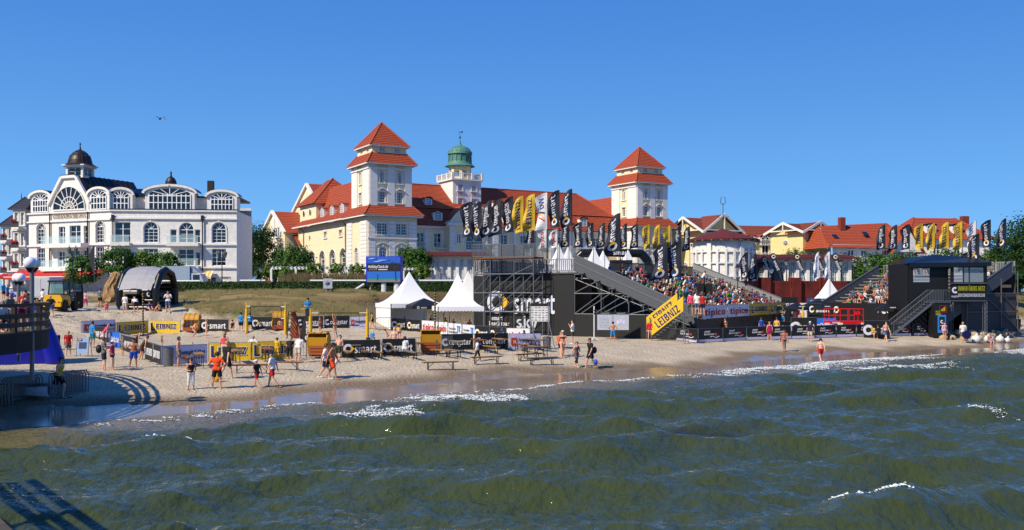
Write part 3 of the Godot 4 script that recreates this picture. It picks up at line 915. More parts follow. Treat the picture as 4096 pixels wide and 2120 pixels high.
func sash_mesh(w: float, h: float, arched: bool, nx: int, ny: int) -> ArrayMesh:
	var key := "sash_%.2f_%.2f_%s_%d_%d" % [w, h, arched, nx, ny]
	if meshes.has(key):
		return meshes[key]
	var b := MB.new()
	var t := 0.09
	var r := w / 2
	var sp := h - r if arched else h
	b.box(V(t / 2, sp / 2, 0), V(t, sp, 0.08)); b.box(V(w - t / 2, sp / 2, 0), V(t, sp, 0.08)); b.box(V(w / 2, t / 2, 0), V(w - 2 * t, t, 0.08))
	b.box(V(w / 2, sp - t / 2 + (t / 2 if arched else 0.0), 0.002), V(w - 2 * t, t, 0.08))
	if arched:
		for i in 8:
			var a0 := PI * i / 8
			var a1 := PI * (i + 1) / 8
			b.bar(V(r + (r - t / 2) * cos(a0), sp + (r - t / 2) * sin(a0), 0), V(r + (r - t / 2) * cos(a1), sp + (r - t / 2) * sin(a1), 0), t, 0.08)
		for a in [0.27, 0.5, 0.73]:
			b.bar(V(r, sp, 0), V(r + (r - t) * cos(PI * a), sp + (r - t) * sin(PI * a), 0), 0.05, 0.06)
	for i in range(1, nx):
		b.box(V(w * i / nx, sp / 2, 0.0), V(0.11 if nx == 2 or (nx == 4 and i == 2) else 0.045, sp - 2 * t, 0.06))
	for i in range(1, ny):
		b.box(V(w / 2, sp * i / ny, 0.003), V(w - 2 * t, 0.05, 0.055))
	meshes[key] = b.mesh()
	var g := MB.new()
	var poly := PackedVector2Array([Vector2(0, 0), Vector2(w, 0), Vector2(w, sp)])
	if arched:
		for i in range(1, 8):
			poly.append(Vector2(r + r * cos(PI * i / 8), sp + r * sin(PI * i / 8)))
	poly.append(Vector2(0, sp))
	g.slab(poly, -0.04, -0.02)
	meshes["pane_" + key] = g.mesh()
	return meshes[key]
func window(p: Node, X: Transform3D, o: Array, deep: float):
	var m := sash_mesh(o[2], o[3], o[4], o[5], o[6])
	var wn := part(p, "window", m, sash(), X * V(o[0], o[1], 0.04 - deep), X.basis)
	part(wn, "pane", meshes["pane_sash_%.2f_%.2f_%s_%d_%d" % [o[2], o[3], o[4], o[5], o[6]]], pane_mat())
	if o.size() > 7 and o[7]:
		var key := "surround_%.2f_%.2f_%s" % [o[2], o[3], o[4]]
		if not meshes.has(key):
			var b := MB.new()
			var w: float = o[2]
			var h: float = o[3]
			var r := w / 2
			var sp := h - r if o[4] else h
			b.box(V(-0.09, sp / 2, 0), V(0.18, sp, 0.12)); b.box(V(w + 0.09, sp / 2, 0), V(0.18, sp, 0.12))
			b.box(V(w / 2, -0.09, 0.04), V(w + 0.55, 0.16, 0.26))
			if o[4]:
				for i in 10:
					var a0 := PI * i / 10
					var a1 := PI * (i + 1) / 10
					b.bar(V(r + (r + 0.09) * cos(a0), sp + (r + 0.09) * sin(a0), 0), V(r + (r + 0.09) * cos(a1), sp + (r + 0.09) * sin(a1), 0), 0.18, 0.12)
				b.box(V(r, h + 0.16, 0.03), V(0.22, 0.34, 0.2))
			else:
				b.box(V(w / 2, h + 0.1, 0.03), V(w + 0.36, 0.2, 0.2))
			meshes[key] = b.mesh()
		part(wn, "surround", meshes[key], white(), V(0, 0, deep - 0.02))
func facade(p: Node, X: Transform3D, w: float, h: float, holes: Array, mt: Material, deep := 0.22, called := "wall"):
	part(p, called, holed(w, h, holes, deep), mt, X.origin, X.basis)
	for o in holes:
		window(p, X, o, deep)
func slope(b: MB, a: Vector3, c: Vector3, d: Vector3, e: Vector3, rows: int):
	var up := (c - a).cross(e - a)
	if up.length() < 0.001: up = (c - a).cross(d - a)
	up = up.normalized()
	if up.y < 0.0: up = -up
	for i in rows:
		var t0 := float(i) / rows
		var t1 := float(i + 1) / rows
		var l0 := a.lerp(e, t0) + up * 0.07
		var r0 := c.lerp(d, t0) + up * 0.07
		var l1 := a.lerp(e, t1) + up * 0.01
		var r1 := c.lerp(d, t1) + up * 0.01
		b.quad_out(l0, r0, r1, l1, up)
		b.quad_out(l0, r0, r0 - up * 0.06, l0 - up * 0.06, (a - e))
func hip(b: MB, x0: float, x1: float, z0: float, z1: float, y0: float, ix: float, iz: float, y1: float, rows: int):
	var lo := [V(x0, y0, z0), V(x1, y0, z0), V(x1, y0, z1), V(x0, y0, z1)]
	var hi := [V(x0 + ix, y1, z0 + iz), V(x1 - ix, y1, z0 + iz), V(x1 - ix, y1, z1 - iz), V(x0 + ix, y1, z1 - iz)]
	for k in 4:
		slope(b, lo[k], lo[(k + 1) % 4], hi[(k + 1) % 4], hi[k], rows)
		b.tube(lo[k] + V(0, 0.05, 0), hi[k] + V(0, 0.05, 0), 0.13, 0.13, 6)
func eave(b: MB, x0: float, x1: float, z0: float, z1: float, y: float, out := 0.0):
	for s in [[V((x0 + x1) / 2, y, z0 - out), V(x1 - x0 + 2 * out, 0.22, 0.24)], [V((x0 + x1) / 2, y, z1 + out), V(x1 - x0 + 2 * out, 0.22, 0.24)], [V(x0 - out, y, (z0 + z1) / 2), V(0.24, 0.22, z1 - z0 + 2 * out - 0.24)], [V(x1 + out, y, (z0 + z1) / 2), V(0.24, 0.22, z1 - z0 + 2 * out - 0.24)]]:
		b.box(s[0], s[1])
func face(x: float, y: float, z: float, deg: float) -> Transform3D:
	return Transform3D(yawb(deg), V(x, y, z))
func dormer(p: Node, at0: Vector3, deg: float, w: float, h: float, back: float, roofm: Material, wallm: Material):
	var X := Transform3D(yawb(deg), at0)
	var b := MB.new()
	b.box(V(-w / 2 - 0.1, h * 0.42, -back / 2), V(0.22, h * 0.84, back)); b.box(V(w / 2 + 0.1, h * 0.42, -back / 2), V(0.22, h * 0.84, back))
	var d := part(p, "dormer", b.mesh(), wallm, X.origin, X.basis)
	var c := MB.new()
	var r := w / 2 + 0.32
	var n := 8
	for i in n:
		var a0 := PI * i / n
		var a1 := PI * (i + 1) / n
		var p0 := V(-r * cos(a0), h * 0.84 + 0.34 * sin(a0), 0.18)
		var p1 := V(-r * cos(a1), h * 0.84 + 0.34 * sin(a1), 0.18)
		var k := V(0, 0, -back - 0.3)
		var th := V(0, 0.09, 0)
		c.quad_out(p0 + th, p1 + th, p1 + th + k, p0 + th + k, Vector3.UP)
		c.quad_out(p0, p1, p1 + k, p0 + k, Vector3.DOWN)
		c.quad_out(p0, p1, p1 + th, p0 + th, V(0, 0, 1))
	part(d, "roof", c.mesh(), roofm)
	var m := sash_mesh(w, h, true, 4, 4)
	var wn := part(d, "window", m, sash(), V(-w / 2, -0.02, 0.02))
	part(wn, "pane", meshes["pane_sash_%.2f_%.2f_%s_%d_%d" % [w, h, true, 4, 4]], pane_mat())
func rustic(p: Node, X: Transform3D, x0: float, x1: float, y0: float, y1: float, mt: Material):
	var b := MB.new()
	var n := maxi(1, roundi((y1 - y0) / 0.62))
	for i in n:
		b.box(V((x0 + x1) / 2, y0 + (y1 - y0) * (i + 0.5) / n, 0.06), V(x1 - x0, (y1 - y0) / n - 0.05, 0.13))
	part(p, "rusticated_pier", b.mesh(), mt, X.origin, X.basis)
# the spa hall with its two towers
func spa_tower(p: Node, x: float):
	var W := white()
	var C := cream()
	var T := tiles()
	var F := face(x, 0, 0, 0)
	facade(p, F, 8.5, 12.0, [[1.56, 9.1, 1.8, 1.84, false, 4, 4, true], [4.85, 9.1, 1.8, 1.84, false, 4, 4, true], [1.92, 3.4, 1.28, 3.75, true, 4, 6, true], [5.12, 3.4, 1.28, 3.75, true, 4, 6, true]], C)
	for s in [[0.15, 1.25], [3.65, 4.6], [7.1, 8.35]]:
		rustic(p, F, s[0], s[1], 0.0, 11.3, W)
	for y in [8.55]:
		bx(p, "string_course", W, V(x + 4.25, y, 0.12), V(8.5, 0.25, 0.2))
	for k in [2.56, 5.76]:
		var hb := MB.new()
		for i in 6:
			var u0 := -1.15 + 2.3 * i / 6
			var u1 := -1.15 + 2.3 * (i + 1) / 6
			hb.bar(V(k + u0, 7.4 + 0.45 * cos(u0 * 1.4), 0.1), V(k + u1, 7.4 + 0.45 * cos(u1 * 1.4), 0.1), 0.22, 0.16)
		part(p, "hood_mould", hb.mesh(), W, V(x, 0, 0))
	var L := face(x, 0, -9.3, -90)
	facade(p, L, 9.3, 12.0, [[3.75, 3.6, 1.5, 3.5, true, 4, 6, true]], C)
	rustic(p, L, 0.1, 2.5, 0.0, 11.3, W); rustic(p, L, 6.3, 9.1, 0.0, 11.3, W)
	var R := face(x + 8.5, 0, 0, 90)
	facade(p, R, 9.3, 12.0, [], C)
	var b := MB.new()
	hip(b, x - 0.9, x + 9.4, -10.2, 0.9, 12.15, 1.55, 1.55, 13.9, 6)
	part(p, "skirt_roof", b.mesh(), T)
	b = MB.new()
	eave(b, x - 0.75, x + 9.25, -10.05, 0.75, 12.05)
	part(p, "eaves_gutter", b.mesh(), W)
	F = face(x + 0.6, 12.6, -0.6, 0)
	var up := [[1.7, 4.8, 0.8, 2.05, true, 3, 6, true], [4.75, 4.8, 0.8, 2.05, true, 3, 6, true], [1.6, 1.65, 1.0, 1.75, false, 3, 4, true], [4.65, 1.65, 1.0, 1.75, false, 3, 4, true]]
	facade(p, F, 7.2, 7.9, up, C)
	for s in [[0.0, 1.25], [3.0, 4.2], [6.0, 7.2]]:
		bx(p, "pilaster", W, F * V((s[0] + s[1]) / 2, 3.9, 0.07), V(s[1] - s[0], 7.8, 0.16))
	bx(p, "cornice", W, F * V(3.6, 7.1, 0.14), V(7.3, 0.22, 0.3))
	L = face(x + 0.6, 12.6, -8.4, -90)
	facade(p, L, 7.8, 7.9, [[3.3, 4.8, 0.9, 2.05, true, 3, 6, true], [3.2, 1.65, 1.1, 1.75, false, 3, 4, true]], C)
	for s in [[0.0, 2.5], [5.1, 7.8]]:
		bx(p, "pilaster", W, L * V((s[0] + s[1]) / 2, 3.9, 0.07), V(s[1] - s[0], 7.8, 0.16), yawb(-90))
	bx(p, "cornice", W, L * V(3.9, 7.1, 0.14), V(7.9, 0.22, 0.3), yawb(-90))
	facade(p, face(x + 7.8, 12.6, -0.6, 90), 7.8, 7.9, [], W)
	facade(p, face(x + 7.8, 12.6, -8.4, 180), 7.2, 7.9, [], W)
	for s in [[2.1, 16.15], [5.15, 16.15]]:
		var hb := MB.new()
		for i in 6:
			var u0 := -0.75 + 1.5 * i / 6
			var u1 := -0.75 + 1.5 * (i + 1) / 6
			hb.bar(V(u0, 0.35 * cos(u0 * 2.0), 0), V(u1, 0.35 * cos(u1 * 2.0), 0), 0.3, 0.14)
		part(p, "curved_hood", hb.mesh(), W, V(x + 0.6 + s[0], s[1], -0.45))
	b = MB.new()
	hip(b, x - 0.15, x + 8.55, -9.15, 0.15, 20.45, 1.35, 1.35, 22.3, 6)
	part(p, "middle_roof", b.mesh(), T)
	b = MB.new()
	eave(b, x - 0.05, x + 8.45, -9.05, 0.05, 20.4)
	part(p, "eaves_gutter", b.mesh(), W)
	F = face(x + 1.25, 22.2, -1.25, 0)
	facade(p, F, 5.9, 1.25, [[1.3, 0.25, 0.95, 0.85, false, 4, 3], [3.9, 0.25, 0.95, 0.85, false, 4, 3]], C)
	facade(p, face(x + 1.25, 22.2, -7.75, -90), 6.5, 1.25, [[1.4, 0.25, 0.95, 0.85, false, 4, 3], [4.1, 0.25, 0.95, 0.85, false, 4, 3]], C)
	facade(p, face(x + 7.15, 22.2, -1.25, 90), 6.5, 1.25, [], C)
	b = MB.new()
	hip(b, x + 0.75, x + 7.65, -8.25, -0.75, 23.45, 3.44, 3.74, 27.7, 13)
	part(p, "pyramid_roof", b.mesh(), T)
	b = MB.new()
	eave(b, x + 0.85, x + 7.55, -8.15, -0.85, 23.42)
	part(p, "eaves_gutter", b.mesh(), W)
func spa_hall():
	var p := thing("spa_hall", "cream and white spa palace with twin red-roofed towers and green domed turret", "building", V(-22.8, LAND, -150.0), 30.0)
	var W := white()
	var C := cream()
	var T := tiles()
	spa_tower(p, 0.0)
	spa_tower(p, 53.0)
	var holes := []
	for x in [2.7, 5.9, 19.0, 23.0, 27.0, 31.0, 35.5, 39.0, 42.0]:
		holes.append([x - 0.0, 7.6 if x < 8 else 8.2, 1.3, 2.4 if x < 8 else 1.9, false, 2, 3, true])
		holes.append([x - 0.1, 2.0, 1.5, 3.6, true, 2, 4, false])
	facade(p, face(8.5, 0, -6, 0), 44.5, 11.2, holes, C)
	for x in [9.2, 13.0, 16.0, 26.0, 30.0, 34.0, 38.2, 42.4, 46.0, 50.0]:
		bx(p, "pilaster", W, V(x, 5.5, -5.94), V(0.8, 11.0, 0.16))
	bx(p, "cornice", W, V(30.75, 11.0, -5.8), V(44.5, 0.4, 0.45))
	var b := MB.new()
	slope(b, V(8.0, 11.3, -5.3), V(53.5, 11.3, -5.3), V(53.5, 14.3, -7.6), V(8.0, 14.3, -7.6), 9)
	slope(b, V(8.0, 14.35, -7.4), V(53.5, 14.35, -7.4), V(49.0, 19.1, -14.0), V(8.0, 19.1, -14.0), 18)
	slope(b, V(53.5, 14.35, -7.4), V(53.5, 14.35, -22.0), V(49.0, 19.1, -14.0), V(49.0, 19.1, -14.0), 14)
	slope(b, V(8.0, 11.3, -23.0), V(53.5, 11.3, -23.0), V(49.0, 19.1, -14.0), V(8.0, 19.1, -14.0), 14)
	b.tube(V(8, 19.15, -14), V(49, 19.15, -14), 0.16, 0.16, 6)
	b.tube(V(49, 19.15, -14), V(53.5, 14.35, -7.4), 0.16, 0.16, 6)
	part(p, "main_roof", b.mesh(), T)
	for x in [14.4, 27.8, 31.9, 35.6]:
		dormer(p, V(x, 14.9, -8.2), 0, 0.95, 1.3, 1.4, T, W)
	for x in [9.7, 15.1, 28.8, 32.9, 41.1, 45.2]:
		dormer(p, V(x, 12.2, -5.9), 0, 1.3, 1.6, 1.6, T, W)
	for x in [10.9, 15.1]:
		var bal := MB.new()
		bal.box(V(0, 0, 0), V(2.4, 0.14, 0.9))
		for i in 15:
			bal.box(V(-1.12 + i * 0.16, 0.5, 0.4), V(0.035, 0.9, 0.035))
		bal.box(V(0, 0.98, 0.4), V(2.4, 0.07, 0.07))
		part(p, "balcony", bal.mesh(), W, V(x + 0.8, 7.35, -5.55))
	facade(p, face(16.3, 0, -4, 0), 9.6, 11.5, [[1.45, 8.3, 0.78, 1.55, false, 2, 4, true], [7.4, 8.3, 0.78, 1.55, false, 2, 4, true], [3.2, 7.2, 3.2, 3.0, true, 6, 3, true]], C)
	rustic(p, face(16.3, 0, -4, 0), 0.05, 1.1, 0, 11.2, W); rustic(p, face(16.3, 0, -4, 0), 8.5, 9.55, 0, 11.2, W)
	facade(p, face(16.3, 0, -6, -90), 2.0, 11.5, [], C)
	b = MB.new()
	var poly := PackedVector2Array([Vector2(-5.0, 0.0)])
	for i in 13:
		var t := -1.0 + 2.0 * i / 12
		poly.append(Vector2(4.6 * t, 0.35 + 2.9 * pow(cos(t * PI / 2), 0.8)))
	poly.append(Vector2(5.0, 0.0))
	b.slab(poly, -3.0, 0.0)
	part(p, "curved_gable", b.mesh(), C, V(21.1, 11.6, -4.0))
	b = MB.new()
	var rb := MB.new()
	for i in 12:
		var u := [poly[i + 1], poly[i + 2]]
		b.bar(V(u[0].x, u[0].y, 0), V(u[1].x, u[1].y, 0), 0.5, 0.3)
		rb.quad_out(V(u[0].x, u[0].y + 0.25, 0.3), V(u[1].x, u[1].y + 0.25, 0.3), V(u[1].x, u[1].y + 0.25, -5), V(u[0].x, u[0].y + 0.25, -5), Vector3.UP)
	b.box(V(0, -0.1, 0.15), V(10.4, 0.5, 0.6))
	part(p, "gable_cornice", b.mesh(), W, V(21.1, 11.6, -4.0))
	part(p, "bay_roof", rb.mesh(), T, V(21.1, 11.6, -4.0))
	window(p, face(20.3, 12.2, -4.0, 0), [0.0, 0.0, 1.7, 1.4, false, 4, 3, true], -0.02)
	write(p, "KURHAUS", V(21.1, 11.0, -3.9), 0.5, 4.2, paint(Color(0.4, 0.3, 0.16)), Basis(), 700, "Droid Serif")
	write(p, "Kurhaus", V(21.1, 6.4, -3.9), 0.45, 2.4, paint(Color(0.35, 0.26, 0.18)), Basis(), 400, "Droid Serif")
	write(p, "& Bar", V(21.1, 5.8, -3.9), 0.4, 1.2, paint(Color(0.35, 0.26, 0.18)), Basis(), 400, "Droid Serif")
	var tx := 22.3
	var tz := -11.8
	facade(p, face(tx - 2.8, 14.2, tz + 2.8, 0), 5.6, 5.6, [[1.0, 3.7, 0.85, 1.1, false, 4, 3, true], [3.75, 3.7, 0.85, 1.1, false, 4, 3, true], [1.0, 1.2, 0.85, 1.15, false, 4, 3, true], [3.75, 1.2, 0.85, 1.15, false, 4, 3, true]], W)
	for s in [[1.42], [4.17]]:
		bx(p, "panel", paint(Color(0.76, 0.7, 0.66)), V(tx - 2.8 + s[0], 17.25, tz + 2.82), V(0.95, 0.9, 0.05))
	facade(p, face(tx - 2.8, 14.2, tz - 2.8, -90), 5.6, 5.6, [], W)
	facade(p, face(tx + 2.8, 14.2, tz + 2.8, 90), 5.6, 5.6, [], W)
	facade(p, face(tx + 2.8, 14.2, tz - 2.8, 180), 5.6, 5.6, [], W)
	bx(p, "terrace", W, V(tx, 19.85, tz), V(6.3, 0.25, 6.3))
	b = MB.new()
	for s in [-1, 1]:
		for i in 4:
			var e := -2.95 + 5.9 * i / 3
			b.box(V(e, 0.55, 2.95 * s), V(0.42, 1.1, 0.42))
			if i > 0 and i < 3: b.box(V(2.95 * s, 0.55, e), V(0.42, 1.1, 0.42))
		for i in 22:
			b.box(V(-2.8 + i * 0.267, 0.5, 2.95 * s), V(0.06, 0.9, 0.06)); b.box(V(2.95 * s, 0.5, -2.8 + i * 0.267), V(0.06, 0.9, 0.06))
		b.box(V(0, 1.0, 2.95 * s), V(5.9, 0.1, 0.16)); b.box(V(2.95 * s, 1.0, 0), V(0.16, 0.1, 5.5))
	part(p, "balustrade", b.mesh(), W, V(tx, 19.97, tz))
	b = MB.new()
	for k in 8:
		var a := TAU * (k + 0.5) / 8
		b.box(V(cos(a) * 1.75, 1.25, sin(a) * 1.75), V(0.5, 2.5, 0.5), Basis(Vector3.UP, -a))
	b.lathe([Vector2(0.0, 1.75), Vector2(2.02, 1.75), Vector2(2.02, 2.55), Vector2(0, 2.55)], 8, Vector3.ZERO, 0, PI / 8)
	b.lathe([Vector2(2.0, 0.0), Vector2(2.0, 0.6), Vector2(1.5, 0.6)], 8, Vector3.ZERO, 0, PI / 8)
	part(p, "lantern", b.mesh(), C, V(tx, 19.97, tz))
	var cu := mat("green_copper", Color(0.36, 0.6, 0.53), 0.65, {"tex": ntex("patina", 0.03, 0.55, 1.0), "scale": 0.6})
	b = MB.new()
	b.lathe([Vector2(2.75, 0.0), Vector2(2.3, 0.35), Vector2(2.05, 0.9), Vector2(2.0, 2.1), Vector2(2.25, 2.2), Vector2(2.15, 2.6), Vector2(1.8, 3.15), Vector2(1.2, 3.55), Vector2(0.5, 3.75), Vector2(0.22, 4.1), Vector2(0.08, 4.8), Vector2(0, 5.0)], 16)
	var dm := part(p, "copper_dome", b.mesh(), cu, V(tx, 22.5, tz))
	b = MB.new()
	for k in 16:
		var a := TAU * k / 16
		b.tube(V(cos(a) * 2.1, 0.8, sin(a) * 2.1), V(cos(a) * 2.05, 2.15, sin(a) * 2.05), 0.05, 0.05, 5)
		b.tube(V(cos(a) * 2.2, 2.6, sin(a) * 2.2), V(cos(a) * 1.3, 3.55, sin(a) * 1.3), 0.045, 0.04, 5)
	part(dm, "seam", b.mesh(), cu)
	b = MB.new()
	b.tube(V(0, 4.8, 0), V(0, 6.5, 0), 0.06, 0.03, 6); b.ball(V(0, 5.3, 0), Vector3.ONE * 0.2, 8, 6)
	b.box(V(0.1, 6.2, 0), V(0.9, 0.05, 0.05)); b.box(V(0.4, 6.35, 0), V(0.3, 0.25, 0.03))
	part(dm, "weather_vane", b.mesh(), paint(Color(0.3, 0.3, 0.28)))
	var Lw := face(0.25, 0, -36, -90)
	facade(p, Lw, 26.8, 12.1, [[22.7, 3.2, 3.0, 4.1, true, 2, 3, true], [17.4, 3.2, 3.0, 4.1, true, 2, 3, true], [12.0, 3.2, 3.0, 4.1, true, 2, 3, true], [22.2, 9.4, 1.5, 1.1, false, 2, 3, true], [14.4, 9.5, 1.5, 1.1, false, 2, 3, true], [5.6, 9.4, 1.2, 0.95, true, 2, 2, false], [6.6, 3.2, 3.0, 4.1, true, 2, 3, true]], C, 0.45)
	facade(p, face(12.0, 0, -36, 180), 12.0, 12.1, [], C)
	for z in [-33.0, -10.4]:
		var dp := MB.new()
		dp.tube(V(0, 0, 0), V(0, 11.2, 0), 0.09, 0.09, 6); dp.tube(V(0, 11.2, 0), V(-0.8, 12.0, 0), 0.09, 0.09, 6)
		part(p, "downpipe", dp.mesh(), steel(), V(0.1, 0, z))
	b = MB.new()
	slope(b, V(-0.9, 12.15, -37.0), V(-0.9, 12.15, -9.0), V(1.3, 13.7, -9.0), V(1.3, 13.7, -36.5), 5)
	slope(b, V(1.3, 13.7, -30.0), V(1.3, 13.7, -8.4), V(4.0, 19.3, -8.4), V(4.0, 19.3, -30.0), 16)
	slope(b, V(10.5, 12.5, -30.0), V(10.5, 12.5, -8.4), V(4.0, 19.3, -8.4), V(4.0, 19.3, -30.0), 16)
	slope(b, V(0.2, 16.2, -38.5), V(0.2, 16.2, -27.5), V(5.0, 21.3, -30.5), V(5.0, 21.3, -33.5), 14)
	slope(b, V(0.2, 16.2, -27.5), V(11.0, 16.2, -26.0), V(5.0, 21.3, -30.5), V(5.0, 21.3, -30.5), 14)
	slope(b, V(0.2, 16.2, -38.5), V(11.0, 16.2, -38.5), V(5.0, 21.3, -33.5), V(5.0, 21.3, -33.5), 14)
	b.tube(V(0.2, 16.2, -27.5), V(5.0, 21.35, -30.5), 0.15, 0.15, 6)
	part(p, "wing_roof", b.mesh(), T)
	b = MB.new()
	b.box(V(-0.8, 12.08, -23.2), V(0.24, 0.22, 27.6))
	part(p, "eaves_gutter", b.mesh(), W)
	facade(p, face(0.9, 13.2, -37.6, -90), 9.6, 3.1, [], C)
	facade(p, face(0.9, 13.2, -28.0, 0), 9.6, 3.1, [], C)
	for z in [-35.2, -31.4]:
		var ov := MB.new()
		ov.ball(Vector3.ZERO, V(0.08, 0.75, 0.75), 12, 6)
		var ow := part(p, "oval_window", ov.mesh(), W, V(0.88, 14.9, z))
		ov = MB.new()
		ov.ball(V(-0.06, 0, 0), V(0.06, 0.5, 0.5), 12, 6)
		part(ow, "pane", ov.mesh(), pane_mat())
	for z in [-14.3, -19.5, -24.7]:
		dormer(p, V(0.9, 13.3, z), -90, 1.35, 1.9, 2.0, T, W)
	b = MB.new()
	slope(b, V(52.6, 12.9, -34), V(52.6, 12.9, -8.6), V(57.2, 18.9, -8.6), V(57.2, 18.9, -34), 17)
	slope(b, V(62, 12.4, -34), V(62, 12.4, -8.6), V(57.2, 18.9, -8.6), V(57.2, 18.9, -34), 17)
	part(p, "wing_roof", b.mesh(), T)
	facade(p, face(53.2, 0, -34, -90), 25, 12.9, [], C)
	facade(p, face(61.6, 0, -9, 90), 25, 12.6, [], C)
	for z in [-11.1, -15.9, -20.6]:
		dormer(p, V(53.2, 13.5, z), -90, 1.35, 1.8, 2.2, T, W)
	var G := face(3.0, 0, -39.5, -90)
	b = MB.new()
	b.slab(PackedVector2Array([Vector2(-11, 14.9), Vector2(-11, 8), Vector2(8, 8), Vector2(8, 15.4), Vector2(0, 20.6)]), -0.4, 0.0)
	part(p, "gable_wall", b.mesh(), C, G.origin, G.basis)
	b = MB.new()
	b.bar(V(-11.6, 14.8, 0.2), V(0, 21.0, 0.2), 0.5, 0.5); b.bar(V(0, 21.0, 0.2), V(8.6, 15.2, 0.2), 0.5, 0.5)
	part(p, "gable_trim", b.mesh(), W, G.origin, G.basis)
	b = MB.new()
	slope(b, V(8.6, 15.2, 0.3), V(8.6, 15.2, -14), V(0, 21.1, -14), V(0, 21.1, 0.3), 16)
	slope(b, V(-11.6, 14.8, -14), V(-11.6, 14.8, 0.3), V(0, 21.1, 0.3), V(0, 21.1, -14), 16)
	part(p, "gable_roof", b.mesh(), T, G.origin, G.basis)
func gable_house():
	var p := thing("annexe", "yellow gabled annexe with white bargeboards beside the dark trees", "building", V(-22.8, LAND, -150.0) + yawb(30) * V(-2, 0, -46), 30.0)
	var W := white()
	var G := face(0, 0, 0, -90)
	var b := MB.new()
	b.slab(PackedVector2Array([Vector2(-12.2, 0), Vector2(8.1, 0), Vector2(8.1, 11.4), Vector2(0.4, 15.5), Vector2(-8.2, 11.4), Vector2(-12.2, 8.2)]), -9.0, 0.0)
	part(p, "wall", b.mesh(), cream(), G.origin, G.basis)
	b = MB.new()
	for q in [[-13.0, 7.7, -8.6, 11.3], [-8.6, 11.3, 0.4, 15.9], [0.4, 15.9, 8.9, 11.2]]:
		b.bar(V(q[0], q[1], 0.25), V(q[2], q[3], 0.25), 0.5, 0.5)
	part(p, "bargeboard", b.mesh(), W, G.origin, G.basis)
	bx(p, "pilaster", W, G * V(0.6, 7.3, 0.06), V(1.7, 14.6, 0.16), G.basis)
	b = MB.new()
	slope(b, V(8.9, 11.2, 0.4), V(8.9, 11.2, -10), V(0.4, 15.9, -10), V(0.4, 15.9, 0.4), 13)
	slope(b, V(-8.8, 11.2, -10), V(-8.8, 11.2, 0.4), V(0.4, 15.9, 0.4), V(0.4, 15.9, -10), 13)
	slope(b, V(11.5, 8.8, -1.5), V(11.5, 8.8, -9), V(8.3, 10.8, -9), V(8.3, 10.8, -1.5), 5)
	part(p, "roof", b.mesh(), tiles(), G.origin, G.basis)
	for o in [[-4.6, 10.4, 1.0, 0.9], [-3.0, 10.6, 1.0, 1.4], [2.4, 10.6, 0.9, 1.9], [3.8, 10.6, 0.9, 1.9], [5.2, 10.4, 0.9, 1.1], [-10.6, 6.3, 1.2, 0.9]]:
		window(p, G * face(o[0], o[1], 0.0, 0), [0, 0, o[2], o[3], false, 1, 2, true], -0.02)
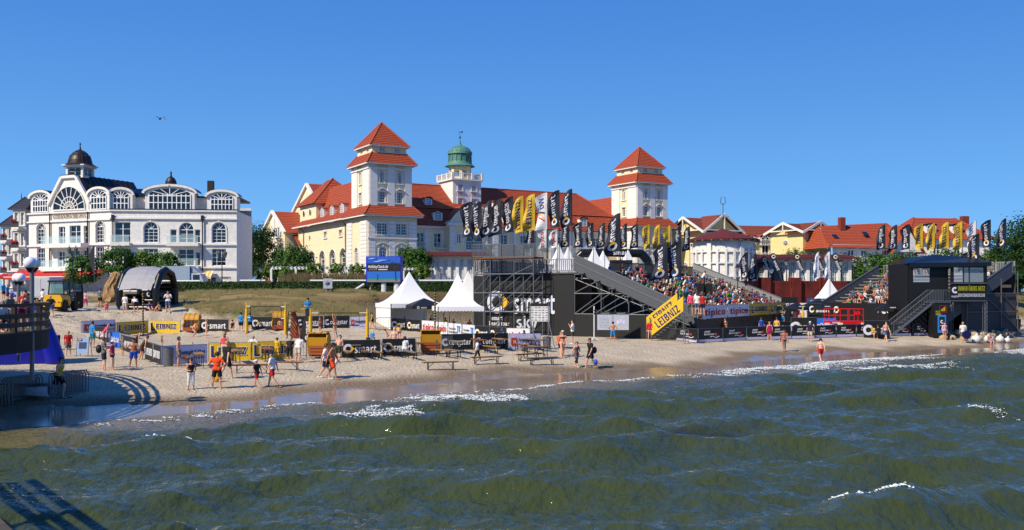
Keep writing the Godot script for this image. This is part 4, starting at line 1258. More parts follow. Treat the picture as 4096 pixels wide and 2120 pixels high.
# the white hotel with the dome
func beach_hotel():
	var S := V(-57.0, LAND, -135.0)
	var p := thing("hotel", "white hotel with arched windows, dark domed cupola and gold rooftop lettering", "building", S, 0.0)
	var W := white()
	var K := slate()
	var R := Transform3D(yawb(5), Vector3.ZERO)
	var L := Transform3D(yawb(-24), Vector3.ZERO)
	var LX := Transform3D(L.basis, L * V(-16.5, 0, 0))
	var rails := mat("clear_rail_glass", Color(0.75, 0.85, 0.85), 0.05, {"glass": 0.25})
	var RH := [[4.5, 7.0, 2.0, 2.95, true, 3, 4, true], [14.0, 7.0, 2.0, 2.95, true, 3, 4, true], [4.5, 3.7, 2.0, 2.45, false, 3, 4, false], [14.0, 3.7, 2.0, 2.45, false, 3, 4, false], [0.5, 7.0, 2.2, 2.9, false, 2, 3, false], [0.5, 3.7, 2.2, 2.5, false, 2, 3, false], [9.4, 7.0, 2.1, 2.9, true, 2, 3, false], [8.2, 7.0, 0.9, 1.9, false, 1, 2, false], [11.6, 7.0, 0.8, 1.9, false, 1, 2, false], [9.3, 3.7, 2.2, 2.4, false, 2, 3, false], [11.7, 3.7, 0.7, 2.0, false, 1, 2, false], [1.0, 0.1, 3.0, 2.4, false, 2, 1, false], [10.0, 0.1, 2.4, 2.0, false, 2, 1, false], [13.0, 0.1, 1.6, 2.0, false, 2, 1, false]]
	facade(p, R, 17.5, 11.6, RH, W, 0.3)
	facade(p, R * face(17.5, 0, 0, 90), 12.0, 11.6, [], W)
	for y in [11.55, 10.45, 6.75, 3.45]:
		bx(p, "cornice", W, R * V(8.75, y, 0.1), V(17.7, 0.22, 0.3), R.basis)
	bx(p, "dark_coping", K, R * V(8.8, 11.74, 0.05), V(17.9, 0.1, 0.5), R.basis)
	for x in [0.35, 12.75]:
		bx(p, "downpipe", K, R * V(x, 6.2, 0.22), V(0.14, 9.0, 0.14), R.basis)
		bx(p, "hopper", K, R * V(x, 10.55, 0.24), V(0.4, 0.7, 0.3), R.basis)
	for o in [[1.6, 6.6, 2.6], [10.2, 6.6, 4.4], [10.2, 3.3, 4.4]]:
		bx(p, "balcony_slab", W, R * V(o[0], o[1] + 0.12, 0.7), V(o[2], 0.5, 1.3), R.basis)
		bx(p, "glass_railing", rails, R * V(o[0], o[1] + 0.9, 1.32), V(o[2], 1.05, 0.03), R.basis)
	var hl := [[1.7, 7.0, 1.7, 3.1, true, 3, 4, true], [1.7, 3.6, 1.7, 2.8, false, 3, 4, false], [13.6, 7.0, 1.6, 3.1, true, 3, 4, true], [13.6, 3.6, 1.6, 2.8, false, 3, 4, false], [6.2, 6.9, 1.3, 2.6, false, 2, 3, false], [8.4, 6.9, 2.2, 2.7, false, 2, 3, false], [11.2, 6.9, 0.7, 2.6, false, 1, 3, false], [6.0, 3.6, 1.4, 2.3, false, 2, 3, false], [8.2, 3.6, 2.2, 2.4, false, 2, 3, false], [11.0, 3.6, 0.8, 2.4, false, 1, 3, false], [0.8, 0.1, 3.0, 2.0, false, 2, 1, false], [5.0, 0.1, 6.0, 2.0, false, 4, 1, false]]
	facade(p, LX, 16.5, 11.6, hl, W, 0.3)
	facade(p, LX * face(0, 0, -6, -90), 6.0, 11.6, [[2.0, 7.0, 1.4, 2.6, true, 2, 3, false], [2.0, 3.6, 1.4, 2.6, false, 2, 3, false]], W)
	for y in [11.55, 10.3, 6.75, 3.3]:
		bx(p, "cornice", W, LX * V(8.2, y, 0.1), V(16.7, 0.22, 0.3), L.basis)
	for x in [4.6, 12.2]:
		bx(p, "downpipe", K, LX * V(x, 7.0, 0.2), V(0.14, 9.0, 0.14), L.basis)
	for y in [6.6, 3.2]:
		bx(p, "balcony_slab", W, LX * V(8.4, y + 0.05, 0.8), V(8.0, 0.6, 1.6), L.basis)
		bx(p, "glass_railing", rails, LX * V(8.4, y + 0.85, 1.55), V(8.0, 1.05, 0.03), L.basis)
	write(p, "STRANDSCHLOSS", LX * V(8.4, 10.95, 0.12), 0.62, 6.6, paint(Color(0.55, 0.42, 0.16), 0.4), L.basis, 700, "Droid Serif")
	var g := MB.new()
	g.slab(PackedVector2Array([Vector2(4.4, 11.6), Vector2(12.4, 11.6), Vector2(12.2, 13.2), Vector2(9.7, 16.5), Vector2(7.1, 16.5), Vector2(4.6, 13.2)]), -0.5, 0.0)
	part(p, "gable_wall", g.mesh(), W, LX.origin, L.basis)
	g = MB.new()
	for s in [[V(4.2, 12.8, 0.15), V(7.0, 16.7, 0.15)], [V(7.0, 16.7, 0.15), V(9.8, 16.7, 0.15)], [V(9.8, 16.7, 0.15), V(12.6, 12.8, 0.15)]]:
		g.bar(s[0], s[1], 0.4, 0.4)
	part(p, "gable_trim", g.mesh(), W, LX.origin, L.basis)
	var fan := MB.new()
	var fg := PackedVector2Array()
	for i in 17:
		fg.append(Vector2(8.4 + 3.15 * cos(PI * i / 16), 11.95 + 3.3 * sin(PI * i / 16)))
	var fgl := MB.new()
	fgl.slab(fg, 0.02, 0.05)
	for i in 16:
		for rr in [3.2, 1.75, 1.1]:
			fan.bar(V(8.4 + rr * cos(PI * i / 16), 11.95 + rr * 1.04 * sin(PI * i / 16), 0.08), V(8.4 + rr * cos(PI * (i + 1) / 16), 11.95 + rr * 1.04 * sin(PI * (i + 1) / 16), 0.08), 0.3 if rr > 3 else 0.14, 0.12)
	for i in range(1, 9):
		var a := PI * i / 9
		fan.bar(V(8.4 + 0.4 * cos(a), 11.95 + 0.4 * sin(a), 0.1), V(8.4 + 3.1 * cos(a), 11.95 + 3.2 * sin(a), 0.1), 0.15, 0.1)
	fan.box(V(8.4, 11.9, 0.1), V(6.6, 0.2, 0.2))
	var fw := part(p, "fan_window", fan.mesh(), W, LX.origin, L.basis)
	part(fw, "pane", fgl.mesh(), pane_mat())
	g = MB.new()
	for q in [[V(4.2, 13.0, 0.3), V(7.0, 16.95, 0.3)], [V(7.0, 16.95, 0.3), V(9.8, 16.95, 0.3)], [V(9.8, 16.95, 0.3), V(12.6, 13.0, 0.3)]]:
		g.quad_out(q[0], q[1], q[1] + V(0, 0, -11), q[0] + V(0, 0, -11), Vector3.UP)
		for i in 12:
			g.bar(q[0] + V(0, 0.03, -0.9 * i), q[1] + V(0, 0.03, -0.9 * i), 0.07, 0.08)
	part(p, "sheet_roof", g.mesh(), K, LX.origin, L.basis)
	bx(p, "gable_side", W, LX * V(12.3, 12.5, -3.0), V(0.3, 2.0, 6.0), L.basis)
	var cb := LX * V(8.7, 16.6, -1.6)
	var cn := MB.new()
	for sx in [-1, 1]:
		for sz in [-1, 1]:
			cn.box(V(1.9 * sx, 1.25, 1.9 * sz), V(0.5, 2.5, 0.5))
	cn.box(V(0, 0.25, 0), V(4.1, 0.5, 4.1)); cn.box(V(0, 2.55, 0), V(5.0, 0.3, 5.0)); cn.box(V(0, 2.85, 0), V(5.6, 0.25, 5.6))
	var cu := part(p, "cupola", cn.mesh(), W, cb, yawb(-10).scaled(Vector3.ONE * 0.64))
	for q in [0, -90, 90]:
		window(cu, Transform3D(yawb(q), Vector3.ZERO), [-1.5, 0.5, 3.0, 1.8, false, 2, 2], -1.75)
	cn = MB.new()
	cn.lathe([Vector2(3.5, 0.0), Vector2(2.9, 0.3), Vector2(2.6, 0.7), Vector2(2.5, 1.3), Vector2(2.2, 2.1), Vector2(1.6, 2.9), Vector2(0.9, 3.4), Vector2(0.3, 3.7), Vector2(0.15, 4.3), Vector2(0.05, 5.4)], 16)
	cn.ball(V(0, 5.0, 0), Vector3.ONE * 0.22, 8, 6)
	for k in 16:
		var a := TAU * k / 16
		cn.tube(V(cos(a) * 2.62, 0.7, sin(a) * 2.62), V(cos(a) * 2.2, 2.15, sin(a) * 2.2), 0.06, 0.06, 5); cn.tube(V(cos(a) * 2.2, 2.15, sin(a) * 2.2), V(cos(a) * 0.9, 3.42, sin(a) * 0.9), 0.06, 0.05, 5)
	part(cu, "dome", cn.mesh(), K, V(0, 2.95, 0))
	for o in [[LX, 2.5, 4.2, 3.0], [LX, 14.2, 4.0, 3.0], [R, 1.2, 3.2, 2.9], [R, 8.0, 6.9, 3.4], [R, 15.3, 4.2, 2.7]]:
		var X: Transform3D = o[0]
		var w: float = o[2]
		var h: float = o[3]
		var mb := MB.new()
		var gl := MB.new()
		var tp := MB.new()
		var z := 0.0 if o[0] == LX else -0.6
		var sp := h * 0.66
		var rise := h - sp
		var ring := PackedVector2Array([Vector2(-w / 2, 0), Vector2(w / 2, 0)])
		var inner := PackedVector2Array([Vector2(-w / 2 + 0.5, 0), Vector2(w / 2 - 0.5, 0)])
		for i in 13:
			var t := PI * i / 12
			ring.append(Vector2(cos(t) * w / 2, sp + sin(t) * rise)); inner.append(Vector2(cos(t) * (w / 2 - 0.5), sp - 0.2 + sin(t) * rise * 0.86))
		mb.slab(ring, -2.5, 0.0)
		gl.slab(inner, 0.0, 0.04)
		for i in range(2, 14):
			tp.bar(V(ring[i].x * 1.08, ring[i].y + 0.1, 0.12), V(ring[i + 1].x * 1.08 if i + 1 < ring.size() else -w * 0.54, ring[i + 1].y + 0.1, 0.12), 0.36, 0.34)
		var at0 := X * V(o[1], 11.75, z)
		var at1 := part(p, "attic_bay", mb.mesh(), W, at0, X.basis)
		part(at1, "arch_trim", tp.mesh(), W)
		var rf := MB.new()
		for i in range(2, 14):
			rf.quad_out(V(ring[i].x * 1.1, ring[i].y + 0.3, 0.3), V(ring[i + 1].x * 1.1, ring[i + 1].y + 0.3, 0.3), V(ring[i + 1].x * 1.1, ring[i + 1].y + 0.3, -3), V(ring[i].x * 1.1, ring[i].y + 0.3, -3), Vector3.UP)
		part(at1, "barrel_roof", rf.mesh(), K)
		var sa := MB.new()
		var n := roundi(w / 0.75)
		for i in range(0, n + 1):
			var x := -w / 2 + 0.55 + (w - 1.1) * i / n
			sa.box(V(x, sp * 0.5, 0.08), V(0.12, sp, 0.08))
		for y in [0.05, sp - 0.25, sp * 0.45]:
			sa.box(V(0, y, 0.09), V(w - 1.0, 0.12, 0.07))
		for a in [0.2, 0.36, 0.5, 0.64, 0.8]:
			sa.bar(V(0, sp - 0.2, 0.08), V(cos(PI * a) * (w / 2 - 0.5), sp - 0.2 + sin(PI * a) * rise * 0.86, 0.08), 0.1, 0.08)
		var wn := part(at1, "window", sa.mesh(), sash())
		part(wn, "pane", gl.mesh(), pane_mat())
	bx(p, "attic_wall", W, R * V(8.7, 12.6, -2.4), V(17.0, 2.1, 0.4), R.basis)
	bx(p, "flat_roof", K, R * V(8.7, 13.75, -6.5), V(17.4, 0.25, 9.0), R.basis)
	bx(p, "rear_wall", W, R * V(8.7, 6.0, -12.0), V(17.4, 14.0, 0.3), R.basis)
	bx(p, "chimney", paint(Color(0.09, 0.09, 0.1)), R * V(13.2, 14.9, -3.0), V(0.85, 2.6, 0.85), R.basis)
	bx(p, "solar_panel", paint(Color(0.04, 0.045, 0.06), 0.2), R * V(3.6, 14.5, -3.5), V(3.0, 0.1, 2.4), R.basis * Basis(Vector3.RIGHT, 0.5))
	var sd := MB.new()
	sd.lathe([Vector2(0.95, 0), Vector2(0.8, 0.3), Vector2(0.78, 0.7), Vector2(0.55, 1.15), Vector2(0.15, 1.45), Vector2(0.06, 2.1), Vector2(0.0, 2.4)], 12)
	sd.ball(V(0, 1.95, 0), Vector3.ONE * 0.16, 8, 5)
	part(p, "small_dome", sd.mesh(), K, R * V(8.0, 15.15, -1.2))
	var aw := MB.new()
	aw.quad_out(V(-1.5, 3.2, 0.2), V(16, 3.2, 0.2), V(16, 2.1, 3.0), V(-1.5, 2.1, 3.0), Vector3.UP)
	aw.quad_out(V(-1.5, 2.1, 3.0), V(16, 2.1, 3.0), V(16, 1.75, 3.0), V(-1.5, 1.75, 3.0), V(0, 0, 1))
	part(p, "red_awning", aw.mesh(), paint(Color(0.74, 0.13, 0.12), 0.8), LX.origin, L.basis)
	bx(p, "awning_rail", W, LX * V(7.2, 2.12, 3.03), V(17.5, 0.1, 0.08), L.basis)
	for i in 18:
		var st := MB.new()
		st.quad_out(V(0, 3.0, 0.3), V(0.28, 3.0, 0.3), V(0.28, 2.1, 2.0), V(0, 2.1, 2.0), Vector3.UP)
		st.quad_out(V(0, 2.1, 2.0), V(0.28, 2.1, 2.0), V(0.28, 1.8, 2.0), V(0, 1.8, 2.0), V(0, 0, 1))
		if not meshes.has("stripe"): meshes["stripe"] = st.mesh()
		part(p, "awning_stripe", meshes["stripe"], paint(Color(0.93, 0.7, 0.2) if i % 2 == 0 else Color(0.9, 0.86, 0.72)), R * V(9.2 + i * 0.285, 0, 0), R.basis)
	write(p, "SHARK'S", R * V(15.9, 2.0, 0.06), 0.3, 1.5, paint(Color(0.2, 0.12, 0.08)), R.basis)
func street_house(px0: float, px1: float, ptop: float, d: float, called: String, label: String, tone: Color, floors: int):
	var a := at(px0, 1165, d)
	var w := (px1 - px0) / FO * d
	var h := (1165.0 - ptop) / FO * d
	var p := thing(called, label, "building", V(a.x, LAND, a.z), -12)
	var holes := []
	for f in floors:
		for k in 2:
			holes.append([w * (0.14 + 0.48 * k), 0.8 + f * h / floors, w * 0.26, h / floors * 0.62, false, 2, 3, true])
	facade(p, Transform3D(), w, h, holes, paint(tone, 0.9))
	facade(p, face(w, 0, 0, 90), 9.0, h, [], paint(tone, 0.9))
	for f in floors + 1:
		bx(p, "cornice", white(), V(w / 2, f * h / floors, 0.15), V(w + 0.3, 0.25, 0.45))
	for f in range(1, floors):
		bx(p, "balcony_slab", white(), V(w * 0.7, f * h / floors + 0.2, 0.9), V(w * 0.55, 0.3, 1.5))
		bx(p, "balcony_rail", paint(Color(0.2, 0.2, 0.21)), V(w * 0.7, f * h / floors + 0.85, 1.6), V(w * 0.55, 0.9, 0.06))
		var fl := MB.new()
		for i in 26:
			fl.ball(V(rng.randf_range(-0.5, 0.5) * w * 0.5, rng.randf_range(-0.15, 0.2), rng.randf_range(-0.1, 0.2)), Vector3.ONE * rng.randf_range(0.06, 0.14), 5, 3)
		var fb := part(p, "flower_box", fl.mesh(), paint(Color(0.7, 0.1, 0.22)), V(w * 0.7, f * h / floors + 1.35, 1.7))
		fb.set_meta("kind", "stuff")
	var b := MB.new()
	hip(b, -0.5, w + 0.5, -9.5, 0.5, h, w * 0.3, 3.0, h + 2.2, 6)
	part(p, "roof", b.mesh(), paint(Color(0.2, 0.2, 0.22), 0.6))
	return p
func old_street():
	street_house(52, 112, 838, 152, "villa", "white balconied villa with slate roof and flower boxes next to the hotel", Color(0.8, 0.78, 0.76), 4)
	var p: Node3D = street_house(6, 60, 905, 176, "townhouse", "lilac-grey townhouse with stucco bays and a slate spire at the street end", Color(0.66, 0.62, 0.68), 4)
	var b := MB.new()
	b.lathe([Vector2(1.6, 0), Vector2(1.7, 1.2), Vector2(1.3, 2.0), Vector2(0.5, 2.6), Vector2(0.22, 3.6), Vector2(0.06, 6.4), Vector2(0, 7.0)], 10)
	part(p, "spire", b.mesh(), paint(Color(0.16, 0.17, 0.19), 0.5), V(2.6, 11.6, -2.0))
	for o in [[18, 1120, 150.0, Color(0.72, 0.1, 0.1), "red café parasol at the foot of the street"], [34, 1108, 158.0, Color(0.85, 0.68, 0.3), "yellow café parasol at the foot of the street"]]:
		var q := at(o[0], o[1], o[2])
		var t := thing("parasol", o[4], "parasol", V(q.x, LAND, q.z))
		var pb := MB.new()
		pb.lathe([Vector2(0, 2.9), Vector2(1.9, 2.2), Vector2(1.9, 2.05)], 8)
		part(t, "canopy", pb.mesh(), paint(o[3], 0.8))
		pb = MB.new()
		pb.tube(Vector3.ZERO, V(0, 2.85, 0), 0.04)
		part(t, "pole", pb.mesh(), paint(Color(0.5, 0.4, 0.3)))
# yellow guest houses and red-roofed houses
func corner_house(pxc: float, d: float, wl: float, wr: float, eavey: float, apexl: float, apexr: float, label: String):
	var c := at(pxc, 1165, d)
	var p := thing("guest_house", label, "building", V(c.x, LAND, c.z), 30, "yellow guest houses behind the promenade")
	var C := mat("yellow_render", Color(0.9, 0.82, 0.58), 0.9, {"tex": ntex("plaster", 0.02, 0.9, 1.0), "scale": 0.25})
	var W := white()
	var holes := []
	for k in 2:
		holes.append([wr * (0.18 + 0.42 * k), eavey - 2.9, 1.3, 2.0, false, 2, 1, true]); holes.append([wr * (0.18 + 0.42 * k), eavey - 6.2, 1.3, 2.2, false, 2, 1, true])
	facade(p, Transform3D(), wr, eavey, holes, C)
	facade(p, face(0, 0, -wl, -90), wl, eavey, [], C)
	facade(p, face(wr, 0, 0, 90), wl, eavey, [], C)
	for y in [eavey - 1.9, eavey - 6.2]:
		var r := MB.new()
		r.ball(Vector3.ZERO, V(0.06, 0.6, 0.6), 14, 6)
		var rw := part(p, "round_window", r.mesh(), W, V(-0.02, y, -wl * 0.52))
		r = MB.new()
		r.ball(V(-0.05, 0, 0), V(0.05, 0.36, 0.36), 12, 6)
		part(rw, "pane", r.mesh(), pane_mat())
		r = MB.new()
		r.box(V(-0.11, 0, 0), V(0.03, 0.7, 0.08)); r.box(V(-0.11, 0, 0), V(0.03, 0.08, 0.7))
		part(rw, "glazing_bar", r.mesh(), W)
	for side in 2:
		var w := wr if side == 0 else wl
		var ap := apexr if side == 0 else apexl
		var X := Transform3D() if side == 0 else face(0, 0, -wl, -90)
		var g := MB.new()
		g.slab(PackedVector2Array([Vector2(-0.02, eavey), Vector2(w + 0.02, eavey), Vector2(w / 2, ap - 0.2)]), -0.3, -0.02)
		part(p, "gable_wall", g.mesh(), C, X.origin, X.basis)
		g = MB.new()
		var e := 0.9
		g.bar(V(-e, eavey - 0.35, e), V(w / 2, ap, e), 0.18, 0.42); g.bar(V(w / 2, ap, e), V(w + e, eavey - 0.35, e), 0.18, 0.42)
		g.box(V(w / 2, eavey + 0.15, e), V(w * 1.0, 0.2, 0.2)); g.box(V(w / 2, (eavey + ap) / 2, e), V(0.2, ap - eavey, 0.2))
		part(p, "gable_truss", g.mesh(), W, X.origin, X.basis)
		g = MB.new()
		slope(g, V(-e, eavey - 0.3, e), V(-e, eavey - 0.3, -w / 2), V(w / 2, ap, -w / 2 - 1), V(w / 2, ap, e), 10)
		slope(g, V(w + e, eavey - 0.3, -w / 2), V(w + e, eavey - 0.3, e), V(w / 2, ap, e), V(w / 2, ap, -w / 2 - 1), 10)
		part(p, "roof", g.mesh(), mat("weathered_tile", Color(0.64, 0.31, 0.2), 0.8, {"tex": ntex("tilemix", 0.05, 0.5, 1.0, 256), "scale": 0.3}), X.origin, X.basis)
	for k in 2:
		var bal := MB.new()
		bal.lathe([Vector2(0.9, 0), Vector2(1.0, 0.12), Vector2(0.9, 0.2)], 12)
		for i in 15:
			var a := PI * i / 14
			bal.tube(V(cos(a) * 0.95, 0.1, sin(a) * 0.8), V(cos(a) * 1.1, 1.0, sin(a) * 0.95), 0.025, 0.025, 4)
			if i < 14:
				var a2 := PI * (i + 1) / 14
				bal.tube(V(cos(a) * 1.1, 1.0, sin(a) * 0.95), V(cos(a2) * 1.1, 1.0, sin(a2) * 0.95), 0.035, 0.035, 4)
		part(p, "balcony", bal.mesh(), W, V(wr * (0.18 + 0.42 * k) + 0.65, eavey - 3.1, 0.2))
func guest_houses():
	corner_house(3212, 172, 8.0, 7.2, 11.0, 12.6, 12.7, "yellow guest house with round windows and curved white balconies beyond the colonnade")
	corner_house(2816, 178, 10.0, 8.6, 11.4, 14.2, 14.6, "yellow guest house with twin gables beside the right spa tower")
	var c := at(2975, 1165, 182)
	var p := thing("guest_house", "yellow linking wing with red barrel dormers and white timber balcony posts", "building", V(c.x, LAND, c.z), 12, "yellow guest houses behind the promenade")
	var C: Material = mats["yellow_render"]
	facade(p, Transform3D(), 9.0, 9.6, [[0.8, 6.9, 1.4, 2.2, false, 2, 1, true], [3.8, 6.9, 1.4, 2.2, false, 2, 1, true], [7.2, 7.2, 0.7, 1.0, false, 2, 2, true]], C)
	var b := MB.new()
	slope(b, V(-1, 9.5, 0.6), V(9.6, 9.5, 0.6), V(9.6, 13.0, -5), V(-1, 13.0, -5), 10)
	part(p, "roof", b.mesh(), mats["weathered_tile"])
	for x in [1.3, 4.2]:
		dormer(p, V(x, 8.9, 0.5), 0, 1.7, 1.9, 2.5, paint(Color(0.75, 0.32, 0.2)), white())
	b = MB.new()
	b.box(V(4.2, 6.3, 1.3), V(9.0, 0.25, 2.2)); b.box(V(4.2, 7.3, 2.35), V(9.0, 0.12, 0.1))
	for i in 40:
		b.box(V(-0.2 + i * 0.225, 6.8, 2.35), V(0.05, 1.0, 0.05))
	part(p, "balcony", b.mesh(), white())
	for x in [1.0, 1.6, 5.0, 5.6, 8.4]:
		bx(p, "post", white(), V(x, 3.9, 2.3), V(0.2, 7.8, 0.2))
func red_houses():
	var T := tiles()
	var W := white()
	var c := at(3330, 1165, 165)
	var p := thing("house", "white house with long red roof, brick chimney and picket balcony", "building", V(c.x, LAND, c.z), 14, "red-roofed houses behind the shrubs")
	facade(p, Transform3D(), 16.5, 8.2, [[3.0, 5.4, 1.3, 1.9, false, 2, 2, true], [5.6, 5.4, 1.3, 1.9, false, 2, 2, true], [9.8, 5.4, 1.5, 1.9, false, 3, 2, true], [13.0, 5.4, 1.3, 1.9, false, 2, 2, true]], W)
	var b := MB.new()
	slope(b, V(-1.0, 7.6, 0.8), V(17.0, 7.6, 0.8), V(15.0, 12.6, -6), V(1.2, 11.8, -6), 15)
	slope(b, V(-1.0, 7.6, -12), V(-1.0, 7.6, 0.8), V(1.2, 11.8, -6), V(1.2, 11.8, -6), 13)
	part(p, "roof", b.mesh(), T)
	b = MB.new()
	b.slab(PackedVector2Array([Vector2(11.6, 7.0), Vector2(17.2, 7.0), Vector2(14.4, 11.4)]), 0.2, 0.9)
	part(p, "gable_wall", b.mesh(), W)
	b = MB.new()
	slope(b, V(11.0, 6.6, 1.4), V(11.0, 6.6, -3), V(14.4, 11.8, -5), V(14.4, 11.8, 1.4), 13)
	slope(b, V(17.8, 6.6, -3), V(17.8, 6.6, 1.4), V(14.4, 11.8, 1.4), V(14.4, 11.8, -5), 13)
	part(p, "cross_roof", b.mesh(), T)
	bx(p, "chimney", paint(Color(0.5, 0.2, 0.13), 0.9), V(4.8, 12.0, -4.6), V(1.0, 2.6, 0.9))
	b = MB.new()
	b.box(V(5.5, 5.0, 1.0), V(9.0, 0.2, 1.6))
	for i in 45:
		b.box(V(1.1 + i * 0.2, 5.5, 1.75), V(0.09, 0.9, 0.05))
	b.box(V(5.5, 5.95, 1.75), V(9.0, 0.1, 0.08))
	part(p, "picket_balcony", b.mesh(), W)
	for o in [[2.0, 9.6], [8.0, 10.2]]:
		bx(p, "skylight", pane_mat(), V(o[0], o[1] + 0.12, -2.2), V(0.9, 0.1, 1.2), Basis(Vector3.RIGHT, 0.62))
	c = at(3640, 1165, 170)
	p = thing("house", "large white house with hipped red roof and arched dormers behind the flags", "building", V(c.x, LAND, c.z), 8, "red-roofed houses behind the shrubs")
	facade(p, Transform3D(), 15.5, 9.6, [[1.0, 6.4, 1.3, 2.2, false, 2, 2, true], [4.5, 6.4, 1.3, 2.2, false, 2, 2, true], [8.5, 6.4, 1.3, 2.2, false, 2, 2, true], [12.0, 6.4, 1.3, 2.2, false, 2, 2, true]], W)
	facade(p, face(15.5, 0, 0, 90), 10, 9.6, [], W)
	b = MB.new()
	hip(b, -0.9, 16.4, -11, 0.9, 9.4, 4.6, 5.8, 13.6, 13)
	part(p, "roof", b.mesh(), T)
	for x in [4.4, 9.6]:
		dormer(p, V(x, 10.3, -0.6), 0, 1.6, 1.9, 2.6, slate(), W)
	bx(p, "chimney", paint(Color(0.5, 0.2, 0.13), 0.9), V(14.5, 12.6, -6.0), V(1.3, 3.0, 1.0))
	b = MB.new()
	b.box(V(7.7, 5.6, 1.1), V(15.0, 0.22, 1.9)); b.box(V(7.7, 6.6, 2.0), V(15.0, 0.1, 0.1))
	for i in 60:
		b.box(V(0.4 + i * 0.248, 6.1, 2.0), V(0.06, 1.0, 0.05))
	part(p, "balcony", b.mesh(), W)
# promenade pavilions
func terrace():
	var red := mat("red_render", Color(0.47, 0.13, 0.09), 0.9, {"tex": ntex("mottle", 0.02, 0.6, 1.0), "scale": 0.12})
	var a := at(2790, 1165, 116)
	var e := at(3412, 1165, 121)
	var p := thing("retaining_wall", "tall dark red rendered terrace wall below the colonnade", "wall", V(a.x, 0, a.z), rad_to_deg(atan2(-(e.z - a.z), e.x - a.x)))
	var l := Vector2(e.x - a.x, e.z - a.z).length()
	bx(p, "wall", red, V(l / 2, 3.2, -0.3), V(l, 6.4, 0.6))
	for k in [9.0, 13.2, 17.2]:
		bx(p, "pier", red, V(k, 3.35, -0.1), V(1.3, 6.9, 1.0))
	bx(p, "terrace_floor", paint(Color(0.5, 0.46, 0.42), 0.9), V(l / 2, 6.2, -10), V(l, 0.3, 19.0))
	var g := at(2892, 1165, 119)
	var q := thing("pavilion", "round white pavilion with shallow red roof and lyre weather vane", "pavilion", V(g.x, 6.35, g.z), 0)
	var b := MB.new()
	b.lathe([Vector2(3.75, 0), Vector2(3.75, 5.2)], 24)
	part(q, "wall", b.mesh(), white())
	b = MB.new()
	b.lathe([Vector2(3.9, -1.0), Vector2(3.9, 0.1), Vector2(3.7, 0.1)], 24)
	part(q, "plinth", b.mesh(), red)
	for k in 24:
		var t := TAU * (k + 0.5) / 24
		var big := k % 4 == 0
		var hh := 4.7 if big else 3.9
		bx(q, "post", white(), V(cos(t) * 3.9, hh / 2, sin(t) * 3.9), V(0.2, hh, 0.55 if big else 0.28), Basis(Vector3.UP, -t))
	for y in [0.55, 2.2, 3.6]:
		for k in 24:
			var t := TAU * k / 24
			if not meshes.has("rail_box"): meshes["rail_box"] = unit_box
			bx(q, "rail", white(), V(cos(t) * 3.88, y, sin(t) * 3.88), V(0.16, 0.16, 0.78), Basis(Vector3.UP, -t))
	b = MB.new()
	b.lathe([Vector2(4.5, 5.0), Vector2(4.5, 5.18), Vector2(0.3, 6.5), Vector2(0, 6.6)], 24)
	part(q, "roof", b.mesh(), mat("red_felt_roof", Color(0.42, 0.11, 0.09), 0.85, {"tex": ntex("mottle", 0.02, 0.6, 1.0), "scale": 0.3}))
	b = MB.new()
	for k in 24:
		var t := TAU * k / 24
		b.box(V(cos(t) * 4.15, 4.98, sin(t) * 4.15), V(0.75, 0.12, 0.12), Basis(Vector3.UP, -t))
	part(q, "rafter", b.mesh(), paint(Color(0.55, 0.53, 0.5)))
	b = MB.new()
	b.tube(V(0, 6.5, 0), V(0, 9.7, 0), 0.06, 0.04, 6)
	for s in [-1, 1]:
		b.path([V(0, 9.6, 0), V(0.28 * s, 9.8, 0), V(0.3 * s, 10.2, 0), V(0.18 * s, 10.6, 0)], 0.04, 5)
		b.path([V(0, 7.9, 0), V(0.5 * s, 7.95, 0), V(0.75 * s, 8.2, 0)], 0.03, 5)
	part(q, "weather_vane", b.mesh(), paint(Color(0.25, 0.25, 0.24)))
	hall(3020, 3405, 126, 6.35, 9.35, "white glazed colonnade with flat red roof above the terrace wall", 9)
	hall(1700, 1925, 127, LAND, 9.75, "white glazed garden hall with low red roof beside the scaffold", 7)
func hall(px0: float, px1: float, d: float, y0: float, y1: float, label: String, bays: int):
	var a := at(px0, 1165, d)
	var w := (px1 - px0) / FO * d
	var h := y1 - y0
	var p := thing("colonnade", label, "pavilion", V(a.x, y0, a.z), 3, "promenade colonnades")
	for i in bays + 1:
		bx(p, "column", white(), V(w * i / bays, h / 2, 0), V(0.42, h, 0.42))
	for i in bays:
		var m := sash_mesh(snappedf(w / bays - 0.5, 0.01), snappedf(h - 0.3, 0.01), false, 3, 4)
		var wn := part(p, "window", m, sash(), V(w * i / bays + 0.25, 0.0, -0.1))
		part(wn, "pane", meshes["pane_sash_%.2f_%.2f_%s_%d_%d" % [snappedf(w / bays - 0.5, 0.01), snappedf(h - 0.3, 0.01), false, 3, 4]], mat("thin_glass", Color(0.5, 0.58, 0.6), 0.05, {"glass": 0.35}))
	bx(p, "back_wall", white(), V(w / 2, h / 2, -6.0), V(w, h, 0.2))
	bx(p, "beam", white(), V(w / 2, h - 0.1, 0.05), V(w + 0.5, 0.4, 0.5))
	var b := MB.new()
	slope(b, V(-1.0, h + 0.15, 1.2), V(w + 1.2, h + 0.15, 1.2), V(w + 0.2, h + 0.75, -3), V(-0.4, h + 0.75, -3), 3)
	slope(b, V(-1.0, h + 0.15, -7), V(w + 1.2, h + 0.15, -7), V(w + 0.2, h + 0.75, -3), V(-0.4, h + 0.75, -3), 3)
	b.box(V(w / 2, h + 0.1, 1.2), V(w + 2.2, 0.12, 0.1))
	part(p, "roof", b.mesh(), mat("red_felt_roof", Color(0.42, 0.11, 0.09), 0.85, {"tex": ntex("mottle", 0.02, 0.6, 1.0), "scale": 0.3}))
